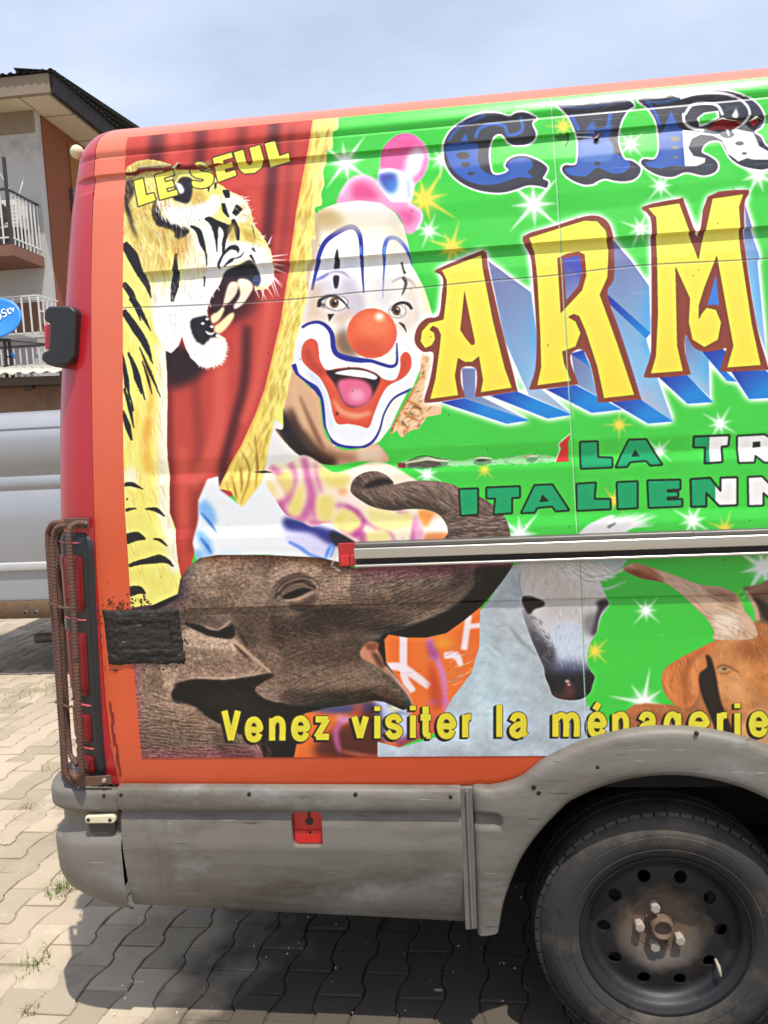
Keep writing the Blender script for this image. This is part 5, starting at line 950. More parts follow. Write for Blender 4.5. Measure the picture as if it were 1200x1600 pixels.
# ---- the printed film on it
paint()
TX0, TX1, TZ0, TZ1, RES = -.95, 3.0, .845, 2.555, .00145
tw, th = int((TX1-TX0)/RES), int((TZ1-TZ0)/RES)
tz = TZ0+(np.arange(th)+.5)*RES; tx = TX0+(np.arange(tw)+.5)*RES
GX, GZ = np.meshgrid(tx, tz)
GY = base(GZ)-np.interp(GZ, *T1)
D3 = np.stack([GX, GY-CAM_Y, GZ-CAM_Z], -1)
zc = D3@C_F
pu = 600+F_PX*(D3@C_R)/zc-AX-.5; pv = 800-F_PX*(D3@C_U)/zc-AY-.5
inside = pu < AW-2
pu = np.clip(pu, 0, AW-2.001); pv = np.clip(pv, 0, AH-2.001)
iu = pu.astype(int); iv = pv.astype(int); fu = (pu-iu)[..., None]; fv = (pv-iv)[..., None]
tex = (CV[iv, iu]*(1-fu)+CV[iv, iu+1]*fu)*(1-fv)+(CV[iv+1, iu]*(1-fu)+CV[iv+1, iu+1]*fu)*fv
tex[~inside] = np.array(GREEN)/255.
tex = np.clip(tex*.935, 0, 1)
img = bpy.data.images.new('circus_print', tw, th, alpha=False)
rgba = np.ones((th, tw, 4), np.float32); rgba[..., :3] = tex
img.pixels.foreach_set(rgba.ravel()); img.update(); img.pack()
M_PRINT = bpy.data.materials.new('printed_film'); M_PRINT.use_nodes = True
N, K = M_PRINT.node_tree.nodes, M_PRINT.node_tree.links; B = N['Principled BSDF']
ti = N.new('ShaderNodeTexImage'); ti.image = img; ti.extension = 'EXTEND'; ti.interpolation = 'Cubic'
K.new(ti.outputs[0], B.inputs['Base Color'])
tc = N.new('ShaderNodeTexCoord'); nz = N.new('ShaderNodeTexNoise'); nz.inputs['Scale'].default_value = 5; nz.inputs['Detail'].default_value = 8; K.new(tc.outputs['Object'], nz.inputs['Vector'])
mr = N.new('ShaderNodeMapRange'); mr.inputs[1].default_value = .35; mr.inputs[2].default_value = .7; mr.inputs[3].default_value = .26; mr.inputs[4].default_value = .46; K.new(nz.outputs[0], mr.inputs[0]); K.new(mr.outputs[0], B.inputs['Roughness'])
B.inputs['Specular IOR Level'].default_value = .45
n3 = N.new('ShaderNodeTexNoise'); n3.inputs['Scale'].default_value = 26; n3.inputs['Detail'].default_value = 5; K.new(tc.outputs['Object'], n3.inputs['Vector'])
bp = N.new('ShaderNodeBump'); bp.inputs['Strength'].default_value = .10; bp.inputs['Distance'].default_value = .004; K.new(n3.outputs[0], bp.inputs['Height']); K.new(bp.outputs[0], B.inputs['Normal'])
zp = zs[(zs > .853) & (zs < 2.5475)]
wrap_me = side_mesh('printed_wrap', x_print, zp, .0016, np.linspace(0, 1, 8), .585)
uvl = wrap_me.uv_layers.new(name='UVMap')
co = np.zeros(len(wrap_me.vertices)*3); wrap_me.vertices.foreach_get('co', co); co = co.reshape(-1, 3)
li = np.zeros(len(wrap_me.loops), int); wrap_me.loops.foreach_get('vertex_index', li)
uv = np.stack([(co[li, 0]-TX0)/(TX1-TX0), (co[li, 2]-TZ0)/(TZ1-TZ0)], -1)
uvl.data.foreach_set('uv', uv.ravel())
wrap = link('printed_wrap', wrap_me, van, M_PRINT)
# loose curled strips of film at the tears
def flap(pts, lift, name='torn_flap', w=.012):
    b = MB(); V = []
    for i, (px, py) in enumerate(pts):
        X, _, Z = at(px, py, 0.05); y = float(surf(X, Z))
        p = at(px, py, y); y = float(surf(p[0], p[2])); t = i/(len(pts)-1)
        for k in range(4):
            u = k/3
            V.append((p[0]+.002*math.sin(7*t+k), y-.003-lift*u*u*(1-.5*abs(2*t-1)), p[2]-w*u*(1-.6*abs(2*t-1))))
    b.grid(V, len(pts), 4)
    return b.build(name, M_FLAP, wrap, True)
for pts, l, w in [([(271, 262), (276, 259), (281, 254)], .02, .022), ([(632, 722), (650, 718), (668, 713), (684, 717), (700, 719)], .012, .016), ([(740, 716), (752, 713), (768, 716)], .010, .010), ([(822, 713), (832, 711), (840, 712)], .008, .008),
                  ([(927, 215), (932, 212), (938, 207)], .016, .014), ([(1106, 192), (1126, 186), (1150, 188), (1160, 194)], .012, .012), ([(216, 262), (232, 259), (250, 257), (264, 256)], .008, .007), ([(1168, 190), (1180, 183), (1190, 186)], .012, .012)]:
    flap(pts, l*.7, w=w*.62)

# ---- red rear door wrapping the corner, back face, roof, far side, floor
zd = zs[zs > .775]
ts = np.linspace(0, 1, 22); V = []
for z in zd:
    xa = x_seam(z)-.0012; a = x_bend(z)-x_rear(z); t0 = (x_bend(z)-xa)/a
    for t in ts:
        tt = math.sin((math.asin(min(1, t0))*(1-t)+t*math.pi/2)); X = x_bend(z)-a*tt
        V.append((X, float(base(z)+.13*(1-math.sqrt(max(0, 1-tt*tt)))-(detail(X, z) if z > 2.4 else 0))-.001, z))
    V.append((x_rear(z)-.004, .5, z)); V.append((x_rear(z)-.006, 1.0, z))
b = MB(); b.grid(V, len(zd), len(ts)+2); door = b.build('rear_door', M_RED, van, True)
V = []
for z in zd[::6]:
    V += [(x_rear(z)-.006, 1.006, z), (x_rear(z)-.004, 1.6, z), (x_rear(z)+.01, 1.93-float(base(z)), z), (-.95, 2.0-float(base(z)), z)]
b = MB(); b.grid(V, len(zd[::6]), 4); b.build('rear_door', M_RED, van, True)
b = MB(); V = []
for X in np.concatenate([np.linspace(-1.0, -.8, 6), np.linspace(-.6, 3, 10)]):
    for k in range(13):
        t = k/12; y = float(base(2.605))-.002+(2.0-2*float(base(2.605))+.004)*t
        V.append((X, y, 2.603+.03*math.sin(math.pi*t)-.02*max(0, (-.9-X)/.1)))
b.grid(V, 16, 13); b.build('roof', M_ORANGE, van, True)
b = MB(); V = []
for z in np.concatenate([np.linspace(.5, 2.5, 9), 2.5+.105*np.sin(np.linspace(.2, 1.56, 7))]):
    V += [(-1.0, 2.0-float(base(z)), z), (3.0, 2.0-float(base(z)), z)]
b.grid(V, 16, 2); b.build('far_side', M_ORANGE, van, True)
b = MB(); b.box((3.01, 1.0, 1.55), (.02, 1.9, 2.1)); b.build('front_bulkhead', M_ORANGE, van)
b = MB(); b.box((1.0, 1.05, .74), (4.1, 1.86, .05)); b.box((.9, .38, .60), (4.0, .07, .14)); b.box((.9, 1.55, .60), (4.0, .07, .14)); b.box((-.5, 1.0, .60), (.08, 1.2, .10))
b.build('chassis', M_DARK, van)
b = MB(); b.tube([(ARC[0], .28, ARC[1]), (ARC[0], 1.75, ARC[1])], .06, 14); b.tube([(ARC[0], 1.0, ARC[1]-.02), (ARC[0]+.02, 1.0, ARC[1]+.02)], .16, 14); b.bar((-.35, .42, .50), (1.2, .42, .50), .07, .05); b.bar((-.1, .46, .44), (1.0, .46, .40), .07, .03)
b.build('axle', M_DARK, van, True)
# wheel housing
b = MB(); V = []
for k in range(25):
    q = math.radians(-12+204*k/24)
    for y in (.02, .3, .62): V.append((ARC[0]+.535*math.cos(q), y, ARC[1]+.535*math.sin(q)))
b.grid(V, 25, 3); b.box((ARC[0], .63, ARC[1]+.2), (1.2, .02, .8)); b.build('wheel_housing', M_DARK, van, True)
b = MB(); b.box((-.52, .09, .60), (.92, .02, .34)); b.build('sill_panel', M_DARK, van)
b = MB(); b.box((1.0, 1.98, .58), (4.0, .03, .40)); b.build('far_skirt', M_GREY, van)  # unseen mirror of the near skirt, added to block light under the van
b = MB(); b.box((2.1, .22, .58), (1.9, .03, .40)); b.build('front_skirt', M_GREY, van) if False else None
b = MB(); b.box((2.1, -.005, .58), (1.85, .04, .40)); b.build('front_skirt', M_GREY, van, bevel=.01)
b = MB(); b.box((-.45, 1.1, .52), (.9, .8, .24)); b.build('added_tank', M_DARK, van, bevel=.04)  # unseen tank, added so less light gets under the van

# ---- small wear on the paint: chips, door seam dents
screws = []
def screw(x, y, z, r=.005, parent=None):
    b = MB(); b.lathe((x, y, z), [(0.0005, -.0025), (r*.75, -.0025), (r, -.001), (r, .002)], 10); return b.build('screw', M_SCREW, parent or van, True)
b = MB()
for k in range(7):
    z = 1.0-.03*k; b.box((x_seam(z)+.014+.003*math.sin(k*2), float(surf(x_seam(z)+.014, z))-.0004, z), (.006+.003*(k % 2), .001, .034))
b.build('paint_chip', M_REDD, van)

# ---- grey sill skirt
sec = [(.004, .776), (-.016, .775), (-.024, .768), (-.028, .752), (-.0285, .735), (-.028, .7185), (-.026, .7150), (-.013, .7138), (-.0085, .7095), (-.0085, .702), (-.0120, .693), (-.0165, .684), (-.0178, .66), (-.0200, .625), (-.0212, .608), (-.0200, .600), (-.0160, .56), (-.0115, .52), (-.0070, .485), (-.002, .452), (.004, .425), (.011, .402), (.022, .384), (.038, .374), (.062, .372)]
secb = [(.066, .380), (.034, .41), (.012, .50), (.0, .6), (.0, .70), (.012, .76)]
SX = np.linspace(-.992, -.052, 60); V = []
S_all = sec+secb
for X in SX:
    w = (X+.992)/.94
    for (y, z) in S_all:
        dz = (.030-.034*w)*np.clip((.60-z)/.2, 0, 1)+.006*(1-w)*np.clip((z-.6)/.15, 0, 1)
        V.append((X, y+.0016*float(fbm(np.array(X*7.), np.array(z*9.), 3)), z+dz))
n = len(S_all); b = MB()
Fc = [(i*n+j, i*n+(j+1) % n, (i+1)*n+(j+1) % n, (i+1)*n+j) for i in range(len(SX)-1) for j in range(n)]
Fc += [tuple(range(n)), tuple((len(SX)-1)*n+j for j in range(n-1, -1, -1))]
b.add(V, Fc); skirt = b.build('side_skirt', M_GREY, van)
hx0, hx1, hz0, hz1, rr_ = -.511, -.427, .612, .7065, .014
rr = []
for cx, cz, a0 in ((hx1-rr_, hz1-rr_, 0), (hx0+rr_, hz1-rr_, 90), (hx0+rr_, hz0+rr_, 180), (hx1-rr_, hz0+rr_, 270)):
    for k in range(5): q = math.radians(a0+22.5*k); rr.append((cx+rr_*math.cos(q), cz+rr_*math.sin(q)))
cut = MB(); cut.prism(rr, -.06, .06); carve(skirt, cut)
skirt.data.polygons.foreach_set('use_smooth', [True]*len(skirt.data.polygons))
for e in skirt.modifiers: pass
w_ = skirt.modifiers.new('es', 'EDGE_SPLIT'); w_.split_angle = math.radians(50)
b = MB(); b.box((-.469, .004, .658), (.10, .004, .11)); pl = b.build('access_plate', M_LENSB, van)
b = MB(); b.box((-.469, -.0005, .632), (.078, .005, .036)); b.box((-.475, -.0015, .632), (.0025, .006, .036)); b.build('lower_tab', M_LENSB, pl, bevel=.0015)
b = MB(); b.lathe((-.4655, 0, .675), [(.0003, -.001), (.0105, -.001), (.0105, .003)], 16); b.box((-.4655, -.0002, .6935), (.005, .003, .016)); b.lathe((-.4645, -.0005, .645), [(.0003, -.003), (.0045, -.003), (.0045, .003)], 10); b.build('keyhole', M_BLACK, pl)
for x, z in ((-.981, .763), (-.33, .764), (-.078, .757), (-.62, .765)): screw(x, -.0265, z, .0055, skirt)

# ---- wheel arch trim
cx, cz = ARC
OO = [(-.022, .372), (-.022, .50), (-.022, .64), (-.022, .72), (-.020, .776), (.03, .780), (.075, .790), (.115, .808)]
II = [(.034, .386), (.052, .47), (.085, .555), (.105, .595), (.130, .633), (.150, .660), (.170, .684), (.19, .706)]
for d in range(122, 29, -3):
    q = math.radians(d); OO.append((cx+.602*math.cos(q), cz+.602*math.sin(q))); II.append((cx+.479*math.cos(q), cz+.479*math.sin(q)))
for (o, i) in list(zip(OO[:8], II[:8]))[::-1]:
    OO.append((2*cx-o[0], o[1])); II.append((2*cx-i[0], i[1]))
OO = crm(OO, False, 7); II = crm(II, False, 7)
tt = [0, .02, .05, .10, .18, .3, .42, .54, .66, .78, .88, .95, .985, 1, 1.0, 1.0]
yy = [.0, -.014, -.022, -.028, -.032, -.034, -.035, -.036, -.037, -.037, -.036, -.033, -.028, -.018, .01, .04]
_t = list(np.linspace(.05, .95, 34)); yy = yy[:2]+[float(np.interp(q, tt, yy)) for q in _t]+yy[12:]; tt = tt[:2]+_t+tt[12:]
def slot(X, Z):
    """depth of the moulded slot that carries on the groove of the skirt"""
    dx = max(0, X-.046); top = .714-.006*(dx > 0); d = min(top-Z, Z-.674, .060-dx*3-X+.012)
    return .013*max(0, min(1, d/.005)) if X < .062 else 0
V = []
for o, i in zip(OO, II):
    for t, y in zip(tt, yy):
        X = o[0]+(i[0]-o[0])*t; Z = o[1]+(i[1]-o[1])*t
        V.append((X, y+slot(X, Z)+.0014*float(fbm(np.array(X*8.+4), np.array(Z*8.), 3)), Z))
b = MB(); b.grid(V, len(OO), len(tt)); trim = b.build('wheel_arch_trim', M_GREY, van, True)
for x, z in ((.138, .787), (.150, .772), (.545, .927), (.30, .84), (.80, .83)): screw(x, -.034, z, .006, trim)
b = MB(); b.prism([(-.0535, .776), (-.0205, .777), (-.0205, .384), (-.0535, .380)], -.0165, .0); b.prism([(-.0385, .772), (-.0315, .772), (-.0315, .388), (-.0375, .386)], -.024, -.017); b.build('joint_strip', mat('grimy_grey_strip', (104, 99, 93), .7, var=.25, scale=14, col2=[((60, 50, 42), 6, .55, .15, (1, 1, .4))]), van, bevel=.002)

# ---- rear bumper
pl2 = [(-.998, -.018), (-1.06, -.020), (-1.11, -.018), (-1.15, -.010), (-1.18, .002), (-1.205, .020), (-1.224, .044), (-1.237, .075), (-1.244, .11), (-1.248, .16), (-1.252, .25), (-1.255, .5), (-1.258, 1.0), (-1.25, 1.75), (-1.23, 1.86), (-1.15, 1.95), (-1.08, 1.99), (-1.0, 2.0)]
PP = crm(pl2, False, 4)
ins = [(.762, .10), (.768, .028), (.768, .012), (.762, .004), (.750, .0005), (.722, .0), (.712, .001), (.706, .014), (.700, .028), (.645, .028), (.632, .020), (.618, .005), (.605, .0), (.56, .001), (.515, .003), (.485, .012), (.46, .024), (.438, .044), (.42, .070), (.406, .105), (.398, .14), (.396, .17)]
V = []
for k, p in enumerate(PP):
    a = PP[max(0, k-1)]; c = PP[min(len(PP)-1, k+1)]; t = (c-a)/np.hypot(*(c-a)); nrm = np.array([t[1], -t[0]])*-1
    nrm = np.array([-t[1], t[0]]) if np.dot(np.array([-t[1], t[0]]), np.array([-.6, 1.0])-p) > 0 else np.array([t[1], -t[0]])
    for z, i in ins:
        q = p+nrm*i*(1 if k > 14 else (.62+.027*k if z > .5 else .30+.05*k))
        ex = 0
        if -1.087 < q[0] < -1.014 and q[1] < .1 and .640 < z < .706: ex = .012
        V.append((q[0], q[1]+ex+.0016*float(fbm(np.array(q[0]*9.), np.array(z*9.), 3)), z))
b = MB(); b.grid(V, len(PP), len(ins)); bump = b.build('rear_bumper', M_GREY, van, True)
b = MB(); b.prism([(-1.090, .699), (-1.015, .702), (-1.007, .697), (-1.007, .683), (-1.014, .677), (-1.090, .676), (-1.096, .681), (-1.096, .694)], -.021, .0); lamp = b.build('marker_light', M_CREAM, bump, bevel=.004)
for x in (-1.085, -1.022): screw(x, -.0215, .688, .005, bump)
b = MB(); b.prism([(-1.092, .672), (-1.014, .673), (-1.014, .655), (-1.026, .640), (-1.082, .640), (-1.092, .654)], -.010, -.002); b.build('lamp_recess', mat('recess_plastic', (70, 62, 55), .8), bump, bevel=.002)
for x, z in ((-1.175, .757), (-1.035, .757)): screw(x, .03 if x < -1.1 else -.0185, z, .005, bump)
# sill end bracket that shows in the gap
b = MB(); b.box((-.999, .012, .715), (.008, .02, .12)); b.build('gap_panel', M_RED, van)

# ---- tail lamp and its welded rebar guard
def lamp_grid(x0, x1, z0, z1, off, nx=14, nz=26, r=.03, corner=True):
    V = []
    for i in range(nz):
        z = z0+(z1-z0)*i/(nz-1)
        xr = np.interp(z, [.785, 1.0, 1.26, 1.49], x1); xl = np.interp(z, [.785, 1.0, 1.26, 1.49], x0)
        dz = max(0, z-(z1-r))
        if corner: xr = xr-(r-math.sqrt(max(0, r*r-dz*dz)))
        for j in range(nx):
            X = xl+(xr-xl)*j/(nx-1); e = min(1, min(j, nx-1-j)/1.0, min(i, nz-1-i)/1.0)
            a = x_bend(z)-x_rear(z); t = min(1, max(0, (x_bend(z)-X)/a))
            V.append((X, float(base(z))+.13*(1-math.sqrt(1-t*t))-off*e, z))
    return MB().grid(V, nz, nx)
XL = [-1.158, -1.158, -1.156, -1.152]
tail = lamp_grid(XL, [-1.036, -1.031, -1.021, -1.009], .785, 1.49, .014).build('tail_lamp', M_BLACK, van, True)
for z0, z1 in ((.800, .868), (.888, .992), (1.012, 1.232), (1.252, 1.445)):
    lamp_grid(XL, [-1.063, -1.057, -1.046, -1.035], z0, z1, .021, 10, 8, corner=False).build('lens', M_LENS, tail, True)
for z0 in (.869, .993, 1.234, 1.446):  # noqa
    lamp_grid(XL, [-1.056, -1.050, -1.039, -1.035], z0+.013, z0+.0165, .0225, 10, 4, corner=False).build('paint_smear', M_PINK, tail, True)
guard = None
b = MB()
p0, p1 = at(100, 818, .0), at(140, 817, -.0)
b.bar(tuple(p0), tuple(p1), .006, .028)
guard = b.build('lamp_guard', M_RUST, van, bevel=.002)
q0, q1 = at(118, 1222, -.01), at(174, 1218, -.01); MB().bar(tuple(q0), tuple(q1), .006, .026).build('bracket', M_RUST, guard, bevel=.002)
def rebar(pix, depth, r=.0078, name='bar'):
    P = crm([(0, 0)]+pix+[(0, 0)], False, 1)[1:-1] if False else np.array(pix, float)
    pts = np.array([at(x, y, d) for (x, y), d in zip(P, depth)])
    # even steps, ribbed
    seg = np.linalg.norm(np.diff(pts, axis=0), axis=1); s = np.concatenate([[0], np.cumsum(seg)])
    n = int(s[-1]/.0032); u = np.linspace(0, s[-1], n); q = np.stack([np.interp(u, s, pts[:, k]) for k in range(3)], -1)
    for _ in range(6): q[1:-1] = (q[:-2]+2*q[1:-1]+q[2:])/4
    rad = [r*(1.13 if k % 3 == 0 else .95) for k in range(n)]
    o = MB().tube(q, rad, 8).build(name, M_RUST, guard, True); return o
rebar([(128, 821), (100, 816), (82, 818), (75, 830), (75, 850), (81, 930), (90, 1050), (97, 1150), (100, 1205), (104, 1218), (118, 1222)], [.0, .02, .04, .05, .05, .05, .05, .05, .05, .04, .0])
rebar([(120, 820), (96, 821), (86, 826), (82, 845), (86, 930), (93, 1040), (99, 1150), (104, 1212), (116, 1220)], [.01, .0, .0, .0, .0, .0, .0, .0, .0], .0072)
rebar([(100, 824), (92, 832), (91, 850), (95, 940), (101, 1050), (107, 1150), (110, 1180), (120, 1195)], [.06, .08, .09, .09, .09, .09, .08, .05], .0070)
rebar([(134, 818), (120, 817), (110, 822), (107, 838), (110, 880), (115, 950), (120, 1050), (125, 1150), (128, 1210), (120, 1216), (112, 1208)], [-.02, -.03, -.045, -.05, -.05, -.05, -.05, -.05, -.045, -.03, -.0])
for a, bb, da, db in (((77, 945), (115, 950), .05, -.056), ((88, 1100), (122, 1104), .05, -.056)):
    P = [at(a[0]-1, a[1]-3, da), at((a[0]+bb[0])/2, (a[1]+bb[1])/2+2, (da+db)/2-.02), at(bb[0]+1, bb[1], db)]
    MB().tube(crm(np.array(P), False, 5) if False else P, .0035, 6).build('tie', M_RUST, guard, True)
for p in (at(133, 817, -.006), at(163, 1219, -.016)): MB().lathe(tuple(p), [(.0005, -.004), (.006, -.004), (.006, .002)], 6).build('bolt', M_BOLT, guard)

# ---- marker lamp high on the rear pillar, little knob above
px = [(79, 488), (86, 481), (119, 481), (127, 489), (126, 530), (125, 560), (117, 569), (95, 575), (82, 571), (74, 564), (75, 553), (85, 549), (87, 530), (87, 507), (80, 505), (78, 499)]
P = [at(x, y, .045) for x, y in px]
b = MB(); b.prism([(p[0], p[2]) for p in P], .012, .085); ml = b.build('pillar_lamp', M_BLACK, van, bevel=.008, seg=3)
b = MB(); P = [at(x, y, .06) for x, y in [(76, 509), (88, 508), (88, 547), (77, 547)]]; b.prism([(p[0], p[2]) for p in P], .035, .085); b.build('lens', M_LENSB, ml, bevel=.004)
b = MB(); p = at(121, 238, .20); V = []
b.lathe(tuple(p), [(.001, -.020), (.012, -.018), (.018, -.009), (.019, 0), (.016, .012), (.010, .02), (.008, .05)], 16); b.build('top_knob', M_CREAM, van, True)

# ---- sliding door rail
rs = [(0, 1.4375), (-.027, 1.4375), (-.0275, 1.4245), (-.0275, 1.4242)]
b = MB(); b.prism([(.002, 1.4385), (-.026, 1.4375), (-.0285, 1.434), (-.0285, 1.4262), (.002, 1.4262)], -.296, .545, 'x'); rail_t = None
rail = MB(); rail.prism([(.002, 1.4258), (-.034, 1.4250), (-.0365, 1.4225), (-.0365, 1.3985), (-.034, 1.3975), (-.014, 1.3970), (-.014, 1.3830), (-.034, 1.3825), (-.0365, 1.3805), (-.0365, 1.3760), (-.034, 1.3745), (.002, 1.3745)], -.2975, 3.0, 'x')
rail = rail.build('slide_rail', M_ALU, van, bevel=.0012)
b.build('cover_strip', M_ALUD, rail, bevel=.0015)
MB().prism([(-.0142, 1.3965), (-.0165, 1.3960), (-.0165, 1.3836), (-.0142, 1.3832)], -.2965, 3.0, 'x').build('channel_shade', mat('dark_channel_shade', (52, 46, 41), .8, var=.3, scale=20, streak=(.2, 1, 2)), rail)  # dark strip paints shade into the rail's open channel
b = MB(); b.prism([(.002, 1.4375), (-.022, 1.4365), (-.0245, 1.433), (-.0245, 1.4262), (.002, 1.4262)], .546, 3.0, 'x'); b.build('cover_strip', M_ALUD, rail, bevel=.0015)
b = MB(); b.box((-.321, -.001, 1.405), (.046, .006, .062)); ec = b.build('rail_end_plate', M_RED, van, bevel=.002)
b = MB(); b.box((-.327, -.006, 1.390), (.024, .006, .028)); b.box((-.303, -.006, 1.390), (.018, .006, .03)); b.build('tab', M_LENSB, ec, bevel=.002)
# sealed opening: black mastic smeared over a side marker
NX, NZ = 56, 44; V = []; rg = random.Random(4)
for i in range(NZ):
    for j in range(NX):
        u, v = j/(NX-1), i/(NZ-1)
        X = -1.0+.215*u-.006*v+.004; Z = 1.122+.152*v
        nn = float(fbm(np.array(X*60.), np.array(Z*90.), 4)); edge = min(u, 1-u, v, 1-v)
        if edge < .04: X += .008*nn*(1 if u > .5 else -1)*(abs(u-.5) > .45); Z += .011*nn
        inner = (.20 < u < .88 and .27 < v < .78); frame = (.14 < u < .94 and .18 < v < .86)
        h = .0075 if (frame and not inner) else (.0045 if inner else .006)
        h = h*min(1, edge/.06)+.007*nn*(1.2 if not inner else .7)*min(1, edge/.03)
        V.append((X, float(surf(X, Z))-.002-max(h, -.0008), Z))
b = MB(); b.grid(V, NZ, NX); patch = b.build('sealant_patch', M_TAR, van, True)
M_TARB = mat('brushed_mastic', (46, 38, 30), .8, var=.35, scale=30, col2=[((34, 28, 24), 26, .50, .06), ((130, 112, 82), 50, .64, .05)], bump=.8, bscale=60, streak=(.35, 1, 2.2))
V2 = []
for i in range(16):
    for j in range(26):
        u, v_ = .20+.66*j/25, .30+.46*i/15; X = -1.0+.215*u-.006*v_+.004+.004*float(fbm(np.array(i*.9), np.array(j*.2), 2)); Z = 1.122+.152*v_+.006*float(fbm(np.array(j*.7), np.array(3.+i*.1), 2))
        V2.append((X, float(surf(X, Z))-.0075-.006*float(fbm(np.array(X*70.), np.array(Z*160.), 3)), Z))
MB().grid(V2, 16, 26).build('brushed_fill', M_TARB, patch, True)
# scorched flecks round the patch
fl = MB(); rf = random.Random(8)
for k in range(110):
    a = rf.uniform(0, 6.28); u = .5+.56*max(-1, min(1, 1.35*math.cos(a))); w2 = .5+.60*max(-1, min(1, 1.35*math.sin(a)))
    if k > 40: u, w2 = rf.uniform(.1, .62), 1.0+abs(rf.gauss(0, .13))
    X = -1.0+.215*u+rf.gauss(0, .004); Z = 1.122+.152*w2+rf.gauss(0, .004); s_ = rf.uniform(.001, .005); y = float(surf(X, Z))-.0022
    n_ = rf.randint(5, 7); fl.add([(X+s_*rf.uniform(.5, 1.3)*math.cos(6.28*t/n_), y, Z+s_*rf.uniform(.4, 1.1)*math.sin(6.28*t/n_)) for t in range(n_)], [tuple(range(n_))])
prop(fl.build('scorch_flecks', mat('scorched_paint', (70, 34, 22), .9, var=.4, island=.5), patch), kind='stuff')

# ---- wheel
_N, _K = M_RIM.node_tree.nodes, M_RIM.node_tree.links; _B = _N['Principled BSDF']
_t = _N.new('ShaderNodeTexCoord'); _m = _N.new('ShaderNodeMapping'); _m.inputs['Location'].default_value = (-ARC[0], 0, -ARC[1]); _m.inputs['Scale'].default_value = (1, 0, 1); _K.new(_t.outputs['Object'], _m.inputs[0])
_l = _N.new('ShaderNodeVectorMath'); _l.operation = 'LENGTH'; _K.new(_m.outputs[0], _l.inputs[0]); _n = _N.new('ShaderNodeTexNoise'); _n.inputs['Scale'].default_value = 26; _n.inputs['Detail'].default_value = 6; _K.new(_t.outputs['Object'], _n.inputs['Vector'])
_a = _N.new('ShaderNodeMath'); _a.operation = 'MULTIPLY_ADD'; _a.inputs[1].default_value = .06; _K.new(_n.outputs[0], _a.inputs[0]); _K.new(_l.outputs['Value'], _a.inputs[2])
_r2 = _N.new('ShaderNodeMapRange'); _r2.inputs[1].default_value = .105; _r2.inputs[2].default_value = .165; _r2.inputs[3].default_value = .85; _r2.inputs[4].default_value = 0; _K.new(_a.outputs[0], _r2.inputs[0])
_x = _N.new('ShaderNodeMix'); _x.data_type = 'RGBA'; _x.inputs[7].default_value = lin_((106, 92, 78)); _o = _B.inputs['Base Color'].links[0].from_socket; _K.new(_r2.outputs[0], _x.inputs[0]); _K.new(_o, _x.inputs[6]); _K.new(_x.outputs[2], _B.inputs['Base Color'])  # brown centre: brake dust with the bowl's lit tone painted in
WY = .034
disc = [(.2215, 0), (.2225, .006), (.215, .011), (.207, .014), (.2015, .022), (.199, .032), (.193, .042), (.186, .047), (.172, .046), (.150, .042), (.130, .040), (.118, .041), (.108, .046), (.096, .054), (.084, .060), (.070, .063), (.045, .064), (.030, .064)]
back = [(.030, .071), (.07, .071), (.088, .067), (.104, .058), (.118, .050), (.135, .048), (.17, .054), (.19, .056), (.203, .046), (.206, .035), (.218, .018), (.2285, .008), (.2265, 0)]
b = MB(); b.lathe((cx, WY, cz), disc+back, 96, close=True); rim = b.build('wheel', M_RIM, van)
cut = MB()
for k in range(10):
    q = math.radians(107-36*k); x, z = cx+.155*math.cos(q), cz+.155*math.sin(q)
    pts = [(x+(.0175 if k % 1 == 0 else .01)*math.cos(t), z+.0175*math.sin(t)) for t in np.linspace(0, 2*math.pi, 17)[:-1]]
    cut.prism(pts, WY+.01, WY+.09)
q = math.radians(35); cut.prism([(cx+.059*math.cos(q)+.009*math.cos(t), cz+.059*math.sin(q)+.009*math.sin(t)) for t in np.linspace(0, 2*math.pi, 13)[:-1]], WY+.03, WY+.09)
carve(rim, cut); rim.data.polygons.foreach_set('use_smooth', [True]*len(rim.data.polygons))
e = rim.modifiers.new('es', 'EDGE_SPLIT'); e.split_angle = math.radians(40)
b = MB(); b.lathe((cx, WY, cz), [(.0745, .0605), (.070, .0616), (.038, .0626)], 64); b.build('hub_plate', M_HUB, rim, True)
hubp = b
b = MB(); b.lathe((cx, WY, cz), [(.0005, .047), (.020, .047), (.0215, .031), (.027, .029), (.0305, .033), (.032, .064)], 40); b.build('hub_cap', M_HUB, rim, True)
for d in (107, 179, 251, 323):
    q = math.radians(d); x, z = cx+.059*math.cos(q), cz+.059*math.sin(q)
    b = MB(); b.prism([(x+.0138*math.cos(t+.3), z+.0138*math.sin(t+.3)) for t in np.linspace(0, 2*math.pi, 7)[:-1]], WY+.037, WY+.0628); b.build('bolt', M_BOLT, rim, bevel=.002)
for d_, r_, y_, s_ in ((286, .052, .043, .004), (146, .045, .054, .003)):
    q = math.radians(d_); MB().tube([(cx+r_*math.cos(q), WY+.064, cz+r_*math.sin(q)), (cx+r_*math.cos(q), WY+y_, cz+r_*math.sin(q))], s_, 8).build('stud', M_HUB, rim, True)
b = MB(); q = math.radians(-36); b.tube([(cx+.174*math.cos(q), WY+.046, cz+.174*math.sin(q)+.012), (cx+.178*math.cos(q)-.001, WY+.026, cz+.178*math.sin(q)+.006), (cx+.181*math.cos(q)-.002, WY+.012, cz+.181*math.sin(q)-.010)], [.004, .005, .0035], 8); b.build('valve', mat('dusty_valve', (150, 140, 122), .7), rim, True)
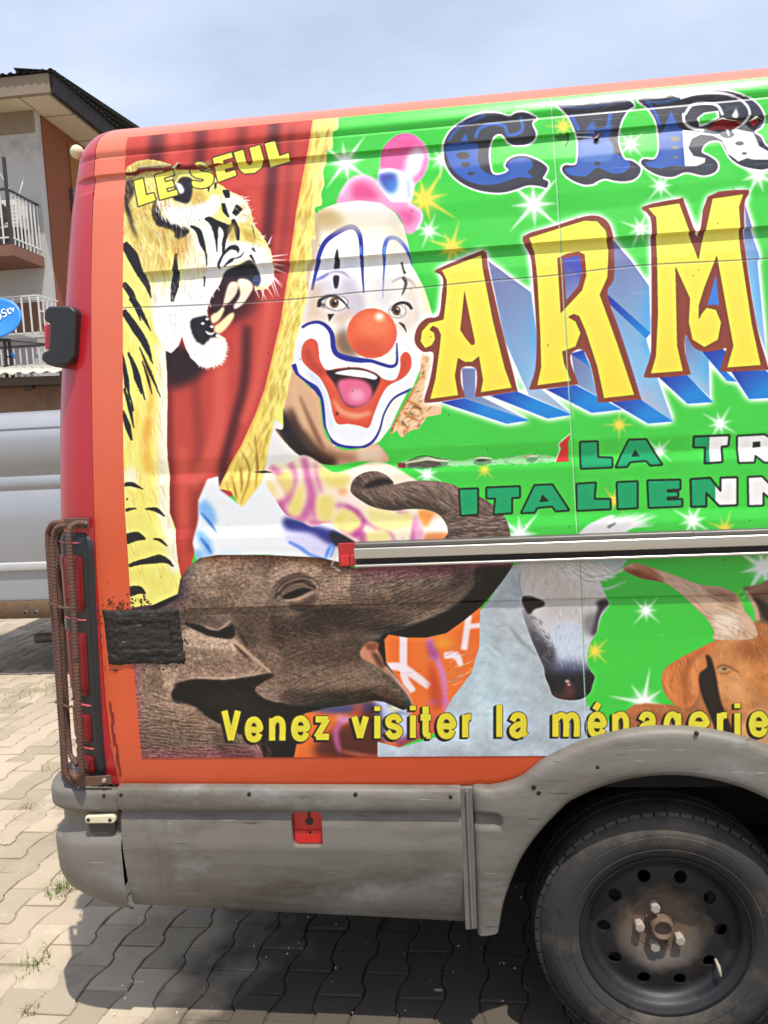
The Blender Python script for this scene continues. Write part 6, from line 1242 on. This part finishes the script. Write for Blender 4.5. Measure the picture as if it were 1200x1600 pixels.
# tyre
tp = [(.2235, .012), (.228, .002), (.236, -.004), (.246, -.009), (.252, -.0115), (.255, -.0105), (.262, -.0135), (.278, -.016), (.290, -.016), (.2915, -.0145), (.297, -.0145), (.3, -.0135), (.312, -.008), (.322, -.001), (.329, .006), (.336, .016), (.341, .028), (.3445, .045), (.346, .06), (.346, .08), (.338, .081), (.338, .09), (.347, .091), (.347, .122), (.338, .123), (.338, .132), (.347, .133), (.345, .17), (.341, .195), (.325, .215), (.28, .228), (.23, .21)]
b = MB(); b.lathe((cx, WY, cz), tp, 120); V0 = len(b.v)
for i, vv in enumerate(b.v):
    x, y, z = vv
    if z < .012: b.v[i] = (x, y-(.012 if y < .1 else -.01)*(1 if z < .006 else .5), max(.0035, z))
for k in range(64):
    q = 2*math.pi*k/64
    for (r_, y_, d, sk) in ((.3338, .0215, (.013, .028, .0185), .02),):
        R = Matrix.Rotation(-(q+sk), 3, 'Y')
        c_ = Vector((cx+r_*math.cos(q+sk), WY+y_, cz+r_*math.sin(q+sk)))
        if c_.z > .025: b.box(c_, (d[0]*.8, d[1], d[2]*1.5), R @ Matrix.Rotation(.5, 3, 'Z'))
tyre = b.build('tyre', M_TYRE, rim, True); e = tyre.modifiers.new('es', 'EDGE_SPLIT'); e.split_angle = math.radians(38)
# the wheel on the far side: same shapes turned round
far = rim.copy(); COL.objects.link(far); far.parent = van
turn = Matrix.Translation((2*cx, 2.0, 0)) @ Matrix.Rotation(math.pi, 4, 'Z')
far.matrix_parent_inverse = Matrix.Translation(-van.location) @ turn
ft = tyre.copy(); COL.objects.link(ft); ft.parent = far; ft.matrix_parent_inverse = Matrix.Identity(4)

# ------------------------------------------------------------------ ground and interlocking pavers
M_SAND = mat('jointing_sand', (158, 146, 124), .95, var=.25, scale=6, bump=.5, bscale=220, rvar=0, col2=[((96, 86, 70), 2.2, .55, .2)])
PCOL = dict(rough=.9, var=.16, scale=3.2, rvar=.05, bump=.35, bscale=260, col2=[((122, 108, 92), 1.3, .55, .16), ((92, 84, 74), 5, .66, .08), ((188, 175, 152), 7, .60, .2), ((110, 98, 82), 46, .66, .1)])
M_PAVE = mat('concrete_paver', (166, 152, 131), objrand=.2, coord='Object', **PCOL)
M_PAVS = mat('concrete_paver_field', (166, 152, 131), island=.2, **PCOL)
# noise has to run on over the separate pavers: use world position
for M in (M_PAVE, M_PAVS):
    N, K = M.node_tree.nodes, M.node_tree.links
    g = N.new('ShaderNodeNewGeometry')
    for nd in list(N):
        if nd.type == 'TEX_NOISE':
            for l in list(nd.inputs['Vector'].links): K.remove(l)
            K.new(g.outputs['Position'], nd.inputs['Vector'])
# irregular oil stain plus painted under-van shade, spread forward to cut bounce light
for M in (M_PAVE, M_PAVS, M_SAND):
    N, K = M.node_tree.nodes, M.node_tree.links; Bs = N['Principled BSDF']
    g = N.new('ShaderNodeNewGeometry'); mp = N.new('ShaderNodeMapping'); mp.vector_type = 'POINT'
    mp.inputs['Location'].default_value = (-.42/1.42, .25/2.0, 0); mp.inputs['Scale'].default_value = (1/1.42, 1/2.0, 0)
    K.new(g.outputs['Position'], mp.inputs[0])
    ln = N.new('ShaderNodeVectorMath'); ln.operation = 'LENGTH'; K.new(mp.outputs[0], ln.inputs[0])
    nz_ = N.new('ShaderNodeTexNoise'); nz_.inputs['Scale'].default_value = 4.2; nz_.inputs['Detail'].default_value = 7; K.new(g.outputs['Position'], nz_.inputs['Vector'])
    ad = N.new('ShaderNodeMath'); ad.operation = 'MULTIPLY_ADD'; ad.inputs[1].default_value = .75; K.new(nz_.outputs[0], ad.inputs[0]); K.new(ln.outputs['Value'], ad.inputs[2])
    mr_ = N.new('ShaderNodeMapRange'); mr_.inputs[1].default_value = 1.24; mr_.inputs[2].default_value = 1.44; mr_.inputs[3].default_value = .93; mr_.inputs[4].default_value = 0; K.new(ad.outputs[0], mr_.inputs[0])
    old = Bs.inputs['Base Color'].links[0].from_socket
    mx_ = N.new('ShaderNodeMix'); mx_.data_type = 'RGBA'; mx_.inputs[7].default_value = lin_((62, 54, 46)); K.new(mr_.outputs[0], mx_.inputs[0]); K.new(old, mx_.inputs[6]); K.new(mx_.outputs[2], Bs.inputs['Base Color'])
b = MB(); b.add([(-900, -900, -.0075), (900, -900, -.0075), (900, 900, -.0075), (-900, 900, -.0075)], [(0, 1, 2, 3)])
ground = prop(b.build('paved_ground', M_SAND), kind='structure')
PW, PL = .1255, .2195
def zig(v):
    v = (v-.531) % PL
    return np.interp(v, [0, .056, .080, .179, PL], [.0105, .0105, -.0105, -.0105, .0105])
SK = math.tan(math.radians(5.0))
def paver_out(col, row):
    """outline of one paver in ground coordinates"""
    v0 = (.327 if col % 2 == 0 else .2165)+row*PL; ph = 0 if col % 2 == 0 else PL/2
    xl = -1.2545+(col-1)*PW; xr = xl+PW; g = .0022
    vs_ = np.array([0, .0365, .045, .0595, .11, .1435, .155, .1785, PL]); vs_ = np.clip(vs_, g, PL-g)
    L_ = [(xl+g+float(zig(v0+v+ph+PL/2)), v0+v) for v in vs_]; R_ = [(xr-g+float(zig(v0+v+ph)), v0+v) for v in vs_]
    out = L_[::-1]+R_
    return [(x+SK*(y-.4), y) for x, y in out]
def paver_mesh(mb, out, dz=0, tx=0, ty=0, bev=.0035):
    o = np.array(out); c = o.mean(0); n = len(o)
    i_ = c+(o-c)*np.array([1-bev/.0625, 1-bev/.11])
    def h(p, z): return (p[0], p[1], z+dz+tx*(p[0]-c[0])+ty*(p[1]-c[1]))
    V = [h(p, 0) for p in i_]+[h(p, -bev) for p in o]+[h(p, -.02) for p in o]
    mb.add(V, [tuple(range(n))]+[(k, (k+1) % n, n+(k+1) % n, n+k) for k in range(n)]+[(n+k, n+(k+1) % n, 2*n+(k+1) % n, 2*n+k) for k in range(n)])
    return c
rg = np.random.RandomState(12)
cells = []
for col in range(-62, 34):
    for row in range(-13, 58):
        o = paver_out(col, row); c = np.mean(o, 0); P = (c[0], c[1], 0)
        d = np.array(P)-CAM; dep = d@C_F
        vis = 0
        if dep > .4:
            u, v = proj(P)
            if -30 < u < 1230 and 900 < v < 1640:
                clear = (u < 215 and not (u > 95 and v < 1225)) or (v > 1420 and u < 860)
                if clear: vis = 1/dep**2*(1.71/np.linalg.norm(d))
        cells.append((vis, col, row, o))
cells.sort(key=lambda q: -q[0])
proto = {}
rj = np.random.RandomState(5)
def chip(o):
    """worn outline: edges nibbled back here and there"""
    o = np.array(o); c = o.mean(0); k = rj.uniform(0, .028, (len(o), 1))*(rj.rand(len(o), 1) < .45)
    return (o+(c-o)*k).tolist()
for k in range(16):
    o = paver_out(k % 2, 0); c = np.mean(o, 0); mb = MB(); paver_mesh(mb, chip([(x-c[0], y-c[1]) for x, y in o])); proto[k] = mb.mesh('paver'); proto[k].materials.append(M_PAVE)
field = MB()
for i, (vis, col, row, o) in enumerate(cells):
    dz, tx, ty = rg.uniform(-.004, .003), rg.uniform(-.02, .02), rg.uniform(-.02, .02)
    if i < 300 and vis > 0:
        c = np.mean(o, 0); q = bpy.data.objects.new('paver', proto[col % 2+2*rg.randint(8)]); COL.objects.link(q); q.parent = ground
        q.location = (c[0], c[1], dz); q.rotation_euler = (ty, -tx, rg.uniform(-.008, .008))
    else: paver_mesh(field, chip(o), dz, tx, ty)
me = bpy.data.meshes.new('paver_field'); me.from_pydata(field.v, [], field.f); me.update()
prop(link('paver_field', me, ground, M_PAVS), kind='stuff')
# loose grit
gr = MB()
for k in range(420):
    if k < 300: x, y = rg.uniform(-3.2, -1.1), rg.uniform(-.1, 3)
    else: x, y = rg.uniform(-1.1, .6), rg.uniform(0, 1.4)
    s = rg.uniform(.0015, .0055); R = Matrix.Rotation(rg.uniform(0, 3), 3, 'Z') @ Matrix.Rotation(rg.uniform(0, 1), 3, 'X')
    gr.box((x, y, s*.3), (s, s*rg.uniform(.6, 1.5), s*.8), R)
prop(gr.build('grit', mat('pale_grit', (200, 188, 166), .9, island=.3), ground), kind='stuff')

# ------------------------------------------------------------------ grass tufts in the joints
M_GRASS = mat('grass_blades', (96, 112, 44), .6, var=.3, scale=30, island=.35); M_DRY = mat('dry_grass', (128, 120, 70), .7, var=.3, scale=30, island=.35)
def gpt(px, py):
    d = C_F+C_R*(px-600)/F_PX-C_U*(py-800)/F_PX; return CAM+d*(-CAM[2]/d[2])
def tuft(px, py, n, h, spread, m, label, seed):
    r = random.Random(seed); g = gpt(px, py); b = MB()
    for k in range(n):
        a = r.uniform(0, 6.28); l = h*r.uniform(.4, 1); lean = r.uniform(.2, 1.1); o = Vector((r.gauss(0, spread), r.gauss(0, spread*1.6), -.004))
        w = r.uniform(.0012, .0026); dirv = Vector((math.cos(a), math.sin(a), 0)); sd_ = Vector((-math.sin(a), math.cos(a), 0)); V = []
        for i in range(4):
            t = i/3; c = o+dirv*l*lean*t*t+Vector((0, 0, l*(t-.35*lean*t*t))); V += [c-sd_*w*(1-t*.95), c+sd_*w*(1-t*.95)]
        b.add(V, [(0, 1, 3, 2), (2, 3, 5, 4), (4, 5, 7, 6)])
    e = b.mesh('grass_tuft'); o = link('grass_tuft', e, None, m); o.location = g
    return prop(o, label, 'grass', 'weeds growing in the paving joints', 'stuff')
tuft(96, 1392, 90, .075, .020, M_GRASS, 'dense green grass tuft beside the grey bumper corner', 1)
tuft(54, 1505, 50, .045, .022, M_GRASS, 'flat green tuft in a joint just outside the bumper shadow', 2)
tuft(48, 1580, 24, .05, .014, M_DRY, 'sparse wispy tuft closest to the camera, outside the shadow', 3)
tuft(75, 1503, 12, .05, .012, M_DRY, 'thin stalks in a joint close by the rebar guard shadow', 4) if False else None
tuft(58, 1082, 60, .07, .07, M_DRY, 'widest dry grass patch in sunlit paving before the silver van', 5)
tuft(20, 1090, 40, .05, .06, M_DRY, 'low dry grass patch farther along, under the silver van exhaust side', 6)
tuft(72, 1205, 8, .09, .012, M_DRY, 'few long dry stalks beside the foot of the rebar guard', 7)
tuft(40, 1262, 34, .04, .03, M_DRY, 'flat brownish weed in the joints level with the bumper top', 8)
tuft(100, 1108, 26, .04, .05, M_DRY, 'weeds just behind the lower rebar tie', 9)

# ------------------------------------------------------------------ silver van behind
M_SILV = mat('silver_paint', (150, 152, 156), .38, metal=.25, var=.04, scale=3, coat=.3, rvar=.06)
M_RSILL = mat('rusted_sill', (104, 82, 58), .85, var=.3, scale=8, col2=[((150, 130, 104), 20, .6, .1), ((70, 48, 32), 9, .55, .2)], bump=.3, bscale=60)
sv = prop(empty('silver_van', (-1.6, 4.4, 0)), 'plain silver grey van with a rusty sill parked behind the circus van', 'van')
SY = 3.45; secs = [(2.02, .62), (2.03, .40), (2.02, .22), (1.985, .12), (1.935, .055), (1.90, .035), (1.888, .028), (1.884, .034), (1.877, .034), (1.873, .024), (1.80, .012), (1.548, .002), (1.546, .005), (1.542, .005), (1.540, .001), (1.443, -.001), (1.441, .002), (1.437, .002), (1.435, -.001), (1.20, -.003), (.92, .004), (.90, .010)]
b = MB(); V = []; xs_ = np.concatenate([[-4.06, -4.055, -4.03], np.linspace(-3.95, .9, 30)])
for X in xs_:
    e = .09*max(0, (-3.95-X)/.11)**2
    for z, y in secs: V.append((X, SY+y+e, z-(.06*max(0, (-3.95-X)/.11)**2 if z > 1.9 else 0)))
b.grid(V, len(xs_), len(secs)); b.build('body_side', M_SILV, sv, True)
b = MB(); b.box((-1.58, SY+1.0, 1.98), (4.9, 1.0, .06)); b.build('roof', M_SILV, sv)
b = MB(); b.box((-4.05, SY+1.0, 1.2), (.03, 1.8, 1.4)); b.build('rear_door', M_SILV, sv)
b = MB(); b.prism([(SY+.012, .905), (SY-.014, .898), (SY-.018, .87), (SY-.014, .845), (SY+.012, .835)], -4.02, .9, 'x'); b.build('rub_strip', mat('pale_rub_strip', (172, 172, 170), .5), sv, bevel=.004)
b = MB(); b.prism([(SY+.012, .84), (SY+.008, .64), (SY+.012, .61), (SY+.06, .60), (SY+.06, .84)], -4.02, .9, 'x'); b.build('lower_panel', M_SILV, sv, bevel=.006)
b = MB(); V = []
for i, X in enumerate(np.linspace(-4.03, .9, 140)):
    j = .006*float(fbm(np.array(X*14.), np.array(2.), 3))
    V += [(X, SY+.004, .615+j*2), (X, SY-.004+j, .60+j), (X, SY+.004+j, .51), (X, SY+.02, .475+j*.6), (X, SY+.05, .472)]
b.grid(V, 140, 5); sill = b.build('sill', M_RSILL, sv, True)
for px_ in (40, 56): 
    p = at(px_, 958, SY-.004); b = MB(); b.lathe((p[0], p[1]-.002, p[2]), [(.014, -.004), (.022, -.006), (.022, .004)], 14); b.build('drain_ring', M_ALUD, sv, True)
b = MB(); p0 = at(57, 998, 4.25); b.tube([tuple(p0), (p0[0]+.25, 4.25, p0[2]+.02), (p0[0]+.7, 4.3, p0[2]+.06), (p0[0]+1.6, 4.3, p0[2]+.07)], .042, 14, cap=False); b.tube([(p0[0]-.001, 4.25, p0[2]), (p0[0]+.12, 4.25, p0[2]+.01)], .037, 14, cap=False); b.build('exhaust_pipe', mat('grimy_exhaust', (120, 108, 96), .6, metal=.4, var=.3), sv, True)
b = MB(); b.box((-1.6, SY+.95, .66), (4.8, 1.7, .1)); b.build('chassis', M_DARK, sv)
for X in (-2.35, .25):
    b = MB(); b.lathe((X, SY+.03, .33), [(.02, .02), (.2, .03), (.215, 0), (.24, -.01), (.29, -.012), (.325, .01), (.335, .04), (.335, .19), (.3, .21)], 40); w = b.build('wheel', M_TYRE, sv, True)
    b = MB(); b.lathe((X, SY+.03, .33), [(.004, .015), (.1, .012), (.19, .028), (.205, .004)], 32); b.build('rim', M_ALUD, w, True)

# ------------------------------------------------------------------ building behind on the left
M_WALL = mat('weathered_white_wall', (176, 174, 170), .9, var=.07, scale=1.2, rvar=.04, bump=.15, bscale=40, col2=[((128, 124, 116), .8, .58, .2)])
M_BROWN = mat('brown_render', (126, 70, 44), .9, var=.12, scale=1.5, rvar=.04, bump=.15, bscale=30)
M_OCH = mat('ochre_render', (140, 90, 34), .9, var=.12, scale=2)
M_FASC = mat('concrete_fascia', (132, 118, 102), .95, var=.2, scale=6, bump=.4, bscale=20, rvar=0)
M_FDK = mat('dark_fascia', (38, 32, 32), .8, var=.2)
M_SOF = mat('soffit_board', (190, 178, 158), .9, var=.06, scale=1)
M_RFS = mat('dark_roof_sheet', (60, 62, 66), .6, metal=.3, var=.2, scale=3)
M_BAR = mat('white_painted_bar', (208, 206, 200), .6, var=.1, scale=10, col2=[((130, 100, 70), 8, .66, .08)])
M_BARD = mat('dark_bar', (50, 46, 44), .6)
M_SLAB = mat('red_brown_slab', (120, 82, 68), .9, var=.15, scale=3)
M_GLASS = mat('louvre_glass', (70, 78, 92), .15, var=.15, scale=3, rvar=.05)
BY, BX, EZ = 11.6, -7.25, 7.62
bl = prop(empty('apartment_block', (-10, 15, 0)), 'grey and brown apartment block with barred balconies behind the vans', 'building')
b = MB(); b.box((BX-3.5, BY+.1, EZ/2), (7.0, .2, EZ)); b.build('front_wall', M_WALL, bl)
b = MB(); b.box((BX-3.5, BY-.012, EZ-.18), (6.99, .03, .36)); b.build('ring_beam', M_FASC, bl)
b = MB(); b.box((BX-.08, BY+7.2, EZ/2-.002), (.2, 14, EZ)); sw = b.build('side_wall', M_BROWN, bl)
b = MB(); b.box((BX+.03, BY+1.75, 6.98), (.03, 1.3, 1.0)); b.build('ochre_panel', M_OCH, bl)
w0 = MB(); w0.box((BX+.035, BY+1.5, 6.0), (.05, .9, 1.15)); w0 = w0.build('window', M_GLASS, bl)
b = MB()
for k in range(5): b.box((BX+.075, BY+1.06+.22*k, 6.0), (.012, .014, 1.15))
for k in range(9): b.box((BX+.082, BY+1.5, 5.46+.135*k), (.012, .9, .012))
b.build('grille', M_BAR, w0)
b = MB(); b.box((BX+.065, BY+1.5, 6.60), (.05, .96, .05)); b.box((BX+.065, BY+1.04, 6.0), (.05, .04, 1.15)); b.build('frame', M_ALUD, w0)
# roof, soffit, fascia
X1, Y0_ = BX+.66, BY-.6
b = MB(); b.box((X1-3.9, Y0_+7.5, EZ+.03), (7.6, 14.8, .05)); sof = b.build('soffit', M_SOF, bl)
for k in range(3): MB().box((X1-.62-1.2*k, Y0_+.35, EZ+.002), (.015, .62, .012)).build('batten', M_FASC, sof)
for k in range(3): MB().box((X1-.35, Y0_+.9+1.2*k, EZ+.002), (.62, .015, .012)).build('batten', M_FASC, sof)
b = MB(); b.box((X1-3.9, Y0_-.03, EZ+.13), (7.8, .06, .30)); b.build('front_fascia', M_FASC, bl)
b = MB(); b.box((X1+.03, Y0_+7.5, EZ+.13), (.06, 15.06, .30)); b.build('side_fascia', M_FDK, bl)
V = []; n = 400
for i in range(n):
    X = X1+.10-7.9*i/(n-1); zc_ = .016*math.sin(i*.9)
    V += [(X, Y0_-.12, EZ+.31+zc_), (X, Y0_+7.5, EZ+1.15+zc_), (X, Y0_+15, EZ+.35+zc_)]
b = MB(); b.grid(V, n, 3); b.build('roof_sheet', M_RFS, bl, True)
V = []; n = 300                                           # hip side of the roof: corrugated edge along the side eave
for i in range(n):
    Y = Y0_-.10+10*i/(n-1); zc_ = .018*math.sin(i*1.25)
    V += [(X1+.13, Y, EZ+.29+zc_), (X1-.6, Y, EZ+.40+zc_)]
b = MB(); b.grid(V, n, 2); b.build('eave_sheet', M_RFS, bl, True)
# balconies
def balcony(z, zr, yf, xr, post=True):
    b = MB(); b.box((xr-2.6, (yf+BY)/2, z-.09), (5.2, BY-yf, .18)); s_ = b.build('balcony_slab', M_SLAB, bl)
    b = MB(); b.bar((xr-5, yf+.03, zr), (xr-.02, yf+.03, zr), .035); b.bar((xr-.03, yf+.03, zr), (xr-.03, BY, zr), .035); b.bar((xr-.03, yf+.03, z), (xr-.03, yf+.03, zr+.5), .045); b.build('top_rail', M_BARD, s_)
    for k in range(12): bb_ = MB(); bb_.box((xr-.16-.11*k, yf+.03, (z+zr)/2), (.02, .02, zr-z-.04)); bb_.build('baluster', M_BAR, s_)
    for k in range(8): bb_ = MB(); bb_.box((xr-.03, yf+.14+.115*k, (z+zr)/2), (.02, .02, zr-z-.04)); bb_.build('baluster', M_BAR, s_)
    b = MB(); b.bar((xr-5, yf+.03, z+.12), (xr-.02, yf+.03, z+.12), .022); b.bar((xr-.03, yf+.03, z+.12), (xr-.03, BY, z+.12), .022); b.build('lower_rail', M_BAR, s_)
    return s_
s1 = balcony(5.14, 6.03, 10.62, -7.30)
s2 = balcony(2.72, 3.46, 10.45, -6.55)
b = MB(); b.box((-6.9, BY-.6, 3.08), (.6, .02, .68)); b.build('hung_sheet', mat('faded_white_cloth', (186, 186, 184), .9, var=.12, scale=6), s2)
# door opening and lower windows of the front wall
b = MB(); b.box((-8.6, BY-.004, 6.1), (.9, .03, 1.9)); b.build('door', mat('dark_doorway', (60, 54, 50), .8), bl)
b = MB(); b.box((-7.75, BY-.004, 4.1), (.75, .03, .62)); b.build('window', mat('brown_shutter', (122, 88, 70), .8, var=.15, scale=6), bl)
# barred box in front of that window
cg = MB(); x0, x1, y0, z0, z1 = -8.35, -7.12, 10.95, 3.74, 4.36
for z in (z0, z1, (z0+z1)/2+.05): cg.bar((x0, y0, z), (x1, y0, z), .022) if z in (z0, z1) else None; cg.bar((x1, y0, z), (x1, BY, z), .022)
cage = cg.build('window_cage', M_BAR, bl)
for k in range(9): bb_ = MB(); bb_.box((x1-.005-.15*k, y0, (z0+z1)/2), (.022, .022, z1-z0)); bb_.build('bar', M_BAR, cage)
for k in range(4): bb_ = MB(); bb_.box((x1, y0+.14*(k+1), (z0+z1)/2), (.018, .018, z1-z0)); bb_.build('bar', M_BAR, cage)
for k in range(5): bb_ = MB(); bb_.box(((x0+x1)/2, y0+.12*k, z0), (x1-x0, .016, .016)); bb_.build('bar', M_BAR, cage)
for k in range(4): bb_ = MB(); bb_.box(((x0+x1)/2, y0+.15*k+.05, z1), (x1-x0, .016, .016)); bb_.build('bar', M_BAR, cage)
# air conditioner on the upper balcony with its cables
ac = MB(); ac.box((-7.72, 11.25, 5.78), (.62, .26, .46)); ac = ac.build('air_conditioner', M_BAR, None, bevel=.015)
prop(ac, 'white air conditioner unit behind the upper balcony railing', 'air conditioner')
b = MB(); b.lathe((-7.80, 11.11, 5.78), [(.05, 0), (.17, -.003), (.19, -.006), (.20, 0), (.2, .01)], 28); b.build('fan_grille', M_BARD, ac, True)
for k in range(6): bb_ = MB(); bb_.box((-7.72, 11.112, 5.62+.06*k), (.56, .006, .012)); bb_.build('slat', M_BAR, ac)
b = MB(); b.box((-7.72, 11.25, 5.345), (.5, .3, .41)); b.build('stand', M_BARD, ac)
for k, pts in enumerate([[(-7.45, 11.5, 6.6), (-7.42, 11.3, 6.3), (-7.5, 11.2, 5.95)], [(-7.9, 10.7, 6.4), (-7.5, 10.75, 6.35), (-7.35, 11.0, 5.9), (-7.40, 11.1, 5.3)]]):
    b = MB(); q = [Vector(p) for p in pts]; b.tube(q, .008, 6); b.build('cable', M_BAR, bl, True)

# satellite dish on a stand
M_DISH = mat('blue_dish', (34, 122, 196), .45, var=.05, scale=3, rvar=.05)
dc = at(-6, 497, 9.9); dish = prop(empty('satellite_dish', (dc[0], dc[1], 2.9)), 'blue satellite dish with white lettering on a black stand', 'dish')
nrm = Vector((.25, -.92, .30)).normalized(); up = (Vector((-.35, 0, 1))-nrm*Vector((-.35, 0, 1)).dot(nrm)).normalized(); sx_ = up.cross(nrm).normalized()
Rm = Matrix((sx_, up, nrm)).transposed()
V = []
for i in range(9):
    r_ = i/8
    for j in range(40):
        q = 2*math.pi*j/40; V.append(Vector(dc)+Rm @ Vector((.385*r_*math.cos(q), .335*r_*math.sin(q), .03*r_*r_-.03)))
b = MB(); b.add(V, [(i*40+j, i*40+(j+1) % 40, (i+1)*40+(j+1) % 40, (i+1)*40+j) for i in range(8) for j in range(40)])
do = b.build('reflector', M_DISH, dish, True); sm_ = do.modifiers.new('s', 'SOLIDIFY'); sm_.thickness = .012
tm = text_mesh('DStv', .19, .25, .002); tm.materials.append(mat('white_print', (235, 238, 240), .5))
tm.transform(Matrix.Translation(Vector(dc)+Rm @ Vector((.125, .03, .000))) @ (Rm @ Matrix.Rotation(.28, 3, 'Z')).to_4x4()); lt = link('lettering', tm, dish)
b = MB(); b.bar(tuple(at(7, 533, 10.0)), tuple(at(12, 600, 10.0)), .035); b.bar(tuple(at(14, 530, 10.05)), tuple(at(22, 600, 10.05)), .04); b.bar(tuple(at(8, 557, 10.02)), tuple(at(17, 558, 10.02)), .025); b.bar(tuple(at(0, 531, 10.0)), tuple(at(16, 532, 10.0)), .05); b.build('stand', M_BARD, dish)
b = MB(); b.tube([tuple(at(12, 532, 9.98)), tuple(at(45, 535, 9.6)), tuple(at(77, 537.5, 9.4))], .013, 8); fa = b.build('feed_arm', M_BARD, dish, True)
b = MB(); b.bar(tuple(at(19, 551, 9.97)), tuple(at(24, 560, 9.97)), .03); b.build('clip', M_DISH, dish)

# lean-to with a corrugated awning and rusty sheet wall
sh = prop(empty('lean_to_shed', (-6.5, 9.6, 0)), 'low lean-to of rusty metal sheets under a corrugated awning behind the silver van', 'shed')
V = []; n = 160
for i in range(n):
    X = -9.5+6.5*i/(n-1); zc_ = .022*math.sin(i*1.2); sl = -.012*(X+7)
    V += [(X, 9.0, 2.89+zc_+sl*2.2), (X, 10.2, 3.12+zc_+sl*2.2)]
b = MB(); b.grid(V, n, 2); aw = b.build('roof_sheet', mat('weathered_zinc', (176, 170, 156), .6, metal=.2, var=.15, scale=3), sh, True); sm_ = aw.modifiers.new('s', 'SOLIDIFY'); sm_.thickness = .01
b = MB(); b.bar((-9.5, 9.10, 2.84), (-3, 9.10, 2.68), .05, .12); b.bar((-9.5, 9.35, 2.78), (-3, 9.35, 2.66), .09, .07); b.build('beam', mat('old_timber', (78, 62, 50), .9, var=.3, scale=6), sh)
M_SHEET = mat('rusty_sheet', (124, 96, 78), .85, var=.2, scale=3, col2=[((78, 60, 52), 2.5, .52, .2), ((150, 110, 84), 5, .58, .15)], bump=.2, bscale=12)
for k in range(8):
    X = -9.3+.82*k; b = MB(); b.box((X, 9.5+.015*(k % 2), 1.36), (.81, .02, 2.70)); b.build('sheet', M_SHEET, sh)
b = MB(); p = at(46, 606, 9.2); b.box((p[0], 9.2, p[2]), (.14, .10, .055), Matrix.Rotation(-.2, 3, 'Y')); b.build('lamp_box', M_BARD, sh, bevel=.01)
